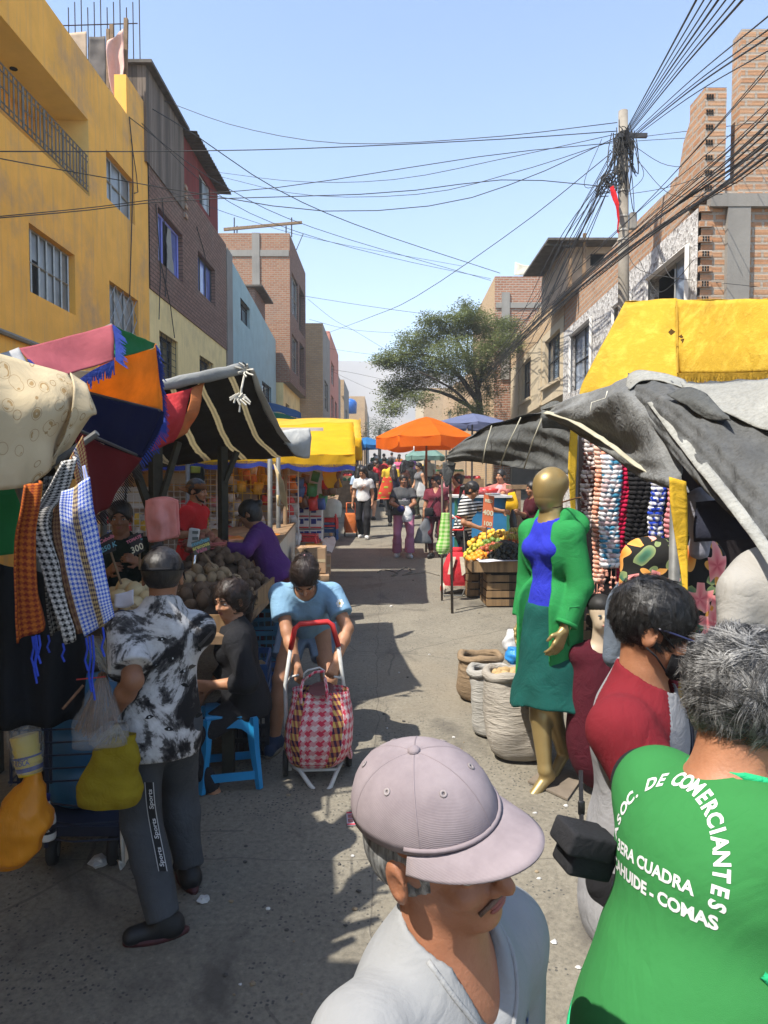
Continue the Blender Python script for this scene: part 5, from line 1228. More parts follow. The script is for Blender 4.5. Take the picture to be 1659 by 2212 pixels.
scarf('black and white houndstooth scarf left of the blue one',[[(138,1000,2.3),(165,985,2.35)],[(96,1080,2.28),(150,1060,2.36)],[(70,1130,2.26),(118,1125,2.34)],[(105,1260,2.28),(150,1255,2.36)],[(140,1392,2.3),(182,1360,2.38)]],m_plaid('bw_hound',(.52,.50,.47),(.012,.012,.013),7,44),(1,1),lambda u,v:.018*math.sin(u*7+v*3),[(136,1390,2.28,.06)])
scarf('red multicoloured checked scarf bunched under the cream cloth corner',[[(150,990,2.42),(178,940,2.45)],[(160,1020,2.42),(188,1000,2.46)],[(168,1065,2.44),(194,1060,2.46)]],m_plaid('red_multi',(.40,.30,.12),(.20,.02,.03),6,14,[(.3,.5,(.03,.05,.2),(.4,.35,.3),(.02,.02,.03))]),(1,1))
scarf('brown checked scarf edge between the black and white and blue ones',[[(120,1075,2.36),(134,1070,2.38)],[(118,1180,2.34),(140,1180,2.38)],[(165,1370,2.34),(190,1365,2.38)]],m_plaid('brown_plaid',(.18,.10,.05),(.07,.03,.02),3,22),(1,1))
scarf('bright blue and white checked scarf with tan centre band, frontmost',[[(133,1062,2.16),(165,1050,2.15),(194,1030,2.16)],[(128,1110,2.14),(165,1120,2.13),(205,1105,2.15)],[(140,1210,2.14),(185,1215,2.12),(222,1205,2.15)],[(160,1300,2.14),(205,1292,2.12),(238,1285,2.15)],[(182,1375,2.15),(220,1352,2.14),(248,1330,2.16)]],m_plaid('blue_plaid',(.66,.68,.70),(.02,.08,.50),11,34,[(.40,.62,(.60,.48,.20),(.30,.22,.16),(.03,.03,.05))],.2),(1,1),lambda u,v:.012*math.sin(u*6),[(186,1378,2.14,.10),(193,1375,2.14,.17),(200,1372,2.14,.20),(222,1355,2.14,.09)])
sheet('scarf_strap',[[(178,1008,2.2),(184,1005,2.2)],[(184,1050,2.18),(194,1045,2.18)]],m_plaid('blue_plaid',(),()),'thin blue checked end of scarf over the rail','scarf',None,4,8,.003)
sheet('green_cloth',[[(-80,1060,2.7),(48,1050,2.75)],[(-80,1150,2.7),(45,1150,2.75)],[(-80,1210,2.7),(40,1195,2.75)]],GRN,'dark green cloth hanging behind the scarves','cloth',None,10,10,.02,3)
mb=MB();mb.cyl(at(40,1055,2.5),at(210,935,2.5),.012,8);mb.cyl(at(40,1055,2.5),at(62,1110,2.5),.014,8);tag(mb.build('hanging_rail',STEEL),'bent metal rail carrying the checked scarves','rail')
sheet('dark_garments',[[(-60,1200,2.75),(60,1230,2.85),(180,1250,2.95)],[(-60,1400,2.75),(60,1400,2.85),(185,1400,2.95)],[(-60,1570,2.75),(60,1570,2.85),(180,1560,2.95)]],fabric('black_garment',(.010,.010,.011),6,.6),'black garments hanging behind the scarves','garments',None,18,14,.04,4,fold=lambda u,v:.04*math.sin(u*16))
sheet('white_plastic_drum',[[(-60,1225,3.0),(22,1225,3.1)],[(-60,1365,3.0),(20,1365,3.1)]],M('white_plastic',(.55,.52,.46),.5,.2,3,.1,dirt=.3),'dirty white plastic sheet at the left edge behind black garments','sheet',None,6,6,.01)
# --- trolley with the blue barrel
cz=lambda px,D:gz(D)
tc_=thing('hand_trolley','dark blue hand trolley with wire basket carrying the blue barrel','trolley',(-1.5,3.6,gz(3.6)))
IRB=M('blue_black_iron',(.012,.016,.035),.5,.2,12,.1)
wz=gz(3.55)
for px,py in((115,1855),(245,1850)):
 mb=MB();c=at(px,py,3.5);c.z=gz(3.5)+.075
 mb.lathe([(.02,-.025),(.062,-.025),(.075,-.016),(.075,.016),(.062,.025),(.02,.025)],c,18,(1,.25,0));wo_=mb.build('wheel',M('black_rubber',(.014,.013,.012),.75,.3,20,.3),tc_,True)
 mb=MB();mb.lathe([(0,-.027),(.035,-.027),(.035,.027),(0,.027)],c,12,(1,.25,0));mb.build('hub',STEEL,wo_)
part(tc_,'platform',IRB,lambda mb:(mb.box((-1.5,3.68,gz(3.7)+.17),(.55,.42,.05)),mb.box((-1.66,3.5,gz(3.5)+.11),(.03,.03,.1)),mb.box((-1.36,3.5,gz(3.5)+.11),(.03,.03,.1))))
def _bsk(mb):
 for py in(1578,1606,1634,1662,1690):
  mb.tube([at(22,py+8,3.0),at(28,py,2.95),at(120,py-2,3.05),at(235,py-8,3.35)],.0045,5)
 for(x,D,x2,D2)in((24,2.96,24,2.96),(40,2.97,40,2.97),(110,3.05,110,3.05)):mb.cyl(at(x,1572,D),at(x2,1692,D2),.007,5)
 mb.cyl(at(20,1582,3.0),at(75,1560,3.6),.006,5);mb.cyl(at(20,1690,3.0),at(75,1640,3.6),.006,5)
 for py in(1735,1775,1812):mb.tube([at(105,py,3.38),at(160,py+6,3.36),at(258,py,3.42)],.005,5)
 mb.cyl(at(100,1530,3.4),at(100,1830,3.4),.012,6);mb.cyl(at(262,1560,3.42),at(262,1830,3.42),.012,6)
part(tc_,'wire_basket',IRB,_bsk)
BBL=M('blue_barrel_plastic',(.015,.09,.19),.42,.25,4,.15,30,spec=.4,dirt=.35)
b0=V((at(182,1700,3.78).x,3.78,gz(3.75)+.195))
bt_=thing('blue_barrel','big blue plastic barrel standing on the hand trolley','barrel',b0)
part(bt_,'body',BBL,lambda mb:mb.lathe([(.12,0),(.165,.03),(.19,.10),(.196,.2),(.188,.215),(.198,.24),(.2,.40),(.192,.415),(.2,.44),(.198,.62),(.19,.68),(.165,.72),(.165,.74)],b0,28),True)
part(bt_,'lid_ring',M('black_band',(.015,.014,.013),.6),lambda mb:mb.lathe([(.172,.725),(.185,.735),(.185,.765),(.165,.77)],b0,28),True)
part(bt_,'contents',fabric('green_rags',(.02,.07,.045),14,.8),lambda mb:mb.ell(b0+V((0,0,.75)),(.155,.155,.06),20,8,fn=lump(.35,2,3)),True)
# cups in a plastic bag, bottle, orange bag
ck=thing('cup_stack','stack of yellow printed plastic cups wrapped in a clear bag','cups',at(65,1665,2.9))
YCUP=M('yellow_cup',(.62,.44,.03),.35,.15,8,.05);NAVP=M('navy_print',(.015,.025,.16),.5)
c0=at(66,1672,2.9);top_=at(50,1575,2.92);axd=(top_-c0).normalized()
part(ck,'cups',YCUP,lambda mb:mb.lathe([(.046,0),(.054,.05),(.056,.052),(.05,.055),(.054,.08),(.048,.082),(.054,.11),(.05,.112),(.056,.16),(.05,.162)],c0,20,axd),True)
part(ck,'label_band',NAVP,lambda mb:(mb.lathe([(.0505,.018),(.0535,.036)],c0,20,axd),mb.lathe([(.0545,.072),(.0548,.08)],c0,20,axd)))
def _wr(mb):
 for i,(s_,h)in enumerate((('INCA',.066),('KOLA',.048))):
  vs,fs=text_mesh(s_,.023,bold=.0008);x,y,d=frame(axd);b=len(mb.v)
  for v in vs:
   a=v.x/.0555;q=V((0,-1,0));q=(q-axd*q.dot(axd)).normalized();r_=axd.cross(q)*-1
   mb.v.append(c0+axd*(h+v.y)+(q*math.cos(a)-r_*math.sin(a))*.0562)
  for f_ in fs:mb.face([b+k for k in f_])
part(ck,'lettering',NAVP,_wr)
def m_clear(name,col=(.8,.8,.8),mixv=.72,rough=.15):
 if name in MC:return MC[name]
 t=NT(name);tr=t.n('ShaderNodeBsdfTransparent');tr.inputs[0].default_value=(.93,.93,.93,1);mx=t.n('ShaderNodeMixShader')
 f=t.math('MULTIPLY',t.ramp(t.noise(14,5,.7,dist=1),[(.3,(.6,)*3),(.7,(1.15,)*3)]),mixv,True);t.l(f,mx.inputs[0])
 t.done(col,rough,t.bump(t.noise(16,4,dist=1.5),1,.02),0,.6);t.l(t.b.outputs[0],mx.inputs[2]);t.l(tr.outputs[0],mx.inputs[1]);t.l(mx.outputs[0],t.out.inputs[0]);MC[name]=t.m;return t.m
CLEAR=m_clear('clear_bag',(.55,.54,.52),.22)
part(ck,'clear_bag',CLEAR,lambda mb:loft(mb,[(c0+axd*.02,XA*.058,YA*.058),(c0+axd*.1,XA*.068,YA*.066),(c0+axd*.19,XA*.066,YA*.06),(c0+axd*.23,XA*.03,YA*.03)],24,.008,18),True)
def plastic(name,col,tr=.35,rough=.35):
 if name in MC:return MC[name]
 t=NT(name);c=lin(col)[:3];n1=t.noise(1,5,.6,vec=t.mapping((16,16,3)));cc=t.ramp(t.noise(5,4),[(.3,tuple(x*.8 for x in c)),(.7,tuple(min(1,x*1.15)for x in c))])
 MC[name]=t.done(cc,rough,t.bump(n1,.7,.02),0,.4,tr);return MC[name]
def bagthing(name,label,rings,mat,cat='bag',amp=.012,sc=9,group=None,n=24,m=18,power=2.2,extra=None,uvs=(1,1)):
 t=thing(name,label,cat,rings[-1][0],0,group);part(t,'body',mat,lambda mb:loft(mb,rings,n,amp,sc,uvs,True,True,power,m),True)
 if extra:extra(t)
 return t
ob=at(62,1690,2.85)
bagthing('plastic_bag','full orange plastic bag hanging from the trolley basket',[(at(70,1640,2.9),XA*.012,YA*.012),(at(66,1690,2.88),XA*.045,YA*.04),(at(50,1750,2.85),XA*.105,YA*.08),(at(42,1800,2.85),XA*.115,YA*.09),(at(30,1850,2.85),XA*.085,YA*.07),(at(18,1872,2.85),XA*.035,YA*.03)],plastic('orange_plastic',(.72,.29,.02)),amp=.022,sc=13,n=36,m=30)
mb0=thing('bleach_bottle','white bleach bottle with dark label on the trolley corner','bottle',at(104,1812,3.25))
c1_=at(103,1812,3.25)
part(mb0,'bottle',M('white_hdpe',(.62,.62,.62),.35,.08,5,.05),lambda mb:mb.lathe([(.035,0),(.038,.01),(.038,.10),(.03,.14),(.014,.165),(.013,.185)],c1_,18),True)
part(mb0,'cap',NAVP,lambda mb:mb.lathe([(.016,.183),(.016,.21),(.012,.214)],c1_,14),True)
part(mb0,'label_band',M('black_label',(.01,.01,.02),.4),lambda mb:mb.lathe([(.0388,.035),(.0388,.075)],c1_,18),True)
part(mb0,'lettering',M('white_print',(.7,.7,.7),.5),lambda mb:put_text(mb,'LIGURIA',c1_+V((.004,-.040,.047)),(1,.0,.22),(-.2,0,1),.0155))
pl_=thing('newspaper_card','hanging newspaper board beside the trolley wheel','poster',at(285,1810,3.15))
TL,TR,BR,BL=at(263,1742,3.3),at(309,1735,3.1),at(312,1800,3.1),at(268,1868,3.3)
part(pl_,'sheet',M('newsprint',(.52,.50,.47),.8,.1),lambda mb:mb.prism([TL,TR,BR,BL],(.004,.012,0)))
part(pl_,'print_blocks',M('news_photo',(.06,.09,.05),.8,.6,40),lambda mb:(mb.poly([TL.lerp(TR,.2).lerp(BL.lerp(BR,.2),.05)-V((0,.004,0)),TL.lerp(TR,.7).lerp(BL.lerp(BR,.7),.05)-V((0,.004,0)),TL.lerp(TR,.7).lerp(BL.lerp(BR,.7),.3)-V((0,.004,0)),TL.lerp(TR,.2).lerp(BL.lerp(BR,.2),.3)-V((0,.004,0))])))
def _nw(mb):
 ux=TR-TL;uy=(TL-BL)
 for s_,k in(('VA ALTA',.52),('ANUNCIO',.68),('Y LOS',.84)):put_text(mb,s_,TL.lerp(TR,.5).lerp(BL.lerp(BR,.5),k),ux,uy,.030,.004,bold=.001)
part(pl_,'lettering',M('black_print',(.012,.012,.012),.7),_nw)
mb=MB();mb.tube([TL,at(264,1820,3.28),BL,at(262,1876,3.28),at(255,1860,3.28),BL],.009,6);tag(mb.build('white_strap',M('white_webbing',(.5,.49,.46),.8),None,True),'white webbing loop hanging below the newspaper board','strap')
# LEFT SIDE: STRIPED CANOPY AND POTATO STALL
def m_stripes():
 t=NT('striped_canvas');sx=t.n('ShaderNodeSeparateXYZ');t.l(t.tc.outputs['UV'],sx.inputs[0]);u=t.math('ADD',sx.outputs[0],t.math('MULTIPLY',t.math('SUBTRACT',t.noise(2.2,3,.5,'UV'),.5),.05))
 fr=t.math('FRACT',t.math('MULTIPLY',u,6.2));d=t.math('ABSOLUTE',t.math('SUBTRACT',fr,.5));n=t.math('MULTIPLY',t.math('SUBTRACT',t.noise(40,4,.7,'UV'),.5),.05)
 e=t.math('LESS_THAN',t.math('ADD',d,n),.095);k=t.math('LESS_THAN',d,.03)
 base=t.ramp(t.noise(4,6,.7),[(.3,(.026,.022,.017)),(.7,(.05,.044,.036))]);c=t.mix(e,base,(.72,.66,.50));c=t.mix(k,c,(.30,.25,.17))
 tc2=t.mix(e,(.012,.010,.008),(.80,.74,.55))
 return t.done(c,.9,t.bump(t.noise(7,4),.4,.02),0,.1,.3,tc2)
GRT=fabric('grey_canvas',(.23,.235,.23),6,.5,.12,.25);GRL=fabric('pale_grey_canvas',(.40,.40,.38),7,.5,.2)
sc_=thing('striped_canopy','dark canvas canopy with cream stripes and grey hem over the potato stall','canopy',(-1.6,6.3,gz(6.3)))
rowsC=[[(40,905,4.4),(200,868,4.6),(345,838,4.85),(440,818,5.0),(541,798,5.2)],[(60,985,5.2),(220,960,5.35),(360,905,5.6),(470,885,5.75),(570,868,5.8)],[(90,1040,6.2),(260,1015,6.35),(390,975,6.6),(500,952,6.7),(602,940,6.7)],[(120,1030,7.3),(300,1015,7.4),(420,1000,7.5),(540,992,7.6),(650,985,7.7)]]
sheet('canvas',rowsC,m_stripes(),parent=sc_,nu=40,nv=30,amp=.025,sc=2,uvs=(1,1))
part(sc_,'top_hem',GRT,lambda mb:(loft(mb,[(at(*q)+V((0,-.02,.01)),V((.0,.03,0)),V((0,0,.042)))for q in((290,851,4.75),(345,838,4.85),(440,818,5.0),(525,800,5.16))],10,.012,7)),True)
sheet('side_hem',[[(538,795,5.15),(548,797,5.2)],[(562,868,5.75),(580,872,5.8)],[(598,935,6.65),(618,942,6.7)],[(636,985,7.6),(662,992,7.7)]],GRL,parent=sc_,nu=4,nv=20,amp=.015)
sheet('corner_flap',[[(600,932,6.9),(640,926,7.1),(671,924,7.2)],[(618,960,6.9),(650,958,7.0),(671,955,7.15)],[(640,984,7.0),(655,990,7.05),(667,990,7.15)]],GRL,parent=sc_,nu=12,nv=10,amp=.03,sc=5)
sheet('red_flap',[[(345,856,4.75),(380,848,4.85),(414,838,4.95)],[(340,905,4.6),(375,900,4.7),(402,895,4.85)],[(300,985,4.6),(345,968,4.7),(375,955,4.85)]],fabric('red_flap',(.50,.045,.05),8,.7,.35,.25),parent=sc_,amp=.03,sc=5)
sheet('orange_flap',[[(412,838,4.95),(440,824,5.05)],[(400,895,4.85),(430,880,4.95)],[(370,956,4.85),(405,935,4.95)]],fabric('dull_orange_flap',(.50,.17,.06),9,.7,.35,.25),parent=sc_,nu=10,nv=16,amp=.025,sc=6)
def _knot(mb):
 c=at(530,800,5.1)
 for k in range(7):a=k*.9;mb.tube([c,c+V((.03*math.cos(a),-.02,.03*math.sin(a))),c+V((.07*math.cos(a+.4),-.03,.05*math.sin(a)))],.008,5)
 mb.tube([c,at(522,838,5.05),at(520,855,5.05)],.007,5);c2=at(520,858,5.05)
 for k in range(11):a=k*.6;mb.tube([c2,c2+V((.04*math.cos(a),-.02,.025*math.sin(a))),c2+V((.075*math.cos(a+.5),-.02,.03*math.sin(a)-.03))],.007,5)
 mb.tube([c2,at(517,890,5.05)],.007,5)
part(sc_,'tie_knots',M('white_rope',(.5,.48,.42),.9,.2),_knot)
def post(name,label,segs,r,mat,cat='post',group=None):
 mb=MB()
 for a,b in segs:mb.cyl(a,b,r,8)
 return tag(mb.build(name,mat,None,True),label,cat,group)
def down(px,py,D):p=at(px,py,D);return V((p.x,p.y,gz(D)))
def timber(name,label,segs):
 t=thing(name,label,'post',segs[0][1])
 for nm,a,b,w_ in[(q[2],q[0],q[1],q[3])for q in segs]:part(t,nm,WOODD,lambda mb:mb.tube([a,b],w_,4))
timber('timber_post','dark timber post with two braces holding the striped canopy, near the pink bags',[(at(335,920,5.35),down(335,1100,5.35),'post',.055),(at(283,985,5.3),at(332,1125,5.33),'brace',.035),(at(386,955,5.3),at(341,1105,5.33),'brace',.028)])
timber('timber_post','dark timber post with one brace behind the scale',[(at(481,965,6.7),down(481,1150,6.7),'post',.05),(at(512,975,6.7),at(486,1040,6.68),'brace',.03)])
for px,D,lb in((583,7.9,'grey steel pole under the yellow canopy, nearest the purple shirt'),(601,8.6,'dark thin pole just right of the grey steel pole'),(616,8.9,'brownish pole beside the candy counter'),(405,8.4,'grey pole behind the red shirt'),(222,5.8,'grey pole behind the man in dark green')):
 post('stall_pole',lb,[(at(px,985,D),down(px,1150,D))],.028,STEEL if px!=616 else WOODR,group='poles of the left stalls')
# table and produce
tz=1.16
pt=thing('potato_table','rough wooden stall table heaped with potatoes under striped canopy','table',(-1.6,5.6,gz(5.6)))
part(pt,'tabletop',WOODR,lambda mb:(mb.box((-1.78,5.3,tz-.03),(1.68,2.0,.05))))
part(pt,'front_board',CRATEW,lambda mb:mb.prism([V((-.98,4.55,tz-.02)),V((-.95,6.0,tz-.02)),V((-.95,6.0,tz+.13)),V((-.98,4.55,tz+.11))],(.02,0,0)))
part(pt,'end_board',CRATEW,lambda mb:mb.box((-1.35,4.42,tz+.03),(.75,.02,.15)))
for x in(-2.5,-1.0):
 for y in(4.5,6.1):part(pt,'leg',WOODD,lambda mb:mb.box((x,y,(tz-.06+gz(y))/2),(.07,.07,tz-.06-gz(y))))
POT=M('potato_skin',(.27,.185,.10),.85,.35,14,.35,60);POTD=M('earthy_potato',(.115,.07,.040),.9,.4,14,.5,50);ONI=M('onion_skin',(.55,.42,.22),.45,.2,10,.1);YPOT=M('pale_potato',(.36,.25,.12),.8,.3,14,.3)
pp=[proto('potato',POT,(.056,.042,.036),lump(.18,k))for k in(1,2,3)];pd=[proto('potato',POTD,(.055,.043,.04),lump(.28,k,2.2))for k in(4,5,6)];pk_=[proto('potato',YPOT,(.042,.034,.03),lump(.15,k))for k in(7,8)]
part(pt,'heap_base',POTD,lambda mb:(mb.ell((-1.33,5.2,tz),(.34,.55,.24),20,10),mb.ell((-1.45,5.95,tz),(.42,.38,.27),20,10),mb.ell((-1.72,4.55,tz),(.28,.25,.14),16,8)),True)
heap(pp,(-1.32,5.25,tz+.03),.36,.50,.27,64,.070,'brown potato in the clean heap behind the black cap','potato','potatoes on the potato table')
heap(pd,(-1.28,4.85,tz+.01),.32,.40,.20,44,.066,'earthy potato in the dark heap at the near end of the table','potato','earthy potatoes on the potato table')
heap(pd,(-1.42,5.92,tz+.05),.44,.40,.31,90,.066,'earthy potato in the big heap below the purple sleeve','potato','earthy potatoes in the far heap')
heap(pk_,(-1.68,4.5,tz+.02),.24,.2,.12,26,.05,'small pale potato beside the white paper','potato','pale potatoes near the onions')
on=[proto('onion',ONI,(.062,.062,.055),lambda q:1+.25*max(0,q.z-.75)*3)]
heap(on,(-1.72,4.85,tz+.10),.24,.22,.12,12,.10,'large pale onion behind the blue checked scarf','onion','onions on the potato table',up=.6)
bkt=thing('red_basket','shallow red wire basket holding pinkish potatoes','basket',(-1.55,6.05,tz+.34))
part(bkt,'bowl',M('red_wire',(.40,.10,.09),.5),lambda mb:[mb.tube([V((-1.55+r_*math.cos(a*.3),6.05+r_*math.sin(a*.3),tz+.35+h))for a in range(22)],.005,5)for r_,h in((.15,0),(.18,.03),(.2,.06),(.205,.075))])
pr=[proto('potato',M('pink_potato',(.26,.10,.06),.8,.3,14,.3),(.052,.042,.038),lump(.2,9))]
heap(pr,(-1.55,6.05,tz+.38),.16,.16,.10,20,.068,'pinkish potato in the red wire basket','potato','pink potatoes in the basket')
sheet('white_paper',[[(247,1284,3.9),(270,1280,3.9),(288,1273,3.9)],[(247,1312,3.85),(272,1312,3.85),(289,1305,3.85)]],M('white_paper',(.5,.49,.52),.7,.08),'folded white paper on a blue post beside the checked scarf','paper',None,10,6,.01,8)
post('blue_post','dark blue post under the white paper',[(at(262,1318,3.9),down(268,1400,3.95))],.018,M('dark_blue_paint',(.02,.04,.09),.5))
# price signs
def sign(label,tl,tr_,br,bl,lines,boardm,stick=None,mats=()):
 t=thing('price_sign',label,'sign',at(*bl),0,'price signs on the potato stall');a,b,c,d=(at(*q)for q in(tl,tr_,br,bl))
 n=(b-a).cross(d-a).normalized();n=n if n.y<0 else-n
 part(t,'board',boardm,lambda mb:mb.prism([a,b,c,d],-n*.008))
 for(s_,ky,size,m_)in lines:part(t,'lettering',m_,lambda mb:put_text(mb,s_,d.lerp(c,.5).lerp(a.lerp(b,.5),ky)+n*.002,b-a,a-d,size,.002 if(b-a).cross(a-d).dot(n)>0 else-.002,bold=.0012))
 if stick:part(t,'stick',WOODR,lambda mb:mb.cyl(d.lerp(c,.5)-n*.012,at(*stick),.008,5))
CHK=M('chalk_board',(.035,.033,.034),.8,.3,12,.1);CHG=M('grey_board',(.13,.125,.10),.8,.3,12,.1)
CP,CB,CY,CR,CW=(M('chalk_pink',(.55,.18,.24),.8,.1),M('chalk_blue',(.14,.36,.45),.8,.1),M('chalk_yellow',(.62,.55,.15),.8,.1),M('chalk_red',(.45,.07,.08),.8,.1),M('chalk_white',(.62,.58,.42),.8,.1))
sign('black board reading Cebolla in pink and 250 in blue',(217,1160,4.6),(241,1148,4.6),(250,1188,4.6),(226,1199,4.6),[('Cebolla',.66,.034,CP),('250 K',.18,.046,CB)],CHK,(262,1262,4.65))
sign('black board reading Tomate in pink and 300 in pale yellow',(276,1160,4.7),(297,1150,4.7),(311,1190,4.7),(290,1202,4.7),[('TOMATE',.70,.027,CP),('300',.14,.060,CW)],CHK,(302,1230,4.75))
sign('greyish board reading Conchan arenosa Valle in three chalk colours',(413,1172,5.0),(452,1158,5.0),(454,1186,5.0),(420,1200,5.0),[('conchan',.68,.040,CB),('arenosa',.36,.040,CY),('Valle',.04,.040,CP)],CHG,(462,1226,5.05))
sign('narrow tilted board reading serrana in yellow beside the cap',(326,1180,4.75),(348,1170,4.75),(366,1238,4.7),(348,1246,4.7),[('Papa',.72,.030,CR),('serrana',.42,.024,CY),('300',.1,.034,CB)],CHK,(360,1262,4.7))
sign('thin edge-on board with blue and red chalk by the post',(300,1152,5.0),(309,1152,5.05),(309,1186,5.05),(301,1190,5.0),[('Ver',.6,.02,CB),('100',.2,.022,CR)],CHK)
# hanging pink bags, scale
PINKB=plastic('pink_plastic',(.90,.42,.38),.45,.4)
pb_=thing('pink_bag_bundle','bundle of thin pink plastic bags hung on the timber post','bags',at(350,1075,5.1))
for k,(dx,dy,dd)in enumerate(((0,0,5.12),(3,-4,5.06),(-3,-1,5.0))):
 sheet('bag_sheet',[[(317+dx,1082+dy,dd),(340+dx,1077+dy,dd-.02),(362+dx,1077+dy,dd),(382+dx,1084+dy,dd)],[(316+dx,1100+dy,dd),(340+dx,1098+dy,dd-.02),(362+dx,1098+dy,dd),(383+dx,1100+dy,dd)],[(317+dx,1130,dd),(345,1132,dd-.03),(365,1128,dd),(384+dx,1130,dd)],[(324+dx,1172+dy,dd),(345,1170+dy,dd-.02),(365,1165+dy,dd),(387+dx,1160+dy,dd)]],PINKB,parent=pb_,amp=.015,sc=9,thick=.002)
slg=thing('weighing_scale','pale grey digital scale on a chromed column above the potatoes','scale',at(420,1245,5.3))
part(slg,'head',M('scale_plastic',(.42,.42,.40),.4,.1),lambda mb:mb.rbox(at(418,1162,5.3),(.075,.05,.145),.01,rot=MR(.15,3,'Y')))
part(slg,'display',M('scale_display',(.10,.12,.11),.3),lambda mb:[mb.box(at(422,y,5.268),(.045,.004,.022))for y in(1150,1163)])
part(slg,'column',M('chrome',(.6,.6,.6),.2,.05,5,0,metal=1),lambda mb:(mb.cyl(at(423,1185,5.3),at(413,1262,5.3),.012,10)),True)
part(slg,'pan',M('chrome',()),lambda mb:mb.lathe([(0,0),(.12,.005),(.14,.02),(.13,.012)],at(408,1262,5.35),18),True)
# blue crates and stool
BCR=M('blue_crate_plastic',(.02,.07,.20),.5,.3,6,.15,dirt=.35);BCR2=M('teal_crate_plastic',(.02,.10,.17),.55,.3,6,.15,dirt=.4)
g1=V((at(565,1485,6.15).x,6.2,gz(6.1)))
for k in range(3):crate('plastic_crate',['blue plastic crate at the bottom of the stack by the purple shirt','teal plastic crate in the middle of the stack by the purple shirt','teal plastic crate with potatoes, topmost of its stack'][k],g1+V((-.02*k-.02,.04*k,.262*k)),(.40,.52,.255),.12,BCR if k==0 else BCR2,'plastic crates stacked by the potato table')
heap(pp,g1+V((-.06,.05,.70)),.14,.18,.05,12,.07,'brown potato in the topmost teal crate','potato','potatoes in the blue crate')
g2=V((at(532,1620,4.85).x,4.98,gz(4.9)))
for k in range(2):crate('plastic_crate',['nearly black plastic crate on the ground behind the blue stool','navy plastic crate with potatoes behind the blue stool'][k],g2+V((-.01*k,0,.31*k)),(.30,.50,.305),.1,M('black_crate',(.012,.013,.018),.6)if k==0 else BCR,'plastic crates behind the stool')
heap(pp,g2+V((0,0,.50)),.10,.17,.03,8,.07,'brown potato in the navy crate','potato','potatoes in the navy crate')
BST=M('blue_stool_plastic',(.015,.20,.42),.32,.12,5,.06,spec=.45)
st_=V((at(497,1735,4.4).x,4.4,gz(4.4)));stl=thing('plastic_stool','bright blue plastic stool under the seated woman','stool',st_,.25)
mb=MB();mb.rbox((0,0,.445),(.30,.30,.03),.014);mb.build('seat',BST,stl,True,world=False)
for sx_ in(1,-1):
 for sy_ in(1,-1):
  mb=MB();mb.tube([(sx_*.135,sy_*.135,.44),(sx_*.145,sy_*.145,.25),(sx_*.172,sy_*.172,.0)],.028,4,True,[.036,.030,.022]);mb.build('leg',BST,stl,world=False)
for(a,b)in(((1,1),(1,-1)),((-1,1),(-1,-1)),((1,1),(-1,1)),((1,-1),(-1,-1))):
 mb=MB();q=.14;pts=[(a[0]*q,a[1]*q,.43),(b[0]*q,b[1]*q,.43)];A_,B_=V(pts[0]),V(pts[1]);n_=8;top=[A_.lerp(B_,i/n_)for i in range(n_+1)];bot=[p-V((0,0,.05+.10*abs(2*i/n_-1)**3))for i,p in enumerate(top)]
 o_=V(((a[0]+b[0])/2,(a[1]+b[1])/2,0)).normalized()*.006
 for i in range(n_):mb.prism([top[i],top[i+1],bot[i+1],bot[i]],o_)
 mb.build('apron',BST,stl,world=False);mb=MB();q2=.165;mb.box(V(((a[0]+b[0])/2*q2,(a[1]+b[1])/2*q2,.085)),(abs(a[0]-b[0])*q2+.01,abs(a[1]-b[1])*q2+.01,.05));mb.build('rung',BST,stl,world=False)
# LEFT SIDE: YELLOW CANOPIES AND THE CANDY STALL
YCAN=fabric('yellow_canvas',(.72,.44,.022),5,.5,.45,.14);YCAN2=fabric('pale_yellow_canvas',(.74,.50,.07),5,.4,.45,.14);BHEM=fabric('blue_hem',(.03,.045,.22),12,.3,.2)
yc=thing('yellow_canopy','yellow canvas canopy with blue scalloped hem over the candy stall','canopy',(-1.6,9.6,gz(9.6)))
hemD=8.7
sheet('roof',[[(120,925,11.0),(420,922,11.0),(600,918,11.0),(763,913,11.1)],[(100,958,9.9),(420,955,9.9),(600,952,9.9),(765,950,9.9)],[(80,990,8.8),(420,988,8.75),(600,985,8.7),(767,984,8.75)]],YCAN,parent=yc,nu=40,nv=20,amp=.05,sc=1.6)
hem=[(60,1003,8.75),(300,1003,8.72),(450,999,8.7),(560,996,8.7),(660,1004,8.7),(767,1003,8.75)]
def _hem(mb,y0,y1,w_=.0):
 pts=[at(*q)for q in hem]
 def fn(u,v):
  p=crom(pts,u);sc=.035*abs(math.sin(u*26));return p+V((0,.01*math.sin(u*60),(y0+(y1-y0)*v)-sc*v))
 mb.grid(fn,80,3)
part(yc,'valance',YCAN,lambda mb:_hem(mb,.12,.0),True);part(yc,'blue_hem',BHEM,lambda mb:_hem(mb,.005,-.055),True)
sheet('side_valance',[[(763,912,11.1),(765,950,9.9),(767,985,8.75)],[(764,940,11.1),(766,972,9.9),(768,1008,8.75)]],YCAN,parent=yc,nu=14,nv=4,amp=.02)
y2=thing('yellow_canopy','taller pale yellow canopy behind the blue hemmed one','canopy',(-1.6,12.5,gz(12.5)))
sheet('roof',[[(300,900,13.6),(560,903,13.6),(660,904,13.6),(778,903,13.6)],[(300,920,12.4),(560,922,12.4),(660,922,12.4),(779,920,12.4)],[(300,950,11.3),(560,950,11.3),(660,950,11.3),(780,948,11.3)]],YCAN2,parent=y2,nu=30,nv=14,amp=.04,sc=1.5)
sheet('side_valance',[[(778,903,13.6),(779,920,12.4),(780,946,11.3)],[(779,985,13.6),(780,992,12.4),(781,995,11.3)]],YCAN,parent=y2,nu=14,nv=8,amp=.03)
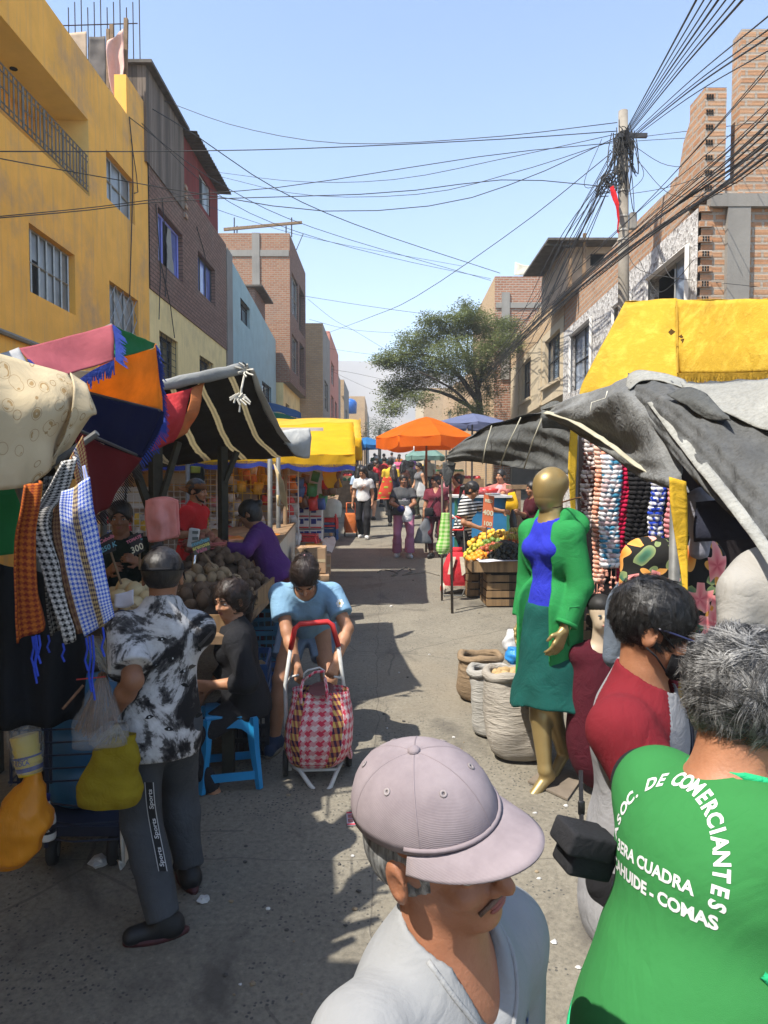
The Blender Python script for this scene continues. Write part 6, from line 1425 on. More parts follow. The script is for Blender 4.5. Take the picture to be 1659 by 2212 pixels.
sheet('front_valance',[[(700,946,11.25),(740,946,11.25),(781,946,11.25)],[(700,985,11.2),(740,990,11.2),(781,996,11.2)]],YCAN,parent=y2,nu=14,nv=8,amp=.03)
sheet('striped_valance',[[(700,996,9.0),(735,997,9.0),(767,998,9.0)],[(700,1012,9.0),(735,1014,9.0),(767,1013,9.0)]],m_plaid('orange_red_stripe',(.55,.20,.02),(.38,.03,.02),2,.2,hound=False),'orange and red striped strip under the yellow canopy corner','strip',None,10,3,.01)
for px,D,lb in((545,10.3,'yellow cloth hanging under the canopy behind the timber post'),(690,9.3,'ochre cloth hanging from canopy beside the fruit stall')):
 sheet('hanging_cloth',[[(px-35,1000,D),(px+25,1000,D)],[(px-25,1035,D),(px+30,1030,D)],[(px+5,1068,D),(px+42,1050,D)]]if D>10 else[[(px+5,1010,D),(px+34,1010,D)],[(px+10,1040,D),(px+44,1035,D)],[(px+18,1055,D),(px+50,1052,D)]],YCAN,lb,'cloth',None,12,12,.05,4)
# wire racks with packets
GRID=M('white_wire',(.45,.44,.42),.45);YGRID=M('yellow_wire',(.55,.36,.04),.5)
def rack(label,x0,x1,yt,ybm,D,mat,step=.075):
 t=thing('wire_rack',label,'rack',at(x0,ybm,D),0,'wire racks of the candy stall');a,b=at(x0,yt,D),at(x1,ybm,D)
 def f(mb):
  nx=int((b.x-a.x)/step);nzz=int((a.z-b.z)/step)
  for i in range(nx+1):x=a.x+(b.x-a.x)*i/nx;mb.cyl((x,D,a.z),(x,D,b.z),.0045,4)
  for i in range(nzz+1):z=b.z+(a.z-b.z)*i/nzz;mb.cyl((a.x,D-.004,z),(b.x,D-.004,z),.0045,4)
 part(t,'mesh_panel',mat,f);part(t,'rim',mat,lambda mb:mb.tube([(a.x,D,a.z),(b.x,D,a.z),(b.x,D,b.z),(a.x,D,b.z),(a.x,D,a.z)],.009,5))
rack('white wire rack left of the red shirt',195,330,1055,1240,9.0,GRID);rack('white wire rack behind the red shirt',335,470,1010,1240,9.1,GRID);rack('yellow wire rack between the timber posts',430,580,1008,1200,9.2,YGRID,.11);rack('white wire rack right of the grey pole',585,645,1010,1200,9.0,GRID,.09)
random.seed(33)
PCOL={'red':(.45,.03,.03),'white':(.52,.50,.48),'yellow':(.6,.38,.03),'green':(.03,.18,.06),'blue':(.04,.09,.30),'orange':(.55,.18,.03),'brown':(.14,.07,.04),'pink':(.55,.22,.24),'silver':(.35,.34,.33)}
PM={k:M(k+'_packet',c,.3,.35,22,.35,18,.02,spec=.5)for k,c in PCOL.items()}
PP={}
for k in PCOL:
 mb=MB();mb.ell((0,0,0),(.062,.022,.08),12,8,fn=lambda q:1/max(abs(q.x),abs(q.z),.62)*.82);o=mb.build('snack_packet',PM[k],None,True,False);COL.objects.unlink(o);PP[k]=o
def packets(n,xr,yr,D,cols,sc=1.0,where='in the candy stall'):
 for i in range(n):
  k=random.choice(cols);p=at(random.uniform(*xr),random.uniform(*yr),D+random.uniform(-.08,.08));o=PP[k].copy();COL.objects.link(o);o.location=p;o.rotation_euler=(random.uniform(-.2,.2),random.uniform(-.3,.3),random.uniform(-.5,.5));q=sc*random.uniform(.8,1.25);o.scale=(q,q,q)
  tag(o,f'shiny {k} packet hung {where}','packet',f'{k} packets {where}')
packets(26,(430,575),(1075,1165),9.4,['silver','red','white','orange','brown','orange'],1.0,'behind the yellow wire rack')
packets(30,(590,700),(1020,1090),9.5,['red','green','brown','blue','orange','red'],1.2,'at the right end of the candy stall')
packets(18,(590,645),(1095,1170),9.15,['red','silver','orange','white'],1.0,'low beside the candy counter')
packets(26,(215,330),(1120,1210),9.3,['blue','white','yellow','silver','red'],1.1,'behind the left wire rack');packets(22,(380,480),(1075,1150),9.35,['brown','white','pink','silver','red'],1.0,'beside the red shirt');packets(16,(430,520),(1168,1200),8.2,['red','red','orange','silver','yellow'],1.1,'on the candy counter')
packets(16,(480,590),(1015,1070),9.6,['orange','brown','yellow','white'],1.2,'high on the yellow rack');packets(14,(700,735),(1015,1060),9.4,['brown','red','brown'],1.0,'hanging as dark strings by ochre cloth')
def boxes(lst):
 for(px,py,D,w_,d_,h,k,lb,rz)in lst:
  p=at(px,py,D);t=thing('carton',lb,'box',p,rz);mb=MB();mb.rbox((0,0,h/2),(w_,d_,h),.006);mb.build('box',k,t,world=False)
  mb=MB();mb.box((0,-d_/2-.001,h*.5),(w_*.98,.002,h*.12));mb.build('tape',M('parcel_tape',(.42,.33,.2),.4),t,world=False)
WBX=M('white_carton',(.5,.48,.46),.6,.12)
boxes([(262,1098,9.5,.30,.25,.16,WBX,'white carton lower left on the rack shelf',0),(262,1074,9.5,.28,.25,.14,WBX,'white carton stacked upper left on rack shelf',0),(298,1098,9.5,.30,.25,.16,WBX,'white carton lower right on the rack shelf',0),(298,1074,9.5,.27,.25,.14,WBX,'white carton stacked upper right on rack shelf',0),(240,1050,9.6,.3,.2,.2,PM['pink'],'pink carton at the top left of the rack',0),(395,1045,9.6,.28,.2,.3,WBX,'white carton tall beside the red shirt',0),
  (672,1290,8.3,.42,.4,.28,CARD,'brown cardboard carton nearest the woman in blue',.1),(672,1235,8.4,.36,.34,.30,CARD,'brown cardboard carton on top of another carton',.05),(690,1240,9.4,.30,.3,.26,CARD,'brown cardboard carton behind, next to the stools',.05),(678,1190,9.2,.22,.3,.09,M('orange_carton',(.40,.2,.04),.6),'flat orange carton on the cardboard boxes',.1),(665,1196,9.0,.2,.25,.05,M('maroon_carton',(.2,.05,.04),.6),'flat maroon carton on the cardboard boxes',.05),(610,1085,9.6,.34,.2,.22,PM['red'],'big red carton above the purple shirt',0)])
# printed water boxes
nb=[(657,1168,9.7),(684,1168,9.7),(657,1141,9.75),(684,1141,9.75),(657,1117,9.8),(684,1117,9.8)]
for i,(px,py,D)in enumerate(nb):
 row=['bottom','bottom','middle','middle','top','top'][i];sd=['left','right'][i%2];p=at(px,py,D)
 t=thing('printed_carton',f'white and navy printed carton, {row} row at the {sd} of its stack','box',p,0,'printed cartons by the candy stall');mb=MB();mb.rbox((0,0,.08),(.165,.22,.15),.005);mb.build('box',WBX,t,world=False)
 mb=MB();mb.box((-.03,-.111,.10),(.07,.003,.07));mb.box((.045,-.111,.125),(.06,.003,.03));mb.build('print',NAVP,t,world=False)
 mb=MB();mb.box((0,-.111,.018),(.15,.003,.02));mb.build('red_strip',PM['red'],t,world=False)
 if i<2:
  mb=MB();put_text(mb,'Noble',(0,-.1115,.06),(-1,0,0),(0,0,-1),.05,.002,bold=.001);mb.build('lettering',NAVP,t,world=False)
# candy counter
cc=thing('candy_counter','white painted counter of the candy stall beside the purple shirt','counter',(-1.15,8,gz(8)))
def cbox(p):return at(*p)
part(cc,'side_panel',m_plaster('peeling_white',(.50,.46,.38),(.25,.2,.15),.6),lambda mb:mb.prism([at(602,1178,7.3),at(640,1130,9.2),at(640,1240,9.0),at(602,1300,7.3)],(-.04,0,0)))
part(cc,'top',WOODR,lambda mb:mb.prism([at(420,1190,7.6),at(602,1178,7.25),at(640,1130,9.2),at(440,1150,9.2)],(0,0,.03)))
part(cc,'goods_tray',PM['orange'],lambda mb:(mb.ell(at(575,1160,8.0),(.22,.3,.05),14,6,fn=lump(.5,3,4)),mb.ell(at(505,1168,8.0),(.2,.3,.05),14,6,fn=lump(.5,5,4))),True)
# stacked stools and water pack
def small_stool(label,c,mat,s=.22):
 t=thing('plastic_stool',label,'stool',c,0,'stacked plastic stools by the cartons');mb=MB();mb.rbox((0,0,.20),(s,s,.025),.01);mb.build('seat',mat,t,world=False)
 for x in(1,-1):
  for y in(1,-1):mb=MB();mb.tube([(x*s*.42,y*s*.42,.195),(x*s*.52,y*s*.52,0)],.02,4);mb.build('leg',mat,t,world=False)
 mb=MB();mb.box((0,-s*.49,.05),(s*.9,.015,.03));mb.box((0,-s*.46,.15),(s*.9,.015,.06));mb.build('apron',mat,t,world=False)
RST=M('red_plastic',(.48,.03,.03),.35)
for k,(y,m_,lb)in enumerate(((1166,BST,'blue'),(1154,BST,'blue'),(1142,RST,'red'),(1132,RST,'red'))):small_stool(f'{lb} plastic stool, {["lowest", "second", "third", "topmost"][k]} of the stack beside the cartons',at(711,y,11.2),BCR if lb=='blue' else RST,.24)
small_stool('red plastic stool under the printed cartons',at(662,1188,9.4),RST,.3)
bagthing('rice_bag','white rice sack lying on the stacked stools',[(at(712,1078,11.2),XA*.10,YA*.08),(at(711,1085,11.2),XA*.19,YA*.13),(at(711,1102,11.2),XA*.2,YA*.14),(at(711,1117,11.2),XA*.18,YA*.13)],plastic('clear_white',(.50,.52,.45),.2))
# fruit stall further along on the left
fs_=thing('fruit_table','low wooden fruit table beyond the stacked stools','table',(-1.45,15.5,gz(15.5)))
f0=V((-1.38,15.4,gz(15.4)+.62))
part(fs_,'tabletop',WOODR,lambda mb:mb.prism([f0+V((-.55,-.7,0)),f0+V((.32,-.7,0)),f0+V((.32,1.3,.35)),f0+V((-.55,1.3,.35))],(0,0,.04)))
for x in(-.5,.27):
 for y in(-.6,1.1):part(fs_,'leg',WOODR,lambda mb:mb.box(f0+V((x,y,-.30)),(.06,.06,.62)))
TOM=M('tomato_skin',(.50,.06,.03),.25,.2,8,.03,spec=.5);ORF=M('orange_peel',(.70,.27,.02),.45,.15,8,.2,120);LIM=M('lime_peel',(.12,.19,.03),.35,.3,6,.15,100);AVO=M('avocado_skin',(.016,.018,.013),.5,.4,10,.6,90);MAN=M('mandarin_peel',(.55,.13,.02),.45,.2,8,.2,120);LEM=M('yellow_lime_peel',(.48,.42,.05),.4,.2,8,.15,100);BAN=M('banana_peel',(.38,.30,.05),.5,.4,9,.15)
ptom=[proto('tomato',TOM,.038,n=10,m=6)];heap(ptom,f0+V((-.12,.35,.22)),.36,.35,.10,48,.064,'red tomato heaped on the left fruit table','tomato','tomatoes on the left fruit table')
pman=[proto('papaya',MAN,(.075,.06,.06),n=10,m=6)];heap(pman,f0+V((.15,.05,.1)),.2,.3,.06,10,.11,'orange papaya on the left fruit table','papaya','papayas on the left fruit table')
pav=[proto('avocado',M('green_fruit',(.04,.09,.02),.4),(.05,.042,.042),n=10,m=6)];heap(pav,f0+V((-.1,.9,.40)),.34,.25,.08,22,.08,'green avocado at the back of the left fruit table','avocado','avocados on the left fruit table')
def banana_bunch(label,c,rz,n=7,L=.17,r=.019,mat=None,tilt=0,group=None):
 t=thing('banana_bunch',label,'bananas',c,rz,group);mat=mat or BAN
 for k in range(n):
  a=(k-(n-1)/2)*.22;mb=MB();d=V((math.sin(a),-math.cos(a),0));pts=[]
  for i in range(7):q=i/6;pts.append(V((0,0,.035))+d*(L*q)+V((0,0,.05*math.sin(q*math.pi*.9)-.03*q+.012*(k%2))))
  mb.tube(pts,r,7,True,[r*x for x in(.4,.85,1,1,.95,.75,.25)]);mb.build('banana',mat,t,True,world=False)
 return t
YB=M('ripe_banana_peel',(.62,.46,.04),.5,.25,9,.1)
for k,(x,y)in enumerate(((-.05,-.5),(.12,-.35),(-.2,-.3))):banana_bunch(f'yellow banana bunch {["at the front edge", "right of the others", "left of the others"][k]} on the left fruit table',f0+V((x,y,.1+.05*k)),.4*k-.3,6,.2,.022,YB)
# paper bits, far left tarps
sheet('white_plastic_sheet',[[(690,1165,10.4),(722,1158,11)],[(695,1175,10.2),(725,1172,10.6)],[(700,1192,9.8),(716,1196,9.8)]],M('white_plastic',()),'crumpled white plastic sheet on the ground by the stools','sheet',None,10,10,.03,6)
sheet('blue_green_awning',[[(560,868,20),(605,873,20),(650,893,20)],[(560,890,19),(610,893,19),(652,905,19)]],fabric('blue_awning',(.03,.09,.20),4,.3,.3),'blue awning in front of the blue house','awning',None,14,8,.05,1.5)
sheet('green_awning',[[(560,890,18.8),(605,892,18.8),(640,902,18.8)],[(570,920,18.5),(610,922,18.5),(642,920,18.5)]],fabric('green_awning',(.02,.14,.08),4,.3,.3),'green awning below the blue awning','awning',None,14,8,.05,1.5)
sheet('cream_backcloth',[[(270,1005,10),(360,1000,10),(440,1000,10)],[(280,1058,10),(360,1062,10),(440,1056,10)]],fabric('cream_tarp',(.62,.44,.24),4,.3,.3),'cream tarp closing the back of the candy stall','tarp',None,14,8,.04,2)
sheet('back_tarp',[[V((-4.2,10.6,2.9)),V((-2.5,10.6,2.9)),V((-.9,10.6,2.9))],[V((-4.2,10.7,.5)),V((-2.5,10.7,.5)),V((-.9,10.7,.5))]],fabric('pale_back_tarp',(.34,.30,.27),4,.3,.2),'pale tarp wall behind the shelves of the candy stall','tarp',None,14,8,.05,1)
sheet('hanging_shirt',[[(405,1008,8.5),(440,1008,8.5)],[(402,1035,8.5),(442,1035,8.5)],[(410,1056,8.5),(436,1054,8.5)]],fabric('dark_green_shirt',(.02,.02,.015),8),'black shirt hanging under canopy with green collar','shirt',None,10,8,.02)
sheet('hanging_apron',[[(412,1006,8.42),(434,1008,8.42)],[(412,1022,8.42),(432,1022,8.42)]],fabric('olive_apron',(.16,.17,.03),8),'olive green cloth over the hanging black shirt','cloth',None,8,6,.02)
mb=MB();p0_=at(592,1002,8.0)
for k in range(6):mb.tube([p0_,p0_+V((.05+.01*k,0,-.2)),p0_+V((.08+.015*k,0,-.42-.02*k)),p0_+V((.04,0,-.47)),p0_+V((.03+.01*k,0,-.35))],.007,5)
tag(mb.build('rope_hank',M('pale_rope',(.42,.32,.18),.9),None,True),'hank of pale rope hanging under the yellow canopy','rope')
# RIGHT SIDE
random.seed(77)
# --- yellow fringed canopy
def m_ycloth():
 t=NT('worn_yellow_canvas');n=t.math('MULTIPLY',t.math('ABSOLUTE',t.math('SUBTRACT',t.noise(5,7,.7,dist=.15),.5)),3.0);c=t.ramp(n,[(.05,(.50,.32,.035)),(.6,(.66,.45,.07))])
 c=t.mix(t.ramp(t.noise(1.6,5,.6),[(.58,(0,0,0)),(.72,(.5,)*3)]),c,(.20,.115,.02))
 return t.done(c,.92,t.bump(t.math('ADD',n,t.math('MULTIPLY',t.noise(26,4),.35)),.5,.02),0,.1,.2)
YW=m_ycloth()
yr=thing('yellow_fringed_canopy','worn yellow canvas canopy with fringed valance above the right clothes stall','canopy',(2.2,4.8,gz(4.8)))
sheet('side_panel',[[(1350,652,5.0),(1405,650,4.95),(1462,648,4.9)],[(1300,745,4.85),(1385,745,4.72),(1463,742,4.65)],[(1256,835,4.72),(1365,838,4.6),(1466,838,4.45)],[(1252,870,4.7),(1360,872,4.6),(1468,874,4.45)]],YW,parent=yr,nu=20,nv=20,amp=.018,sc=5)
sheet('front_panel',[[(1462,648,4.9),(1560,649,4.3),(1680,646,3.8),(1860,640,3.3)],[(1463,742,4.62),(1560,740,4.1),(1680,738,3.65),(1860,735,3.2)],[(1464,806,4.5),(1560,806,4.0),(1680,802,3.6),(1860,800,3.15)]],YW,parent=yr,nu=30,nv=18,amp=.018,sc=5)
sheet('top_panel',[[(1350,652,5.0),(1462,648,4.9),(1680,646,3.8),(1860,640,3.3)],[(1370,656,6.0),(1480,654,5.9),(1700,655,4.9),(1900,650,4.3)],[(1390,668,7.0),(1500,664,6.9),(1720,670,6.0),(1950,668,5.4)]],YW,parent=yr,nu=20,nv=10,amp=.01)
part(yr,'fringe',fabric('yellow_fringe',(.52,.33,.04),30,.4),lambda mb:fringe(mb,[at(*q)for q in((1464,806,4.48),(1560,806,3.98),(1680,802,3.58))],.052,120,wd=.006,jit=.12))
part(yr,'seam',M('seam_thread',(.32,.2,.02),.9),lambda mb:mb.tube([at(1462,650,4.86),at(1463,742,4.58),at(1464,806,4.46)],.005,5))
def _tear(mb):
 for px,py,r in((1448,718,.020),(1478,738,.028),(1468,728,.012)):
  c=at(px,py,4.55);pts=[]
  for k in range(11):a=k*.571;q=r*random.uniform(.5,1.2);pts.append(c+V((q*math.cos(a)*1.2,-.02,q*math.sin(a))))
  mb.poly(pts)
part(yr,'tear',M('tear_dark',(.10,.055,.012),.95),_tear)
YST=fabric('yellow_strap',(.50,.31,.025),12,.5)
for lb,rows in(('long yellow cloth strap hanging beside the grey pole of the knitted scarves',[[(1232,925,4.75),(1248,925,4.75)],[(1228,1000,4.73),(1246,1000,4.75)],[(1230,1060,4.73),(1243,1070,4.75)],[(1238,1150,4.75),(1246,1150,4.75)]]),
     ('yellow cloth strap tapering down in front of the floral shirt',[[(1446,1030,2.55),(1482,1040,2.55)],[(1450,1100,2.55),(1486,1100,2.55)],[(1466,1200,2.55),(1486,1200,2.55)],[(1476,1290,2.52),(1484,1290,2.52)]]),
     ('thin yellow strap end behind the masked boy',[[(1466,1470,1.95),(1474,1470,1.95)],[(1465,1520,1.95),(1478,1520,1.95)],[(1470,1560,1.95),(1476,1562,1.95)]])):
 sheet('yellow_strap',rows,YST,lb,'strap',None,5,18,.008,6)
post('stall_pole','grey steel pole beside the knitted scarves',[(at(1243,915,4.8),down(1243,1200,4.8))],.022,STEEL)
post('stall_pole','grey steel pole in front of the floral shirt',[(at(1460,1030,2.62),down(1455,1300,2.62))],.021,STEEL)
# --- near grey tarp
def m_tarp(name,a,b):
 t=NT(name);n=t.noise(3.2,7,.68);f=t.noise(60,3,.7);c=t.ramp(n,[(.3,a),(.72,b)]);c=t.mix(t.ramp(f,[(.45,(0,0,0)),(.62,(.35,)*3)]),c,tuple(x*.62 for x in a))
 st=t.noise(1,5,.7,vec=t.mapping((5,5,1.2)));c=t.mix(t.ramp(st,[(.55,(0,0,0)),(.72,(.4,)*3)]),c,tuple(min(1,x*1.5)for x in b))
 cr=t.math('ABSOLUTE',t.math('SUBTRACT',t.noise(4.5,5,.6,dist=1.0),.5));cr2=t.math('ABSOLUTE',t.math('SUBTRACT',t.noise(11,4,.6,dist=.6),.5))
 return t.done(c,.85,t.bump(t.math('ADD',t.math('ADD',t.math('MULTIPLY',cr,1.6),t.math('MULTIPLY',cr2,.7)),t.math('MULTIPLY',f,.12)),.7,.03),0,.15,.05)
TP=m_tarp('worn_grey_tarp',(.062,.064,.065),(.110,.112,.110));TPM=m_tarp('mid_grey_tarp',(.115,.118,.118),(.19,.193,.188));TPD=m_tarp('dark_grey_tarp',(.055,.057,.056),(.115,.118,.112));TPL=m_tarp('pale_tarp_hem',(.20,.20,.185),(.31,.31,.285))
gt=thing('grey_tarp','big worn grey tarp sloping down over the near right clothes stall','tarp',(1.3,3,gz(3)))
def tq(L):return L
sheet('main_sheet',[[(1356,806,3.45),(1420,808,3.3),(1475,822,3.1),(1560,818,2.9),(1700,806,2.6)],[(1352,835,3.25),(1420,850,2.95),(1500,880,2.7),(1590,905,2.5),(1720,930,2.25)],[(1400,905,2.95),(1460,935,2.7),(1540,985,2.4),(1610,1030,2.2),(1740,1080,2.0)],[(1455,985,2.72),(1500,1035,2.45),(1560,1090,2.2),(1640,1150,2.0),(1760,1230,1.8)]],TP,parent=gt,nu=44,nv=30,amp=.018,sc=3.5,fold=lambda u,v:.022*math.sin(u*9+v*4)*v+.012*abs(math.sin(u*23+v*9))+.010*abs(math.sin(v*17-u*11)))
sheet('front_lap',[[(1172,884,4.6),(1200,868,4.4),(1270,842,4.0),(1340,818,3.46),(1372,806,3.42)],[(1178,892,4.55),(1222,890,4.2),(1290,880,3.7),(1350,868,3.2),(1400,900,2.95)],[(1188,905,4.5),(1250,925,4.1),(1330,955,3.5),(1400,985,2.85),(1462,1010,2.7)],[(1200,912,4.5),(1290,965,3.9),(1370,1022,3.25),(1430,1050,2.75),(1490,1065,2.58)]],TPM,parent=gt,nu=36,nv=24,amp=.014,sc=5,fold=lambda u,v:.02*math.sin(v*9+u*3)+.014*abs(math.sin(v*14+u*8)))
def rib_sheet(name,pts,wpx,mat,dz=-.02):
 rows=[[(x-wpx*.5,y+wpx*.25,D+dz)for x,y,D in pts],[(x+wpx*.5,y-wpx*.25,D+dz)for x,y,D in pts]]
 sheet(name,rows,mat,parent=gt,nu=26,nv=3,amp=.006,sc=9)
rib_sheet('hem_band',[(1400,850,3.12),(1440,905,2.86),(1500,985,2.55),(1560,1060,2.25),(1640,1165,1.95),(1700,1260,1.8)],24,TPL,-.04)
rib_sheet('welt_seam',[(1177,890,4.54),(1228,905,4.2),(1300,948,3.68),(1370,1000,3.2),(1440,1042,2.78)],9,M('pale_seam',(.36,.34,.26),.9),-.05)
sheet('ridge_fold',[[(1352,838,3.3),(1358,812,3.36),(1382,800,3.38),(1430,808,3.3),(1480,822,3.15)],[(1360,842,3.2),(1385,822,3.22),(1430,824,3.14),(1470,836,3.0),(1500,850,2.9)]],TPL,parent=gt,nu=24,nv=8,amp=.01)
sheet('second_layer',[[(1470,826,3.0),(1520,826,2.9),(1600,822,2.75),(1720,815,2.5)],[(1478,838,2.92),(1530,850,2.75),(1610,875,2.55),(1730,890,2.3)],[(1490,852,2.84),(1545,882,2.62),(1620,915,2.42),(1735,950,2.15)]],TPL,parent=gt,nu=26,nv=14,amp=.015,sc=4)
sheet('dark_fold',[[(1440,850,2.86),(1490,842,2.82),(1530,858,2.7)],[(1470,872,2.76),(1520,878,2.62),(1570,895,2.5)],[(1500,892,2.66),(1545,905,2.54),(1580,912,2.44)]],TPD,parent=gt,nu=16,nv=12,amp=.02,sc=6)
mb=MB()
mb.tube([at(1312,845,3.4),at(1308,860,3.38),at(1278,870,3.42),at(1275,890,3.4)],.003,4);tag(mb.build('loose_thread',M('white_thread',(.55,.53,.45),.9),None,True),'loose white thread hanging on the grey tarp tip','thread')
sheet('tarp_tip_wrap',[[(1168,880,4.75),(1200,866,4.7),(1225,880,4.7)],[(1170,905,4.7),(1205,900,4.65),(1235,905,4.65)],[(1172,925,4.75),(1195,925,4.72),(1225,928,4.72)]],TPD,'crumpled tarp end wrapped at the top of the grey pole','tarp',None,14,10,.03,8)
# --- farther grey tarp over the fruit stall
g2t=thing('grey_tarp','dark patched grey tarp stretched over the fruit stall, tied to a thin pole','tarp',(1.2,7,gz(7)))
sheet('sheet',[[(968,978,8.9),(1000,945,8.6),(1060,918,8.0),(1130,898,7.2),(1190,888,6.2),(1245,905,5.4)],[(960,990,8.85),(1000,975,8.4),(1060,965,7.7),(1130,955,6.9),(1190,950,6.0),(1242,955,5.3)],[(975,998,8.8),(1010,996,8.35),(1070,1004,7.6),(1130,1012,6.8),(1190,1020,5.9),(1240,1026,5.25)]],TPD,parent=g2t,nu=44,nv=20,amp=.035,sc=2.6,fold=lambda u,v:.05*math.sin(v*7+u*4)*(1-abs(2*u-1))+.03*abs(math.sin(v*11-u*9)))
sheet('roof',[[(968,978,8.9),(1060,918,8.0),(1190,888,6.2),(1245,905,5.4)],[(1040,970,10.4),(1130,930,9.6),(1290,900,8.2),(1380,900,7.0)]],TPD,parent=g2t,nu=20,nv=6,amp=.03)
sheet('hanging_corner',[[(956,998,8.85),(985,1000,8.85)],[(956,1025,8.83),(980,1022,8.85)],[(962,1052,8.85),(968,1052,8.85)]],TP,parent=g2t,nu=6,nv=10,amp=.015)
for pts in([(1062,920,7.95),(1050,960,7.65),(1042,1002,7.7)],[(1125,902,7.15),(1100,955,7.05),(1080,1006,7.4)],[(1175,893,6.4),(1150,955,6.5),(1132,1012,6.75)]):
 mb=MB();mb.tube([at(x,y,D-.10)for x,y,D in pts],.008,4);mb.build('seam',M('pale_seam',()),g2t,True)
part(g2t,'tie',M('grey_cord',(.3,.3,.28),.9),lambda mb:mb.lathe([(.03,-.03),(.045,-.02),(.04,0),(.048,.02),(.03,.04)],at(974,1000,8.85),10),True)
post('stall_pole','thin rusty pole standing on the road in front of the red trolley',[(at(972,995,8.9),gnd(977,1325))],.017,M('rusty_pole',(.085,.065,.05),.8,.4,9,.3))
post('stall_pole','second thin pole behind the green checked bag',[(at(955,1035,9.6),down(955,1200,9.6))],.014,M('rusty_pole',()))
# --- knitted scarves
def knit(name,c1,c2,c3=None):
 t=NT(name);sx=t.n('ShaderNodeSeparateXYZ');t.l(t.tc.outputs['UV'],sx.inputs[0]);fl=t.math('FLOOR',t.math('MULTIPLY',sx.outputs[1],44));w1=t.n('ShaderNodeTexNoise');w1.inputs['Scale'].default_value=1.0
 cb=t.n('ShaderNodeCombineXYZ');t.l(t.math('MULTIPLY',fl,.83),cb.inputs[1]);t.l(t.math('MULTIPLY',sx.outputs[0],1.6),cb.inputs[0]);t.l(cb.outputs[0],w1.inputs['Vector'])
 st=[(.40,c1),(.47,c2),(.53,c2),(.58,c3 or c1)];c=t.ramp(w1.outputs['Fac'],st)
 return t.done(c,.95,t.bump(t.noise(90,4),.6,.006),0,.1)
KS='knitted scarves hanging on the right stall'
def knitted(label,px0,px1,yt,yb_,D,mat,pom=None,D2=None):
 a,b=at(px0,yt,D),at(px1,yt,D2 or D);c,d=at(px0,yb_,D),at(px1,yb_,D2 or D);t=thing('knitted_scarf',label,'scarf',a,0,KS);mb=MB();H=(a.z-c.z);nr=max(10,int(H/.030));wd=(b-a).length;nu_=max(4,int(wd/.014))
 off=V((0,-1,0))
 def fn(u,v):
  p=a.lerp(b,u)+V((.008*math.sin(v*9),0,-H*v));bump_=abs(math.sin(v*nr*math.pi))**.6*(.55+.45*abs(math.sin(u*wd/.04*math.pi+.5*math.floor(v*nr))))
  e=min(u,1-u)*wd;return p+off*(.024*bump_*min(1,e/.02+.25)+.012*math.sin(v*6))+V((.006*math.sin(v*nr*2*math.pi)*(1 if u>.5 else-1),0,0))
 mb.grid(fn,nu_*2,nr*4);mb.build('knit',mat,t,True,thick=.02)
 if pom:
  mb=MB()
  for k,m_ in enumerate(pom):
   x=a.lerp(b,(k+.5)/len(pom));L=random.uniform(.05,.16);q=V((x.x,x.y-.01,c.z));mb.tube([q,q-V((0,0,L))],.002,4)
   for j in range(3):mb.ell(q-V((random.uniform(-.006,.006),0,L*(.5+.25*j))),.011,8,6)
  mb.build('pompoms',pom[0],t,True)
 return t
POMP=fabric('peach_pom',(.55,.25,.18),40);POMC=fabric('crimson_pom',(.30,.01,.04),40)
knitted('brown and white knitted scarf nearest the grey pole',1258,1288,948,1140,4.85,knit('knit_brown',(.10,.035,.025),(.58,.52,.48),(.10,.035,.025)))
knitted('peach and white knitted scarf with pompoms',1284,1308,965,1258,4.82,knit('knit_peach',(.62,.26,.17),(.62,.42,.34),(.60,.25,.16)),[POMP]*4)
knitted('wide white and teal blue knitted scarf',1298,1338,985,1225,4.72,knit('knit_teal',(.04,.17,.27),(.62,.60,.60),(.42,.30,.30)),[POMP]*4)
knitted('plain crimson knitted scarf with dark pompoms',1334,1358,1000,1262,4.74,knit('knit_crimson',(.42,.015,.06),(.34,.01,.04)),[POMC]*3)
knitted('black knitted scarf, widest of the row',1356,1404,1010,1268,4.70,knit('knit_black',(.012,.011,.012),(.02,.019,.02)))
knitted('white and royal blue knitted scarf',1404,1432,1020,1200,4.45,knit('knit_blue',(.02,.05,.36),(.56,.55,.55),(.02,.05,.36)))
knitted('dusty pink knitted scarf beside the blue and white one',1440,1462,1040,1200,4.30,knit('knit_pink',(.46,.15,.16),(.55,.24,.25)))
sheet('shade_backcloth',[[V((1.40,5.15,2.55)),V((2.3,4.9,2.5)),V((3.6,3.6,2.4))],[V((1.40,5.15,1.3)),V((2.3,4.9,1.3)),V((3.6,3.6,1.3))],[V((1.40,5.15,.5)),V((2.3,4.9,.5)),V((3.6,3.65,.5))]],fabric('black_shade_cloth',(.012,.009,.010),4,.4),'black sheet standing for the shade behind the right stall clothes','cloth',None,14,10,.03,2)  # near-black sheet added for the darkness under the tarp
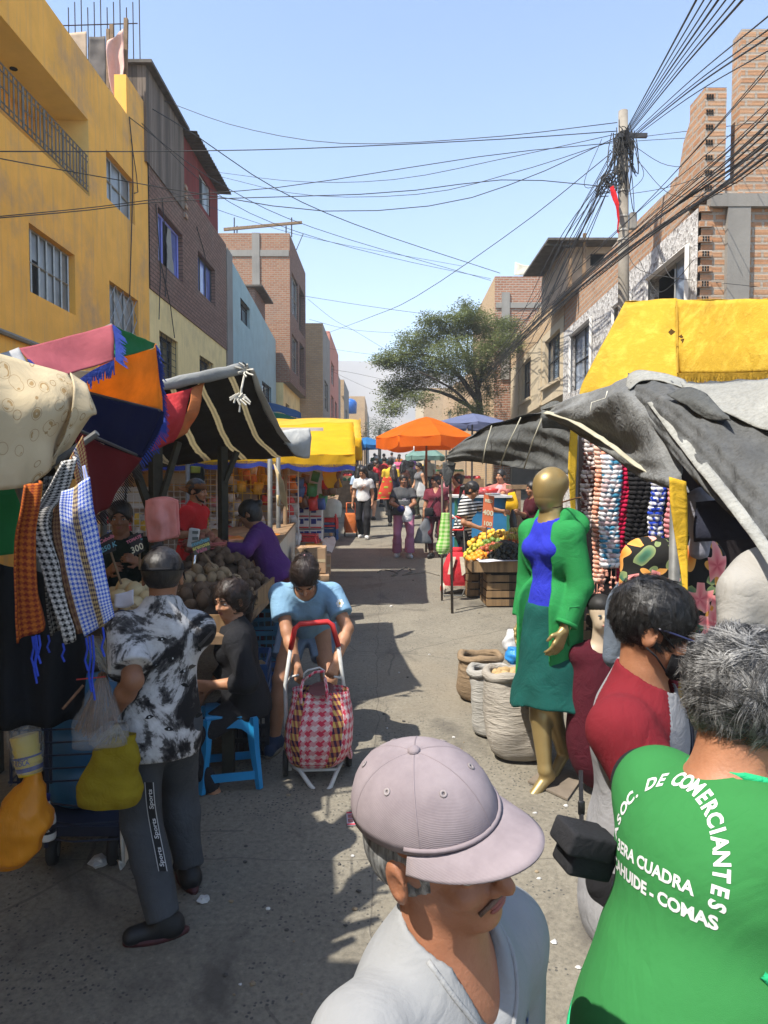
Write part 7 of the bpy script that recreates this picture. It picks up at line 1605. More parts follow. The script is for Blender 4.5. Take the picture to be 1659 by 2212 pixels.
# --- garments on the right stall
def m_floral():
 t=NT('floral_print');uv=t.tc.outputs['Object'];c=(.012,.012,.011)
 def blob(sc,off,thr,petals,cols,c):
  mp=t.n('ShaderNodeMapping');mp.inputs['Location'].default_value=off;t.l(uv,mp.inputs[0]);vo=t.n('ShaderNodeTexVoronoi');vo.inputs['Scale'].default_value=sc;vo.inputs['Randomness'].default_value=.8;t.l(mp.outputs[0],vo.inputs['Vector'])
  sub=t.n('ShaderNodeVectorMath',operation='SUBTRACT');t.l(mp.outputs[0],sub.inputs[0]);t.l(vo.outputs['Position'],sub.inputs[1]);s_=t.n('ShaderNodeSeparateXYZ');t.l(sub.outputs[0],s_.inputs[0])
  an=t.math('ARCTAN2',s_.outputs[2],s_.outputs[0]);k=t.math('ADD',1.0,t.math('MULTIPLY',t.math('SINE',t.math('MULTIPLY',an,petals)),-.38));r=t.math('MULTIPLY',vo.outputs['Distance'],k)
  sc_=t.n('ShaderNodeSeparateColor');t.l(vo.outputs['Color'],sc_.inputs[0]);pick=t.math('LESS_THAN',sc_.outputs[1],.75)
  f=t.math('MULTIPLY',t.math('LESS_THAN',r,thr),pick);inner=t.ramp(t.math('DIVIDE',r,thr),[(0,cols[0]),(.45,cols[1]),(1,cols[2])]);return t.mix(f,c,inner)
 c=blob(13,(0,0,0),.42,2,((.03,.08,.05),(.05,.13,.08),(.20,.24,.10)),c);c=blob(9,(3,0,1),.40,3,((.42,.08,.02),(.55,.20,.03),(.60,.30,.08)),c)
 c=blob(7.5,(1,0,2),.46,5,((.35,.03,.06),(.60,.16,.17),(.66,.30,.27)),c)
 return t.done(c,.8,t.bump(t.noise(9,3),.4,.015),0,.15)
FLO=m_floral()
def garment(name,label,cat,fn,mat,h=.012,lo=None,hi=None,parent=None,parts=None):
 f=Fld(lo,hi,h);fn(f);o=np_obj(name,f.mesh(),mat,parent);ORG[o.name]=V((0,0,0));tag(o,label,cat);return o
fc_=at(1452,1238,2.80)
def _flo(f):
 c=np.array(fc_);f.ell(c+(0,0,-.22),(.185,.09,.34),.04);f.ell(c+(0,0,.02),(.155,.085,.13),.05);f.cap(c+(-.12,0,.075),c+(.12,.0,.075),.06,.06,.05)
 f.cap(c+(-.13,0,.05),c+(-.155,-.03,-.20),.07,.075,.04);f.cap(c+(.14,0,.05),c+(.155,0,-.20),.065,.07,.04);f.cap(c+(0,-.01,.10),c+(0,0,.3),.05,.07,.01,'s');f.wrinkle(.006,22,3)
garment('floral_shirt','black Hawaiian shirt with pink and orange flowers hanging on the right stall','shirt',_flo,FLO,.012,np.array(fc_)-.62,np.array(fc_)+.3)
def _bird(mb):
 c=at(1378,1322,2.62);mb.ell(c,(.022,.004,.034),12,8,rot=MR(.7,3,'Y'))
 return mb
bd=thing('parrot_print','red and blue parrot print at the hem of the floral sleeve','print',at(1378,1322,2.62))
part(bd,'body',M('parrot_red',(.42,.02,.05),.8,.3,60),_bird,True);part(bd,'wing',M('parrot_blue',(.04,.16,.45),.8,.3,60),lambda mb:mb.ell(at(1368,1340,2.615),(.02,.004,.03),10,6,rot=MR(.9,3,'Y')),True);part(bd,'head',M('parrot_white',(.55,.53,.5),.8),lambda mb:mb.ell(at(1388,1305,2.612),(.013,.004,.012),10,6),True)
gs=at(1522,1118,2.72)
def _gs(f):
 c=np.array(gs);f.cap(c+(-.01,0,.06),c+(-.005,0,-.02),.058,.05,.03);f.cap(c+(-.005,0,-.02),c+(-.02,0,-.125),.045,.038,.03);f.cap(c+(-.02,0,-.118),c+(-.022,0,-.15),.036,.036,.008,flat=True);f.wrinkle(.0025,40,5,(1,1,1.6))
garment('grey_sweatshirt','grey sweatshirt sleeve hanging from the rail over the floral shirt','sweatshirt',_gs,fabric('heather_grey',(.20,.20,.235),12,.5,0,.12),.009,np.array(gs)-.25,np.array(gs)+.25)
sheet('dark_sweater',[[(1500,1085,2.6),(1600,1075,2.5),(1700,1070,2.4)],[(1500,1170,2.6),(1600,1165,2.5),(1700,1160,2.4)]],fabric('dark_sweater',(.02,.022,.035),8),'dark sweater hanging behind the grey sleeve','sweater',None,10,8,.03,5)
wt_=at(1648,1330,1.98)
def _wt(f):
 c=np.array(wt_);f.ell(c+(.05,.03,-.1),(.16,.11,.30),.05);f.ell(c+(.03,.02,.06),(.135,.10,.12),.05);f.cap(c+(-.075,-.01,.07),c+(-.09,-.03,-.03),.055,.050,.03,flat=True);f.wrinkle(.004,26,8)
wm_=garment('torso_mannequin','white armless mannequin torso in a cream T-shirt at the right edge','mannequin',_wt,fabric('cream_tshirt',(.27,.258,.235),10,.45,0,.06),.010,np.array(wt_)-.5,np.array(wt_)+.35)  # cream tone darkened, the stall's shade is put into the colour
def _stump(mb):
 c=wt_+V((-.082,-.040,-.015));mb.ell(c,(.038,.02,.045),18,10,fn=lump(.1,3,2),rot=MR(.25,3,'Y'))
part(wm_,'arm_stump',M('chipped_white',(.34,.32,.29),.6,.2,12,.3,dirt=.5),_stump,True)
# head mannequin in maroon
hm=V((at(1298,1326,4.2).x,4.2,at(1298,1326,4.2).z))
def _hm(f):
 c=np.array(hm);f.ell(c+(0,.01,.02),(.066,.08,.085),.02);f.ell(c+(0,-.02,-.04),(.05,.058,.07),.02);f.cap(c+(0,.01,-.08),c+(0,.02,-.2),.042,.05,.02)
 f.cap(c+(0,-.075,0),c+(0,-.093,-.03),.006,.010,.006)
 for g in(1,-1):f.ell(c+(.028*g,-.074,0),(.015,.012,.010),.008,None,'s')
 f.ell(c+(0,-.073,-.055),(.018,.009,.007),.005)
 f.cap(c+(-.12,.02,-.24),c+(.12,.02,-.24),.05,.05,.04);f.ell(c+(0,.02,-.45),(.14,.09,.26),.05)
hmo=garment('dummy_head','pale dummy head with black headband beside the green coat','mannequin',_hm,M('dummy_skin',(.42,.33,.235),.45,.1,8,.05),.009,np.array(hm)-.75,np.array(hm)+.16)
part(hmo,'headband',fabric('black_band',(.012,.011,.012),20),lambda mb:mb.ell(hm+V((0,.018,.055)),(.078,.092,.062),20,12),True)
for g in(1,-1):part(hmo,'eye',M('painted_eye',(.03,.06,.07),.3),lambda mb:mb.ell(hm+V((.028*g,-.0735,.001)),(.012,.006,.006),10,6),True)
part(hmo,'lips',M('painted_lips',(.32,.12,.10),.4),lambda mb:mb.ell(hm+V((0,-.083,-.056)),(.016,.005,.006),10,6),True)
def _dress(f):
 c=np.array(hm);f.cap(c+(-.12,.02,-.25),c+(.12,.02,-.25),.065,.065,.04);f.ell(c+(0,.02,-.50),(.17,.12,.36),.05);f.ell(c+(0,.02,-.72),(.19,.14,.35),.05);f.cap(c+(0,-.09,-.17),c+(0,-.12,-.32),.05,.012,.01,'s');f.cap(c+(0,0,-.19),c+(0,0,0),.055,.09,.01,'s');f.wrinkle(.006,20,4)
fd=Fld(np.array(hm)+(-.35,-.3,-1.45),np.array(hm)+(.35,.35,-.05),.013);_dress(fd);np_obj('dress',fd.mesh(),fabric('maroon_velvet',(.055,.006,.012),14,.5),hmo)
gb=at(1332,1350,3.1)
def _gb(f):
 c=np.array(gb);f.cap(c+(.02,0,.10),c+(-.01,0,-.14),.055,.05,.03);f.ell(c+(.1,.02,0),(.12,.08,.28),.05);f.wrinkle(.005,20,9)
garment('blue_grey_jacket','blue grey jacket hanging behind the masked boy','jacket',_gb,fabric('blue_grey_cloth',(.105,.13,.165),10,.5),.012,np.array(gb)-.35,np.array(gb)+.35)
# wooden crates, base and clutter under the right stall
wood_crate('pale slatted crate standing under the knitted scarves',V((1.62,4.75,gz(4.75)+.62)),(.36,.3,.34),.35,4);wood_crate('pale slatted crate under the wide teal scarf',V((1.42,4.95,gz(4.9)+.55)),(.34,.3,.30),.2,4)
bx_=thing('display_table','dark wooden display table under the right stall clothes','table',(1.6,3.9,gz(3.9)))
part(bx_,'tabletop',WOODD,lambda mb:mb.box((1.95,4.4,gz(4.4)+.50),(1.2,.9,.05)));
for x in(1.45,2.5):part(bx_,'leg',WOODD,lambda mb:mb.box((x,4.0,gz(4.0)+.25),(.06,.06,.5)))
sheet('blue_tarp',[[(1238,1545,4.9),(1275,1545,4.8)],[(1238,1600,4.9),(1275,1600,4.8)],[(1240,1625,4.85),(1275,1630,4.75)]],fabric('blue_tarpaulin',(.008,.03,.09),8),'blue tarpaulin hanging behind the gold mannequin legs','tarp',None,8,8,.02,6)
post('stall_pole','grey steel pole behind the gold mannequin legs',[(at(1240,1540,4.25),gnd(1240,1648))],.018,STEEL)
# --- boards on the ground
def board(label,pts,mat,th=.012):
 P_=[gnd(*p)+V((0,0,.006))for p in pts];mb=MB();mb.prism(P_,(0,0,th));return tag(mb.build('board',mat),label,'board')
BRD=M('dirty_board',(.16,.13,.10),.85,.35,5,.3,dirt=.5)
board('worn square board lying under the gold mannequin feet',[(1140,1692),(1190,1655),(1262,1680),(1226,1732)],BRD);board('brown board on the ground by the masked boy',[(1250,1925),(1300,1905),(1360,1945),(1285,1985)],M('brown_board',(.20,.11,.06),.8,.3,5,.3))
# --- sacks
def sackmat(name,col):
 t=NT(name);c=lin(col);st=t.noise(1,6,.62,vec=t.mapping((4,4,22)));rd=t.math('ABSOLUTE',t.math('SUBTRACT',st,.5))
 cc=t.ramp(t.noise(5,6,.7),[(.3,tuple(x*.72 for x in c[:3])),(.7,c[:3])]);cc=t.mix(t.ramp(t.noise(2,5),[(.55,(0,0,0)),(.8,(.4,)*3)]),cc,(.20,.16,.11))
 return t.done(cc,.85,t.bump(t.math('ADD',t.math('MULTIPLY',rd,1.5),t.math('MULTIPLY',t.noise(420,1),.12)),.9,.035),0,.15,.08)
SK_W=sackmat('white_sack',(.42,.40,.36));SK_B=sackmat('brown_sack',(.29,.205,.125));SK_C=sackmat('dirty_white_sack',(.40,.36,.305))
def sackrings(b,h,rs,lean=(0,0),ell=.85):
 out=[]
 for t,r in rs:out.append((b+V((lean[0]*t,lean[1]*t,h*t)),XA*r,YA*r*ell))
 return out
def sack(label,b,h,rs,mat,lean=(0,0),open_r=None,inner=None,group='sacks by the mannequin',roll=True,amp=.016):
 def ex(t):
  top=b+V((lean[0],lean[1],h));r=rs[-1][1]
  if roll:part(t,'rolled_rim',mat,lambda mb:loft(mb,[(top+V((math.cos(a)*r*1.0,math.sin(a)*r*.86,.012*math.sin(a*3))),V((math.cos(a),math.sin(a),0))*.030,ZA*.034)for a in[k*math.pi/8 for k in range(17)]],10,.010,12,cap0=False,cap1=False,m=40),True)
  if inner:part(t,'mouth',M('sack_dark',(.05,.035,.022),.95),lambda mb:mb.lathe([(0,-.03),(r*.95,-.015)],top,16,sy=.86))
 t=thing('sack',label,'sack',b,0,group);part(t,'body',mat,lambda mb:loft(mb,sackrings(b,h,rs,lean),36,amp,6.5,(1,1),True,False,2.3,26),True);ex(t);return t
s1=V((at(1130,1650,4.62).x-.01,4.72,gz(4.72)));sack('big white sack of potatoes in front, beside the gold mannequin legs',s1,.56,[(0,.07),(.06,.155),(.25,.20),(.5,.205),(.8,.185),(1,.155)],SK_C,(-.06,.05),inner=True)
s2=V((at(1068,1590,5.05).x,5.12,gz(5.1)));sack('white sack standing just left of the big one',s2,.46,[(0,.09),(.08,.145),(.4,.15),(.8,.145),(1,.135)],SK_W,(-.03,.02),inner=True)
s3=V((at(1045,1500,5.75).x,5.85,gz(5.8)));sack('brown burlap sack with open rolled mouth at the back',s3,.36,[(0,.13),(.1,.19),(.5,.20),(.85,.18),(1,.165)],SK_B,(-.02,-.03),inner=True)
heap(pk_,s1+V((-.055,.04,.545)),.11,.09,.03,16,.042,'small potato in the mouth of the big white sack','potato','potatoes in the white sack')
bagthing('white_bundle','white plastic bundle behind the brown sack',[(at(1108,1415,5.9),XA*.06,YA*.06),(at(1108,1390,5.9),XA*.085,YA*.08),(at(1110,1360,5.9),XA*.05,YA*.05)],plastic('white_film',(.5,.5,.5),.2),amp=.02,sc=14)
bagthing('blue_bag','crumpled bright blue plastic bag behind the white sack',[(at(1112,1432,5.5),XA*.05,YA*.05),(at(1112,1415,5.5),XA*.075,YA*.07),(at(1106,1398,5.5),XA*.03,YA*.03)],plastic('blue_film',(.03,.22,.55),.2),amp=.025,sc=16)
# --- fruit stall of the right side
ft=thing('fruit_table','crate table carrying the big mixed fruit pile on the right','table',(1.5,9.6,gz(9.6)))
fy0=gz(9.4)+.50
part(ft,'tabletop',CRATEW,lambda mb:(mb.box((1.72,9.75,fy0-.02),(1.15,1.25,.04)),mb.box((1.72,9.12,fy0+.03),(1.17,.02,.14)),mb.box((1.14,9.75,fy0+.03),(.02,1.25,.14))))
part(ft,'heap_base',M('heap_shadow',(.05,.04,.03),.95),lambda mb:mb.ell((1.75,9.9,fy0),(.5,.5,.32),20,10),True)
sheet('white_paper_liner',[[V((1.22,9.05,fy0+.10)),V((1.6,9.04,fy0+.115)),V((1.98,9.05,fy0+.11))],[V((1.2,9.45,fy0+.12)),V((1.6,9.45,fy0+.12)),V((2.0,9.45,fy0+.12))]],M('white_paper',()),parent=ft,nu=14,nv=6,amp=.01)
wood_crate('slatted wooden crate in front, under the avocados',V((1.62,9.45,gz(9.45))),(.56,.5,.42),.03,4);wood_crate('slatted wooden crate hidden behind, left under the fruit table',V((1.3,10.1,gz(10.1))),(.3,.6,.42),.03,4);wood_crate('tall slatted crate behind the red trolley',V((1.14,10.6,gz(10.6))),(.25,.4,.5),.1,5)
pavo=[proto('avocado',AVO,(.050,.040,.040),lambda q:1+.18*q.x,n=10,m=7)];heap(pavo,(1.68,9.32,fy0+.13),.30,.20,.17,64,.058,'black skinned avocado on white paper on the right fruit table','avocado','avocados on the right fruit table')
por=[proto('orange',ORF,.040,n=10,m=7)];plm=[proto('lime',LIM,.036,n=10,m=7)];pma=[proto('mandarin',MAN,(.036,.036,.031),n=10,m=7)];ple=[proto('lime',LEM,.036,n=10,m=7)];pgo=[proto('orange',M('gold_orange_peel',(.68,.38,.04),.45,.15,8,.2,120),.040,n=10,m=7)]
heap(pgo,(1.62,10.25,fy0+.22),.42,.22,.20,60,.062,'golden orange at the back of the right fruit pile','orange','oranges on the right fruit pile',tilt=(.03,.1))
heap(ple,(1.34,9.95,fy0+.10),.20,.28,.16,40,.058,'yellow lime on the left flank of the right fruit pile','lime','yellow limes on the right fruit pile',tilt=(.1,.1));heap(plm,(1.52,9.95,fy0+.22),.20,.2,.10,26,.058,'green lime in the middle of the right fruit pile','lime','green limes on the right fruit pile',tilt=(.1,.1))
heap(por,(1.27,9.45,fy0+.10),.14,.2,.08,26,.06,'bright orange at the front left of the right fruit pile','orange','front oranges on the right fruit pile')
heap(pma,(1.95,9.85,fy0+.22),.28,.26,.18,60,.056,'red mandarin on the right flank of the fruit pile','mandarin','mandarins on the right fruit pile',tilt=(-.1,.1));heap([proto('tomato',M('dark_tomato',(.30,.07,.03),.35),.034,n=10,m=6)],(1.5,9.68,fy0+.18),.26,.14,.10,34,.052,'dark red tomato between limes and bananas','tomato','tomatoes on the right fruit pile',tilt=(.15,.1))
for k,(x,y,z,rz_)in enumerate(((1.42,9.42,.20,.3),(1.52,9.44,.22,-.1),(1.70,9.62,.33,.2),(1.82,9.62,.33,-.3),(1.75,9.68,.41,.1))):
 banana_bunch('greenish spotted banana bunch '+['lying lowest left above the avocados','just right of the lowest left bunch','upper left of the top pair','upper right of the top pair','on top of the others'][k],V((x,y,fy0+z)),rz_,6,.16,.019,None,0,'banana bunches on the right fruit pile')
psg=thing('price_sign','orange card reading 400 on a stick in the fruit pile','sign',at(1058,1150,10.0))
A_,B_,C2,D_=at(1045,1068,10.0),at(1068,1072,10.0),at(1064,1142,10.0),at(1041,1136,10.0)
part(psg,'card',M('orange_card',(.60,.16,.07),.7,.1),lambda mb:mb.prism([A_,B_,C2,D_],(0,.006,0)))
part(psg,'lettering',CW,lambda mb:[put_text(mb,s_,A_.lerp(D_,k).lerp(B_.lerp(C2,k),.5),B_-A_,A_-D_,sz,.004,bold=.003)for s_,k,sz in(('RED',.22,.06),('400',.62,.10),('100',.95,.085))])
part(psg,'stick',WOODR,lambda mb:mb.cyl(at(1053,1100,10.02),at(1050,1170,10.02),.008,5))
# --- blue meat counter beyond
mc=thing('blue_counter','blue painted market counter with meat on its white top','counter',(1.7,12.5,gz(12.5)))
a0,a1=at(985,1075,12.0),at(1098,1072,12.0)
part(mc,'front',M('blue_paint_worn',(.03,.17,.33),.5,.3,3,.15,dirt=.4),lambda mb:mb.prism([(a0.x,12,gz(12)),(a1.x,12,gz(12)),(a1.x,12,a1.z),(a0.x,12,a0.z)],(0,1.0,0)))
part(mc,'frame',M('green_edge',(.03,.14,.08),.6),lambda mb:(mb.box((a1.x,11.98,(gz(12)+a1.z)/2),(.05,.05,a1.z-gz(12))),mb.box((a0.x,11.98,(gz(12)+a0.z)/2),(.05,.05,a1.z-gz(12)))))
part(mc,'top',M('white_top',(.5,.5,.49),.5),lambda mb:mb.box(((a0.x+a1.x)/2,12.4,a0.z+.02),(a1.x-a0.x+.1,1.0,.04)))
MEAT=M('raw_meat',(.40,.07,.07),.35,.35,12,.3,spec=.5);ct=a0.z+.05
for k,(px,py,lb)in enumerate(((1010,1068,'lump of raw meat at the left of the blue counter'),(1035,1060,'pile of raw meat in the middle of blue counter'),(1052,1056,'raw meat slab beside the red bowl'))):
 mb=MB();mb.ell((at(px,py,12.4).x,12.45,ct+.05),(.13,.12,.07),16,10,fn=lump(.4,k+2,2.5));tag(mb.build('meat',MEAT,None,True),lb,'meat')
tz_=thing('steel_tray','shallow steel tray on the blue counter','tray',(at(1065,1074,12.1).x,12.1,ct));part(tz_,'tray',M('chrome',()),lambda mb:mb.lathe([(0,0),(.12,0),(.15,.03),(.14,.03)],(at(1065,1074,12.1).x,12.1,ct),16),True)
mb=MB();mb.lathe([(.06,0),(.11,.05),(.125,.10),(.11,.095),(.05,.01)],(at(1062,1060,12.4).x,12.4,ct),16);tag(mb.build('bowl',RST,None,True),'red enamel bowl on the blue counter','bowl')
wt2=thing('wooden_table','rough wooden table right of the blue counter, behind the gold mannequin','table',(at(1130,1150,12.2).x,12.2,gz(12.2)))
part(wt2,'tabletop',WOODR,lambda mb:mb.box((at(1150,1055,12.2).x,12.4,at(0,1052,12.2).z),(.75,.6,.07)))
for px in(1120,1165):part(wt2,'leg',WOODR,lambda mb:mb.box((at(px,1100,12.1).x,12.15,(gz(12.1)+at(0,1055,12.1).z)/2),(.08,.08,at(0,1055,12.1).z-gz(12.1))))
sheet('ochre_bag',[[(1098,1065,12),(1112,1062,12)],[(1092,1095,11.9),(1120,1092,11.9)],[(1098,1118,12),(1110,1116,12)]],YCAN,'ochre cloth bag hanging from the wooden table','bag',None,8,10,.03,5)
# --- trolleys and bags on the right
def cart_frame(mb,b,w_,h,ly,r=.010):
 for sg in(1,-1):mb.tube([b+V((sg*w_*.5,.06,.06)),b+V((sg*w_*.48,.12,h*.55)),b+V((sg*w_*.40,.18,h))],r,6)
rt=V((at(990,1285,9.9).x,10.05,gz(10)));rtr=thing('shopping_trolley','red and cream shopping trolley bag standing by the fruit table','trolley',rt)
REDB=fabric('red_nylon',(.42,.025,.035),10,.5);CRB=fabric('cream_nylon',(.50,.44,.35),10,.5)
part(rtr,'bag',REDB,lambda mb:loft(mb,[(rt+V((0,.03,.10)),XA*.19,YA*.13),(rt+V((0,.03,.22)),XA*.20,YA*.15),(rt+V((0,.03,.42)),XA*.19,YA*.14),(rt+V((0,.04,.55)),XA*.13,YA*.10),(rt+V((0,.04,.60)),XA*.07,YA*.06)],24,.012,9,m=16,power=3),True)
part(rtr,'cream_trim',CRB,lambda mb:(loft(mb,[(rt+V((0,.03,.085)),XA*.195,YA*.135),(rt+V((0,.03,.13)),XA*.20,YA*.145)],24,.004,9,m=4,power=3),mb.prism([rt+V((-.15,-.135,.30)),rt+V((-.10,-.14,.30)),rt+V((-.03,-.10,.54)),rt+V((-.10,-.09,.54))],(0,-.012,0)),mb.prism([rt+V((.10,-.14,.32)),rt+V((.05,-.14,.28)),rt+V((.02,-.10,.54)),rt+V((.09,-.09,.54))],(0,-.012,0))))
part(rtr,'top_roll',REDB,lambda mb:mb.cyl(rt+V((-.06,.04,.62)),rt+V((.07,.04,.62)),.045,12),True)
part(rtr,'frame',STEEL,lambda mb:(cart_frame(mb,rt,.26,.98,0),mb.tube([rt+V((-.2,-.12,.07)),rt+V((-.21,-.2,.01)),rt+V((.05,-.2,.01)),rt+V((.1,-.1,.1))],.010,6)))
part(rtr,'handle',RST,lambda mb:mb.tube([rt+V((-.10,.17,.90)),rt+V((-.115,.18,1.05)),rt+V((0,.18,1.09)),rt+V((.115,.18,1.05)),rt+V((.10,.17,.90)),rt+V((-.10,.17,.90))],.016,8),True)
for sg in(-1,1):
 c=rt+V((sg*.20,.02,.078));mb=MB();mb.lathe([(.05,-.02),(.075,-.018),(.078,0),(.075,.018),(.05,.02)],c,18,(1,.35,0));w1=mb.build('wheel',M('cream_tyre',(.45,.40,.33),.7),rtr,True);mb=MB();mb.lathe([(0,-.022),(.052,-.022),(.052,.022),(0,.022)],c,14,(1,.35,0));mb.build('hub',RST,w1)
gbk=m_plaid('green_check',(.50,.58,.30),(.12,.36,.05),7,16,hound=False)
bagthing('checked_bag','long lime green checked bag hanging on the thin pole',[(at(955,1196,9.45),XA*.06,YA*.05),(at(958,1185,9.45),XA*.10,YA*.07),(at(962,1155,9.45),XA*.085,YA*.06),(at(964,1120,9.45),XA*.07,YA*.05),(at(965,1108,9.45),XA*.07,YA*.045)],gbk,amp=.012,uvs=(1,1))
mb=MB();mb.tube([at(975,1112,9.0),at(985,1120,9.0),at(990,1135,9.0)],.012,5);tag(mb.build('tied_plastic',M('white_film_strip',(.5,.5,.48),.5),None,True),'scrap of white plastic tied round the thin rusty pole','scrap')
# orange trolley of the woman in white
ot=V((at(757,1150,16.2).x,16.4,gz(16.4)));otr=thing('shopping_trolley','orange shopping trolley pulled by the woman in white','trolley',ot)
part(otr,'bag',fabric('orange_nylon',(.42,.12,.035),9,.5),lambda mb:loft(mb,[(ot+V((0,0,.10)),XA*.15,YA*.12),(ot+V((0,0,.3)),XA*.16,YA*.13),(ot+V((0,.02,.55)),XA*.14,YA*.11)],20,.01,9,m=10,power=3.5),True)
part(otr,'handle',M('orange_plastic_handle',(.55,.12,.03),.4),lambda mb:mb.tube([ot+V((-.1,.05,.5)),ot+V((-.1,.08,.78)),ot+V((.1,.08,.78)),ot+V((.1,.05,.5))],.018,6),True)
for sg in(-1,1):part(otr,'wheel',M('black_rubber',()),lambda mb:mb.lathe([(0,-.015),(.06,-.015),(.065,0),(.06,.015),(0,.015)],ot+V((sg*.14,.02,.065)),14,(1,0,0)),True)
# --- parasols down the street
def parasol(label,c,r,zt,zedge,mat,n=8,pole_to=None,drop=.14,rot=0,polem=None,name='parasol'):
 t=thing(name,label,'parasol',(c.x,c.y,gz(c.y)));mb=MB();top=V((c.x,c.y,zt));NS=6
 for k in range(n):
  a0,a1=rot+2*math.pi*k/n,rot+2*math.pi*(k+1)/n
  def fn(u,v,a0=a0,a1=a1):
   A=V((math.cos(a0),math.sin(a0),0));Bb=V((math.cos(a1),math.sin(a1),0));d=A.lerp(Bb,u);rr=r*v;sag=.03*r*math.sin(u*math.pi)*v;return top+d*rr+V((0,0,-(zt-zedge)*(v**1.25)-sag))
  mb.grid(fn,6,NS)
 part_=mb.build('canopy',mat,t,True);mb=MB()
 for k in range(n):
  a0,a1=rot+2*math.pi*k/n,rot+2*math.pi*(k+1)/n
  def fn(u,v,a0=a0,a1=a1):
   A=V((math.cos(a0),math.sin(a0),0));Bb=V((math.cos(a1),math.sin(a1),0));d=A.lerp(Bb,u*.98+.01);return top+d*(r*(1+.02*math.sin(u*9+k)))+V((0,0,-(zt-zedge)-.03*r*math.sin(u*math.pi)-drop*v*(1+.15*math.sin(k*3+u*4))))
  mb.grid(fn,6,2)
 mb.build('valance',mat,t,True)
 mb=MB();mb.cyl((c.x,c.y,gz(c.y)),top-V((0,0,.02)),.022,8);mb.build('pole',polem or STEEL,t,True)
 mb=MB()
 for k in range(n):a0=rot+2*math.pi*k/n;mb.cyl(top-V((0,0,.03)),top+V((math.cos(a0)*r,math.sin(a0)*r,-(zt-zedge)-.01)),.008,4)
 mb.build('rib',FRAMED,t);return t
ORP=fabric('orange_parasol_cloth',(.72,.17,.015),4,.3,.55,.12)
pc=at(921,960,14.0);parasol('big bright orange parasol over the middle of the street',pc,1.02,at(915,900,14).z,at(900,946,14).z,ORP,8,drop=.20,rot=.2,polem=M('brown_pole',(.10,.05,.03),.5))
pc=at(1020,930,17);parasol('slate blue parasol behind the orange one',pc,1.05,at(1000,893,17).z,at(1010,918,17).z,fabric('slate_parasol',(.12,.14,.24),3,.3,.25),8,drop=.06)
pc=at(918,985,22);parasol('pale teal parasol under the far edge of the orange one',pc,.62,at(918,960,22).z,at(918,985,22).z,fabric('teal_parasol',(.16,.27,.24),3,.3,.25),8,drop=.12)
pc=at(792,960,26);parasol('bright blue parasol beyond the yellow canopies',pc,.8,at(792,944,26).z,at(792,962,26).z,fabric('bright_blue_parasol',(.03,.15,.36),3,.3,.3),8,drop=.12)
pc=at(1085,985,19);parasol('faded grey parasol farther back on the right',pc,1.2,at(1085,930,19).z,at(1085,960,19).z,fabric('grey_parasol',(.2,.2,.2),3,.3,.2),8,drop=.1)
for lb,rows,m_ in(('white and yellow striped awning far on the left row',[[(786,945,33),(806,955,33)],[(786,958,32),(808,966,32)]],fabric('cream_awning',(.5,.46,.3),4)),('pale awning far on the right row',[[(870,952,36),(905,955,36)],[(868,966,35),(905,968,35)]],fabric('pale_awning',(.45,.44,.42),4))):
 sheet('awning',rows,m_,lb,'awning',None,8,4,.04,1)
# --- litter and ropes on the road
fl=thing('leaflet','red and white printed leaflet lying on the road','leaflet',gnd(768,1770));P_=[gnd(*p)+V((0,0,.005))for p in((748,1758),(786,1757),(790,1784),(750,1786))]
part(fl,'paper',M('leaflet_paper',(.45,.40,.42),.5),lambda mb:mb.prism(P_,(0,0,.004)))
def _lf(mb,k0):
 a,b,c,d=[p+V((0,0,.006))for p in P_]
 q=lambda u,v:a.lerp(b,u).lerp(d.lerp(c,u),v)
 if k0==0:mb.poly([q(0,0),q(1,0),q(1,.12),q(0,.12)]);mb.poly([q(0,.9),q(1,.9),q(1,1),q(0,1)])
 else:
  for i in range(3):
   for j in range(2):mb.poly([q(.06+.31*i,.2+.34*j),q(.33+.31*i,.2+.34*j),q(.33+.31*i,.48+.34*j),q(.06+.31*i,.48+.34*j)])
part(fl,'red_border',M('leaflet_red',(.45,.03,.05),.5),lambda mb:_lf(mb,0));part(fl,'photo_squares',M('leaflet_photo',(.32,.12,.11),.5,.7,60),lambda mb:_lf(mb,1))
mb=MB();pts=[gnd(x,y)+V((0,0,.012))for x,y in((815,1238),(830,1232),(860,1240),(845,1246),(875,1228),(890,1236),(868,1244),(900,1240),(925,1238),(950,1245))];mb.tube([crom(pts,i/40)for i in range(41)],.008,5);tag(mb.build('rope',M('grey_rope',(.16,.14,.11),.9),None,True),'tangled thin rope lying on the shaded road','rope')
mb=MB();pts=[gnd(x,y)+V((0,0,.008))for x,y in((985,1318),(1010,1312),(1045,1309))];mb.tube(pts,.006,5);tag(mb.build('cord',M('grey_rope',()),None,True),'thin cord running on the ground from the rusty pole','cord')
def scrap(label,px,py,r,mat,h=.5):
 mb=MB();p=gnd(px,py);mb.ell(p+V((0,0,r*h*.5)),(r,r,r*h),8,5,fn=lump(.8,px,2.5));tag(mb.build('paper_scrap',mat),label,'litter','litter on the road')
WSC=M('litter_white',(.45,.44,.42),.6,.3,30)
for px,py,r,lb in((313,1838,.035,'crumpled white paper beside the newspaper board'),(214,1866,.05,'flat clear plastic scrap between the trolley wheels'),(997,1655,.0,''),(440,1945,.03,'small pale scrap behind the black sneaker'),(655,1585,.02,'tiny white scrap near the blue slip-on'),(845,1310,.02,'small scrap in the sun strip'),(1485,2130,.02,'tiny white scrap'),(1065,1603,.022,'lilac bottle ring by the white sacks')):
 if r and px<1400:scrap(lb,px,py,r,M('lilac',(.3,.2,.45),.5)if 'lilac' in lb else WSC)
random.seed(9)
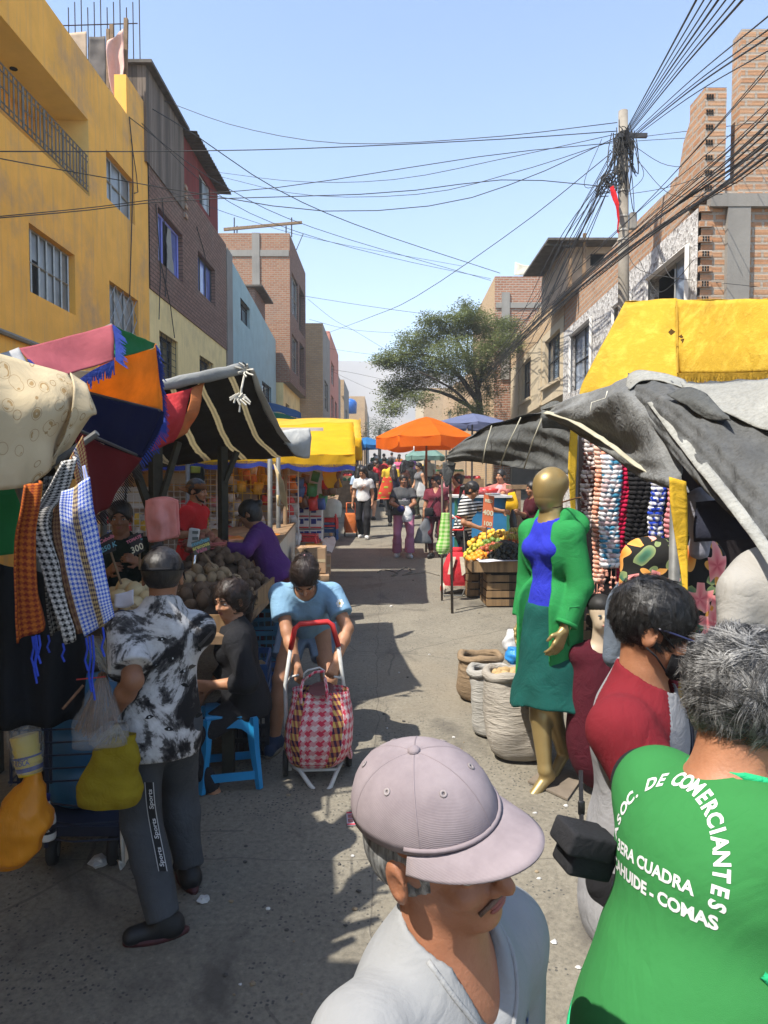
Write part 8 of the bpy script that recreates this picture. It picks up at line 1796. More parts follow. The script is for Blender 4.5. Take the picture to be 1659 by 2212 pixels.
for k in range(90):
 px,py=random.uniform(480,1250),random.uniform(1230,2150)
 mb=MB();p=gnd(px,py);rr=random.uniform(.006,.015);mb.ell(p+V((0,0,rr*.3)),(rr,rr*random.uniform(.6,1),rr*.5),6,4,fn=lump(.5,k));tag(mb.build('pebble',random.choice([M('litter_white',()),M('pebble_dark',(.06,.055,.05),.9),M('pebble_tan',(.22,.17,.11),.9)])),'small pebble or crumb lying on the road','pebble','pebbles on the road')
# PEOPLE
def loc_of(X,Y):return V((X,Y,gz(Y)))
def toL(loc,yaw):
 Mi=MR(-yaw,3,'Z');return lambda p:Mi@(V(p)-V(loc))
def dirL(yaw):return lambda d:MR(-yaw,3,'Z')@V(d)
def recolor(o,mat,fn):
 me=o.data;n=len(me.polygons);c=np.empty(n*3,np.float32);me.polygons.foreach_get('center',c);c=c.reshape(-1,3)
 me.materials.append(mat);k=len(me.materials)-1;mi=np.zeros(n,np.int32);me.polygons.foreach_get('material_index',mi);mi[fn(c)]=k;me.polygons.foreach_set('material_index',mi)
def hit_px(tree,L,dL,px,py,off=.003):
 o,d=L((0,0,CAMH)),dL(ray(px,py)).normalized();h=tree.ray_cast(o,d)[0];return None if h is None else h-d*off
def segd(c,a,b):
 a,b=np.array(a),np.array(b);ba=b-a;t=np.clip(((c-a)@ba)/(ba@ba),0,1);return np.linalg.norm(c-a-t[:,None]*ba,axis=1)
def lpart(root,name,mat,fn,smooth=False):
 mb=MB();fn(mb);return mb.build(name,mat,root,smooth,world=False)
def cap_hat(root,J,mat,fwd=1,brimL=.085,seam=None,tilt=0,hb=.035,opening=False,logo=None,eyel=None,zsq=1.0,bend=.035):
 s=J['s']*1.07;Rh=J['Rh']@MR(R(tilt),3,'X');hc=J['hc'];H=lambda x,y,z:hc+Rh@V((x*s*fwd if fwd<0 else x*s,y*s*fwd,z*s))
 cy=.014*fwd;rx,ry,rzz=.0875,.108,.088*zsq
 mb=MB();n,m=36,10;b=len(mb.v)
 for i in range(m+1):
  t=(math.pi/2)*i/m
  for k in range(n):
   a=2*math.pi*k/n;rr=math.cos(t)**.82;pan=1-.012*abs(math.cos(3*a))**6
   mb.v.append(H(rx*rr*pan*math.cos(a),cy+ry*rr*pan*math.sin(a)+0,hb+rzz*math.sin(t)**1.0))
 for i in range(m):
  for k in range(n):
   k2=(k+1)%n
   if opening and i<4 and abs(((2*math.pi*(k+.5)/n)-(-math.pi/2 if fwd<0 else math.pi/2)+math.pi)%(2*math.pi)-math.pi)<.5 and i>0:continue
   mb.face([b+i*n+k,b+i*n+k2,b+(i+1)*n+k2,b+(i+1)*n+k])
 cap=mb.build('cap',mat,root,True,world=False,thick=.003)
 def brim(mb):
  def fn(u,v):
   a=-math.pi/2+(u-.5)*2.45;x0,y0=rx*1.0*math.cos(a),cy+ry*1.0*math.sin(a);w_=math.sin(u*math.pi)**.62
   x1=x0*(1+.10*v);y1=y0-brimL*w_*v;return H(x1,y1,hb+.004-.010*v-bend*abs(x1/.088)**2*(.35+.65*v)*1.0)
  mb.grid(fn,28,8)
 mb=MB();brim(mb);mb.build('brim',mat,cap,True,world=False,thick=.004)
 sm=seam or mat
 def seams(mb):
  for k in range(3):
   a=math.pi/6+k*math.pi/3;pts=[]
   for i in range(-m,m+1):
    t=math.pi/2*(1-abs(i)/m);rr=math.cos(t)**.82;sg=1 if i>=0 else-1;pts.append(H(rx*rr*math.cos(a)*sg*1.006,cy+ry*rr*math.sin(a)*sg*1.006,hb+rzz*math.sin(t)*1.004+.0006))
   mb.tube(pts,.0013*s,4)
  mb.tube([H(rx*1.012*math.cos(-math.pi/2+(u-.5)*2.5),cy+ry*1.012*math.sin(-math.pi/2+(u-.5)*2.5),hb+.008)for u in[i/20 for i in range(21)]],.0035*s,6)
 mb=MB();seams(mb);mb.build('seam',sm,cap,True,world=False)
 mb=MB();mb.ell(H(0,cy,hb+rzz+.002),(.009*s,.009*s,.006*s),10,6,Rh);mb.build('button',mat,cap,True,world=False)
 if eyel:
  mb=MB()
  for a in(0,math.pi/3,2*math.pi/3,math.pi,-math.pi/3,-2*math.pi/3):
   t=.85;rr=math.cos(t)**.82;p=H(rx*rr*math.cos(a)*1.01,cy+ry*rr*math.sin(a)*1.01,hb+rzz*math.sin(t)*1.01);nn=Rh@V((math.cos(a)*rr,math.sin(a)*rr,math.sin(t)))
   mb.lathe([(.0022*s,0),(.0022*s,.0012),(.0048*s,.0012),(.0052*s,0)],p,10,nn)
  mb.build('eyelet',eyel,cap,True,world=False)
 J['capH']=H;return cap
def hair_of(root):return next(c for c in root.children if c.name.split('.')[0]=='hair')
F_=fabric
BLKF=F_('black_fabric',(.014,.014,.016),10,.5,0,.2);WHTF=F_('white_fabric',(.46,.46,.46),10,.5,0,.06);WSHOE=M('white_shoe',(.44,.44,.44),.5,.1,10,.1);BSHOE=M('black_shoe',(.018,.018,.018),.6,.3,20,.2)
# man in the wolf-print shirt
def m_wolf():
 t=NT('wolf_print');n1=t.noise(4.2,6,.62,dist=1.6);n2=t.noise(13,5,.7,dist=1.0)
 f=t.math('ADD',n1,t.math('MULTIPLY',t.math('SUBTRACT',n2,.5),.32));c=t.ramp(f,[(.40,(.012,.011,.012)),(.47,(.07,.066,.064)),(.52,(.36,.35,.34)),(.66,(.50,.49,.48))])
 return t.done(c,.85,t.bump(t.noise(8,3,dist=1),.5,.02),0,.15)
yw=R(-148);lw=loc_of(-1.015,3.12);L=toL(lw,yw);dL=dirL(yw)
mw,J=human('man in black and white wolf print shirt and grey joggers, seen from behind',lw,yw,1.64,1.08,shw=.90,wl=L(at(240,1545,2.98)),wr=L(at(300,1335,3.75)),hintl=dL((.1,-.5,-1)),hintr=dL((.8,.2,-.9)),al=L(V((-.945,2.97,gz(2.97)+.085))),ar=L(V((-.94,3.34,gz(3.34)+.085))),pel=(0,.01,.885),lean=4,head=(-22,6),side=-5,
 skin=SK2,hair='short',hmat=HBLACK,top=dict(mat=m_wolf(),sleeve=.82,hem=.15,ease=.026,loose=.010,neck=.060,collar=F_('charcoal_collar',(.022,.02,.024),12),name='polo_shirt'),bottom=dict(mat=F_('grey_jogger',(.050,.054,.060),9,.6,0,.2),len=1.0,ease=.030,name='joggers',wr=.007),shoe=dict(mat=M('black_sneaker',(.012,.012,.013),.55,.3,20,.3),sole=M('red_black_sole',(.05,.012,.014),.6,.4,14)),res=.009,cres=.009,footdir=(dL((-.95,-.35,0)),dL((-.5,.8,0))),curl=.8)
cap_hat(mw,J,F_('black_cap',(.012,.012,.014),20,.3),1,opening=True,hb=.028,brimL=.05)
def _strap(mb):
 s=J['s']*1.07;H=J['capH'];pts=[H(.0885*math.cos(a),.014+.109*math.sin(a),.034)for a in[math.pi/2-.62+1.24*i/10 for i in range(11)]];mb.tube(pts,.006,6)
lpart(mw,'cap_strap',F_('black_cap',()),_strap,True)
tree_=bvh(J['top'])
def _eyes(mb):
 dv=dL((0,1,0));ux=dL((1,0,0))
 for px,py,a in((398,1372,.3),(365,1330,-.3),(330,1395,.2),(352,1440,.9),(415,1440,.5),(400,1480,-.2),(320,1452,.5),(428,1400,-.6),(372,1475,.1),(312,1560,.3),(352,1590,-.3),(430,1545,.6)):
  o=L(at(px,py,2.9));u2=ux*math.cos(a)+ZA*math.sin(a);v2=ZA*math.cos(a)-ux*math.sin(a);pts=[(-.019,0),(-.008,.009),(.006,.0085),(.019,-.004),(.004,-.007),(-.008,-.006)]
  b=len(mb.v)
  for x,y in pts:
   p=o+u2*x+v2*y;h=tree_.ray_cast(p-dv*.5,dv)[0];mb.v.append((h if h is not None else p)-dv*.002)
  mb.face([b+i for i in range(6)])
lpart(J['top'],'wolf_eye_print',M('print_black',(.010,.010,.010),.8),_eyes)
def _eye2(mb):
 dv=dL((0,1,0))
 for px,py in((398,1372),(365,1330),(330,1395),(352,1440),(415,1440),(400,1480),(320,1452),(428,1400),(372,1475),(312,1560),(352,1590),(430,1545)):
  o=L(at(px,py,2.9));h=tree_.ray_cast(o-dv*.5,dv)[0]
  if h is not None:mb.lathe([(0,0),(.0042,0),(.0042,.001)],h-dv*.0032,8,dv)
lpart(J['top'],'wolf_pupil_print',M('print_white',(.5,.5,.5),.8),_eye2)
trz=bvh(J['bottom'])
TAPE=[(322,1690),(326,1740),(334,1790),(343,1835),(352,1882)]
def _tape(mb,w_,off):
 pts=[]
 for i in range(30):
  q=crom([V((x,y,0))for x,y in TAPE],i/29);row=[hit_px(trz,L,dL,q.x+sg*w_,q.y,off)for sg in(-1,1)]
  if row[0]is not None and row[1]is not None:pts.append(row)
 for a,b in zip(pts,pts[1:]):mb.poly([a[0],a[1],b[1],b[0]])
lpart(J['bottom'],'white_tape_edge',M('tape_white',(.42,.42,.42),.8),lambda mb:_tape(mb,10,.004));lpart(J['bottom'],'black_side_tape',M('tape_black',(.010,.010,.011),.8),lambda mb:_tape(mb,8,.006))
def _sports(mb):
 for y0,y1 in((1748,1705),(1812,1768),(1872,1830)):
  vs,fs=text_mesh('Sports',1.0,bold=.02,align='LEFT');wd=max(v.x for v in vs);b=len(mb.v);ok=True;out=[]
  for v in vs:
   t=v.x/wd;y=y0+(y1-y0)*t;x=crom([V((q[0],q[1],0))for q in TAPE],(y-1690)/192).x;h=hit_px(trz,L,dL,x+(v.y-.36)*-13,y,.0075)
   if h is None:ok=False;break
   out.append(h)
  if ok:
   mb.v+=out
   for f_ in fs:mb.face([b+i for i in f_])
lpart(J['bottom'],'lettering',M('print_white',()),_sports)
# yellow bag and skewers he holds
YBG=F_('yellow_mesh_bag',(.30,.225,.015),14,.6,.3,.2);hh=at(240,1560,2.95)
bagthing('shopping_bag','mustard yellow woven bag held by the man in wolf print shirt',[(at(262,1585,2.86),XA*.065,YA*.03),(at(252,1620,2.86),XA*.085,YA*.05),(at(240,1670,2.86),XA*.115,YA*.065),(at(232,1715,2.86),XA*.135,YA*.07),(at(232,1738,2.86),XA*.12,YA*.05)],YBG,amp=.016,sc=14,n=36,m=30)
sk_=thing('skewer_bundle','bundle of brown skewers in clear wrap held by the man in wolf print','skewers',at(205,1520,2.85))
def _skw(mb):
 top=at(222,1462,2.9)
 for k in range(46):
  a=random.uniform(-1,1);d=random.uniform(-.03,.03);e=at(210+48*a,1590-16*a*a+random.uniform(-8,8),2.86+d);mb.cyl(top+V((a*.012,d*.4,random.uniform(-.01,.02))),e,.0028,4)
part(sk_,'sticks',M('brown_stick',(.16,.075,.035),.6,.5,60,.1),_skw);part(sk_,'loose_stick',M('brown_stick',()),lambda mb:mb.cyl(at(135,1532,2.8),at(180,1480,2.85),.006,5));part(sk_,'red_tie',M('red_tie',(.35,.03,.02),.6),lambda mb:mb.cyl(at(165,1468,2.85),at(228,1462,2.88),.003,4))
part(sk_,'clear_wrap',CLEAR,lambda mb:loft(mb,[(at(222,1462,2.88),XA*.02,YA*.02),(at(215,1520,2.87),XA*.07,YA*.05),(at(208,1575,2.86),XA*.10,YA*.06),(at(205,1612,2.86),XA*.09,YA*.05)],20,.014,16),True)
sk2=thing('herb_bundle','fan of dry stalks in clear cellophane behind the man in wolf print','bundle',at(215,1420,3.0))
def _hrb(mb):
 b=at(245,1470,2.95)
 for k in range(40):mb.cyl(b,at(random.uniform(180,250),random.uniform(1370,1410),random.uniform(2.95,3.1)),.0022,4)
part(sk2,'stalks',M('dry_stalk',(.22,.19,.12),.8,.4,40,.1),_hrb);part(sk2,'clear_wrap',CLEAR,lambda mb:loft(mb,[(at(247,1470,2.95),XA*.02,YA*.02),(at(228,1425,3.0),XA*.06,YA*.05),(at(212,1385,3.03),XA*.085,YA*.06)],18,.014,16,cap1=False),True)
sk3=thing('stalk_bunch','pale leafy bunch in clear wrap hanging under the skewers','bundle',at(235,1595,2.8))
part(sk3,'clear_wrap',CLEAR,lambda mb:loft(mb,[(at(255,1560,2.84),XA*.03,YA*.03),(at(238,1585,2.82),XA*.075,YA*.05),(at(232,1606,2.82),XA*.08,YA*.05)],18,.02,20),True);part(sk3,'stalks',M('dry_stalk',()),lambda mb:[mb.cyl(at(255,1562,2.84),at(random.uniform(205,275),random.uniform(1590,1610),2.82),.0022,4)for k in range(24)])
# woman bending over the trolley
yc_=R(4);lc=loc_of(-.56,4.92);L=toL(lc,yc_);dL=dirL(yc_)
LBL=F_('light_blue_cotton',(.165,.285,.40),8,.6,0,.12);DEN=F_('denim',(.14,.19,.26),14,.4,0,.2)
wc,J=human('woman in light blue T-shirt bending over her checked shopping trolley',lc,yc_,1.63,1.08,True,lean=50,head=(0,54),shw=1.14,pel=(0.02,.20,.83),wl=L(at(726,1428,4.56)),wr=L(at(642,1442,4.55)),hintl=(1.2,.2,.1),hintr=(-1.2,.2,.1),al=(.17,.02,.085),ar=(-.20,-.06,.085),kl=(.2,-1,0),kr=(-.2,-1,0),hl=(dL((-.25,-.5,-.8)),dL((.6,-.8,.2))),hr=(dL((.25,-.5,-.8)),dL((-.6,-.8,.2))),skin=SK1,hair='bun',hmat=HBROWN,
 top=dict(mat=LBL,sleeve=.62,hem=.12,ease=.014,loose=.012,neck=.074,wr=.006),bottom=dict(mat=DEN,len=.30,ease=.018,flare=.012,name='shorts'),shoe=dict(mat=F_('navy_canvas',(.018,.035,.075),20,.4),sole=M('grey_sole',(.16,.15,.13),.8)),res=.008,cres=.009,curl=1.0)
mb=MB();p=J['hc']+J['Rh']@V((0,.10,.085));mb.lathe([(.016,0),(.012,.018),(.004,.03)],p,10,J['Rh']@V((0,.3,1)));mb.build('hair_clip',M('pink_clip',(.55,.28,.30),.4),wc,True,world=False)
def fl2(Jx,down=(0,.5,-1)):
 hc=np.array(Jx['hc']);Rh=np.array(Jx['Rh'])
 def flow(p):
  q=(p-hc)@Rh;d=np.stack([q[:,0]*1.2,q[:,1]-.02+.03,-.06-0*q[:,2]],1);d[:,2]-=.3*np.linalg.norm(q[:,:2],axis=1);return(d/np.linalg.norm(d,axis=1)[:,None])@Rh.T
 return flow
def flb(Jx):
 hc=np.array(Jx['hc']);Rh=np.array(Jx['Rh'])
 def flow(p):
  q=(p-hc)@Rh;t=np.array([0,.12,.05])-q;return(t/np.linalg.norm(t,axis=1)[:,None])@Rh.T
 return flow
strands('hair_strands',hair_of(wc),wc,HBROWN,4200,.075,.0010,flb(J),.22,3,.002,.006,320,.006)
tt=bvh(J['top']);dv=dL((0,1,0))
def _flower(mb,k):
 o=L(at(725,1328,4.3));ux,uz=dL((1,0,0)),ZA
 def put(cx,cy,r,n=8):
  b=len(mb.v)
  for i in range(n):
   a=2*math.pi*i/n;p=o+ux*(cx+r*math.cos(a))+uz*(cy+r*math.sin(a));h=tt.ray_cast(p-dv*.5,dv)[0];mb.v.append((h if h is not None else p)-dv*(.002 if k==0 else .003))
  mb.face([b+i for i in range(n)])
 if k==0:
  for i in range(6):put(.017*math.cos(i*1.047),.017*math.sin(i*1.047),.0095)
 else:put(0,0,.007)
lpart(J['top'],'flower_print',M('print_white',()),lambda mb:_flower(mb,0));lpart(J['top'],'flower_centre',M('flower_yellow',(.5,.36,.03),.7),lambda mb:_flower(mb,1))
# trolley of that woman
ctl=thing('shopping_trolley','white tube shopping trolley with red handle and red checked bag','trolley',loc_of(-.42,4.65));WP=M('white_tube',(.46,.45,.42),.35,.1,20,.05,dirt=.25)
HA,HB=at(635,1362,4.52),at(722,1355,4.52)
def T(px,py,D):return at(px,py,D)
part(ctl,'frame',WP,lambda mb:(mb.tube([T(628,1400,4.53),T(616,1480,4.52),T(618,1560,4.49),T(626,1664,4.45)],.013,8),mb.tube([T(731,1395,4.53),T(742,1480,4.56),T(744,1560,4.57),T(742,1648,4.57)],.013,8),mb.tube([T(618,1480,4.58),T(628,1462,4.55),T(645,1458,4.5)],.008,6),mb.tube([T(742,1480,4.58),T(736,1464,4.55),T(722,1462,4.5)],.008,6),mb.tube([T(655,1480,4.48),T(657,1455,4.48),T(665,1448,4.48),T(690,1442,4.48),T(698,1447,4.48),T(701,1470,4.48)],.007,6)),True)
part(ctl,'handle',RST,lambda mb:mb.tube([T(628,1402,4.53),T(637,1358,4.52),T(648,1348,4.52),T(708,1343,4.52),T(718,1350,4.52),T(731,1396,4.53)],.0175,10),True)
part(ctl,'stand_foot',WP,lambda mb:(mb.tube([T(630,1652,4.42),T(648,1664,4.37),T(668,1694,4.31),T(683,1711,4.285),T(706,1709,4.285),T(714,1700,4.30),T(726,1670,4.40),T(738,1645,4.50)],.014,8),mb.cyl(T(650,1664,4.37),T(728,1662,4.42),.010,6)),True)
for px,py,Dw in((617,1660,4.46),(753,1640,4.60)):
 c=T(px,py,Dw);c.z=gz(Dw)+.082;mb=MB();mb.lathe([(.055,-.018),(.078,-.016),(.082,0),(.078,.016),(.055,.018)],c,20,(1,.12,0));w1=mb.build('wheel',M('black_rubber',()),ctl,True);mb=MB();mb.lathe([(0,-.014),(.056,-.014),(.056,.014),(0,.014)],c,14,(1,.12,0));mb.build('hub',STEEL,w1)
PLB=m_plaid('red_gingham_bag',(.62,.52,.50),(.50,.04,.075),26,11,[(.07,.13,(.52,.36,.10),(.28,.10,.06),(.02,.02,.05)),(.31,.37,(.52,.36,.10),(.28,.10,.06),(.02,.02,.05)),(.50,.56,(.52,.36,.10),(.28,.10,.06),(.02,.02,.05)),(.62,.68,(.52,.36,.10),(.28,.10,.06),(.02,.02,.05)),(.80,.86,(.52,.36,.10),(.28,.10,.06),(.02,.02,.05))])
bgt=thing('checked_shopping_bag','red white and yellow gingham bag sitting in the white tube trolley','bag',T(690,1655,4.5))
part(bgt,'body',PLB,lambda mb:loft(mb,[(T(682,1650,4.45),XA*.14,YA*.08),(T(684,1636,4.43),XA*.18,YA*.11),(T(688,1598,4.40),XA*.212,YA*.13),(T(692,1550,4.40),XA*.21,YA*.13),(T(694,1512,4.41),XA*.185,YA*.11),(T(694,1488,4.42),XA*.175,YA*.09)],48,.012,8,(1,1),True,False,2.6,26),True)
part(bgt,'inside',M('bag_inside',(.12,.04,.04),.95),lambda mb:mb.lathe([(0,0),(.16,.02)],T(694,1494,4.42),20,sy=.5))
part(bgt,'strap',PLB,lambda mb:(mb.tube([T(650,1520,4.28),T(650,1490,4.32),T(655,1470,4.42)],.010,6),mb.tube([T(706,1515,4.28),T(706,1490,4.32),T(702,1465,4.42)],.010,6),mb.tube([T(655,1470,4.45),T(680,1452,4.46),T(702,1450,4.46)],.009,6)),True)
part(bgt,'corner_tail',PLB,lambda mb:loft(mb,[(T(748,1600,4.5),XA*.03,YA*.03),(T(752,1625,4.48),XA*.025,YA*.025),(T(757,1638,4.46),XA*.008,YA*.008)],10,.006,14),True)
# seated woman in black
ys=R(-78);ls=loc_of(-.90,4.46);L=toL(ls,ys)
wsn,J=human('woman in black with tied dark hair sitting on the blue stool',ls,ys,1.60,1.08,True,lean=8,head=(42,8),pel=(0,.02,.52),wl=L(at(455,1480,4.25)),wr=L(at(440,1500,4.6)),al=L(at(470,1745,4.25)+V((0,0,.06))),ar=L(at(440,1740,4.5)+V((0,0,.06))),skin=SK1,hair='pony',hmat=HBROWN,top=dict(mat=BLKF,sleeve=1.45,hem=.12,ease=.018,loose=.012),bottom=dict(mat=F_('black_leggings',(.020,.019,.021),30,.6),len=.92,ease=.006,name='leggings'),shoe=dict(mat=M('black_sneaker',()),sole=M('pale_sole',(.34,.32,.30),.7)),res=.008,cres=.010)
mb=MB();q=J['hc']+J['Rh']@V((-.085,.012,-.045));mb.lathe([(.008,-.001),(.008,.001)],q,10,J['Rh']@V((0,1,0)));mb.build('earring',M('gold_ring',(.6,.4,.08),.25,.1,5,0,metal=1),wsn,world=False)
strands('hair_strands',hair_of(wsn),wsn,HBROWN,4200,.075,.0010,flb(J),.2,4,.002,.006,320,.006)
# vendor in purple
yp_=R(-100);lp=loc_of(-1.0,6.62);L=toL(lp,yp_);PUR=F_('purple_knit',(.075,.022,.115),9,.5)
wp,J=human('woman in purple long sleeved top reaching over the potatoes',lp,yp_,1.64,1.18,True,lean=26,head=(0,22),wl=L(at(472,1180,6.2)),wr=L(at(482,1178,6.6)),skin=SK2,hair='bun',top=dict(mat=PUR,sleeve=1.7,hem=.06,ease=.016,loose=.010,name='purple_top'),bottom=dict(mat=F_('dark_red_trousers',(.075,.008,.014),9,.5),name='trousers',ease=.02),shoe=dict(mat=BSHOE),res=.011)
lpart(wp,'bag_strap',BLKF,lambda mb:mb.tube([J['shR']+V((0,-.02,.06)),J['chest']+J['sf']*.10-J['sx']*.12,J['pel']+J['sf']*.02-J['sx']*.18+V((0,0,.1)),J['pel']-J['sf']*.12],.010,5),True)
# man in red shirt
yr_=R(78);lr=loc_of(-2.14,7.9);L=toL(lr,yr_);REDS=F_('red_jersey',(.42,.020,.022),9,.5)
mr,J=human('man in red football shirt and brown cap worn backwards',lr,yr_,1.72,1.05,lean=6,head=(0,6),wl=L(at(432,1160,8.1)),wr=L(at(428,1152,7.6)),skin=SK1,hair='short',top=dict(mat=REDS,sleeve=.75,hem=.14,ease=.02,loose=.018),bottom=dict(mat=F_('dark_jeans',(.02,.028,.05),9,.5)),shoe=dict(mat=BSHOE),res=.011)
cap_hat(mr,J,F_('brown_camo_cap',(.13,.055,.02),30,.4),-1,hb=.025)
lpart(mr,'undersleeve',WHTF,lambda mb:[mb.cyl(a+(b-a)*.70,a+(b-a)*.95,.050*J['s'],12)for a,b in((J['shR'],J['eR']),(J['shL'],J['eL']))],True)
lpart(mr,'shoulder_stripes',M('yellow_stripe',(.55,.38,.05),.7),lambda mb:[mb.tube([J['neck']-J['sx']*(.07+.01*k)+V((0,.01*k-.01,.012)),J['shR']+V((0,.012*k-.012,.072)),J['shR'].lerp(J['eR'],.35)+V((-.062,.012*k-.012,.01))],.004,4)for k in range(3)])
lpart(mr,'beard',M('beard_dark',(.02,.014,.01),.9,.3,60,.3),lambda mb:mb.tube([J['hc']+J['Rh']@V((x*1.07,y*1.07,z*1.07))for x,y,z in((-.062,-.02,-.04),(-.05,-.05,-.085),(0,-.083,-.105),(.05,-.05,-.085),(.062,-.02,-.04))],.012,6),True)
# man in dark green at the back of the potato stall
yg=R(12);lg=loc_of(-2.05,5.55);L=toL(lg,yg)
mg,J=human('man in dark green shirt watching from behind the price signs',lg,yg,1.66,1.15,lean=8,head=(0,4),wl=L(at(300,1215,5.2)),wr=L(at(235,1235,5.2)),skin=SK2,hair='short',top=dict(mat=F_('dark_green_shirt2',(.014,.022,.016),9,.5),sleeve=.8,hem=.1,ease=.02),bottom=dict(mat=BLKF),shoe=dict(mat=BSHOE),res=.009)
# person in black tracksuit at the far left
yb_=R(150);lb_=loc_of(-1.98,4.0)
mk,J=human('person in black tracksuit with white side stripes, half hidden behind the scarves',lb_,yb_,1.66,1.1,skin=SK2,hair='short',top=dict(mat=BLKF,sleeve=1.9,hem=.16,ease=.03),bottom=dict(mat=BLKF,ease=.03),shoe=dict(mat=BSHOE),res=.012)
tk=bvh(J['bottom']);Lk=toL(lb_,yb_);dk=dirL(yb_)((0,1,0))
def _ts(mb):
 for k in range(3):
  pts=[]
  for i in range(9):
   h=hit_px(tk,Lk,dirL(yb_),84+6*k+i*.4,1500+i*9)
   if h is not None:pts.append(h)
  if len(pts)>2:mb.tube(pts,.004,4)
lpart(J['bottom'],'white_stripes',M('print_white',()),_ts)
# GOLD MANNEQUIN
GOLD=M('gold_lacquer',(.30,.215,.085),.42,.15,5,.06,30,metal=.5,spec=.6,dirt=.12)
lm=loc_of(1.04,4.42);ym=R(-54);L=toL(lm,ym);BLS=F_('royal_blue_jersey',(.022,.030,.36),11,.5,0,.12);TEAL=F_('teal_skirt',(.006,.060,.050),7,.6)
gm,J=human('gold faceless mannequin in green coat, blue top and teal skirt',lm,ym,1.92,.86,True,shw=.86,head=(-4,2),pel=(0,.0,1.09),al=L(at(1215,1615,4.5)),ar=L(at(1178,1672,4.28)),wl=L(at(1218,1362,4.20)),hintl=(.5,.8,-.2),kl=(.1,-1,0),kr=(-.1,-1,0),skin=GOLD,hair=None,face=False,ears=False,name='mannequin',cat='mannequin',footdir=(V((.1,-.75,-.65)),V((-.1,-.75,-.65))),top=dict(mat=BLS,sleeve=.5,hem=.14,ease=.006,loose=.004,name='blue_top',wr=.004,neck=.062),bottom=dict(mat=TEAL,skirt=True,len=.60,flare=.10,ease=.01,wr=.014,wf=20,name='skirt',res=.012),res=.009,curl=.35)
s=J['s']
def _head(f):
 c=J['hc'];Rh=J['Rh']
 f.ell(c+Rh@V((0,.012,.035)),(.086*s,.104*s,.085*s),.02,Rh);f.ell(c+Rh@V((0,-.03,-.03)),(.062*s,.07*s,.075*s),.04,Rh);f.cap(c+Rh@V((0,.02,-.05)),J['neck'],.055*s,.058*s,.03)
hf_=Fld(np.array(J['hc'])-.3,np.array(J['hc'])+.2,.008);_head(hf_);np_obj('face_shell',hf_.mesh(),GOLD,gm)
GC=F_('green_wool_coat',(.018,.185,.050),6,.5,0,.10);sx,sf,sp=J['sx'],J['sf'],J['sp']
f=Fld(np.array(J['pel'])+(-.5,-.5,-.70),np.array(J['neck'])+(.5,.5,.2),.010);e=.024
f.ell(J['pel'],(.165*s*.9+e,.12*s+e,.16*s),.06);f.ell(J['chest']+sp*.02,(.15*s+e,.11*s+e,.17*s),.06);f.cap(J['shL'],J['shR'],.056*s+e*.8,.056*s+e*.8,.05);f.cap(J['pel'],J['pel']-V((0,0,.58)),.155*s+e,.165*s+e,.06);f.cap(J['neck']-sp*.05,J['neck']+sp*.0-sf*.02,.09*s,.085*s,.03)
f.plane(J['pel']-V((0,0,.45)),(0,0,1),.006)
for a,b,c in((J['shL'],J['eL'],J['wl']),(J['shR'],J['eR'],J['wr'])):f.cap(a,b,.060*s+e*.6,.054*s+e*.5,.03);f.cap(b,b+(c-b)*.88,.054*s+e*.5,.048*s+e*.5,.02,flat=True)
f.wrinkle(.0055,13,5,(1,1,.35))
f.cap(J['neck']+sf*.10+sp*.05,J['chest']+sf*.17-sp*.08,.060*s,.100*s,.02,'s');f.cap(J['chest']+sf*.17-sp*.08,J['pel']+sf*.17-V((0,0,.7)),.100*s,.11*s,.02,'s')
f.cap(J['neck']-sp*.06+sf*.03,J['neck']+sp*.2+sf*.02,.068*s,.085*s,.01,'s')
co_=np_obj('green_coat',f.mesh(),GC,gm);ct_=bvh(co_)
f=Fld(np.array(J['neck'])-.4,np.array(J['neck'])+.35,.010)  # collar and hood lying on the back
for sg in(1,-1):f.cap(J['neck']+sx*sg*.080*s-sf*.04+sp*.03,J['neck']+sx*sg*.095*s+sf*.05-sp*.05,.030,.024,.03)
f.cap(J['neck']+sx*.08*s-sf*.05+sp*.02,J['neck']-sx*.08*s-sf*.05+sp*.02,.04,.04,.04);f.ell(J['neck']-sf*.10-sp*.04+sx*.05,(.16,.075,.10),.04);np_obj('hood_collar',f.mesh(),GC,co_)
def _pock(mb,r):
 dvv=dirL(ym)((0,1,0));uxx=dirL(ym)((1,0,0));pts=[]
 for px,py in((1229,1395),(1229,1350),(1230,1312),(1252,1310)):
  h=hit_px(ct_,L,dirL(ym),px,py,.002)
  if h is not None:pts.append(h)
 if len(pts)>1:mb.tube(pts,r,6)
lpart(co_,'pocket_seam',GC,lambda mb:_pock(mb,.006),True)
def _cuff(mb):d=(J['wl']-J['eL']).normalized();mb.lathe([(.066,-.02),(.070,-.012),(.070,.0),(.064,.004)],J['eL']+(J['wl']-J['eL'])*.87,18,d)
lpart(co_,'cuff',GC,_cuff,True)
tb_=bvh(J['top'])
def _rh(mb):
 dvv=dirL(ym)((0,1,0));random.seed(5)
 def dot(px,py,r):
  o=L(at(px,py,3.9));h=tb_.ray_cast(o,dvv)[0]
  if h is not None:mb.ell(h-dvv*.002,r,5,4)
 for k in range(110):
  t=random.random();a=random.uniform(-.35,.35);q=55*t;dot(1212+q*math.cos(2.2+a)-8,1085+q*math.sin(2.2+a)*.9+random.uniform(-14,10),random.choice([.0022,.0028,.0034]))
 for k in range(70):a=k*.37;dot(1188+10*math.cos(a)+k*.25,1118+9*math.sin(a)-k*.1,.002)
lpart(J['top'],'rhinestone_print',M('rhinestone',(.55,.55,.65),.2,.2,80,0,spec=.8),_rh)
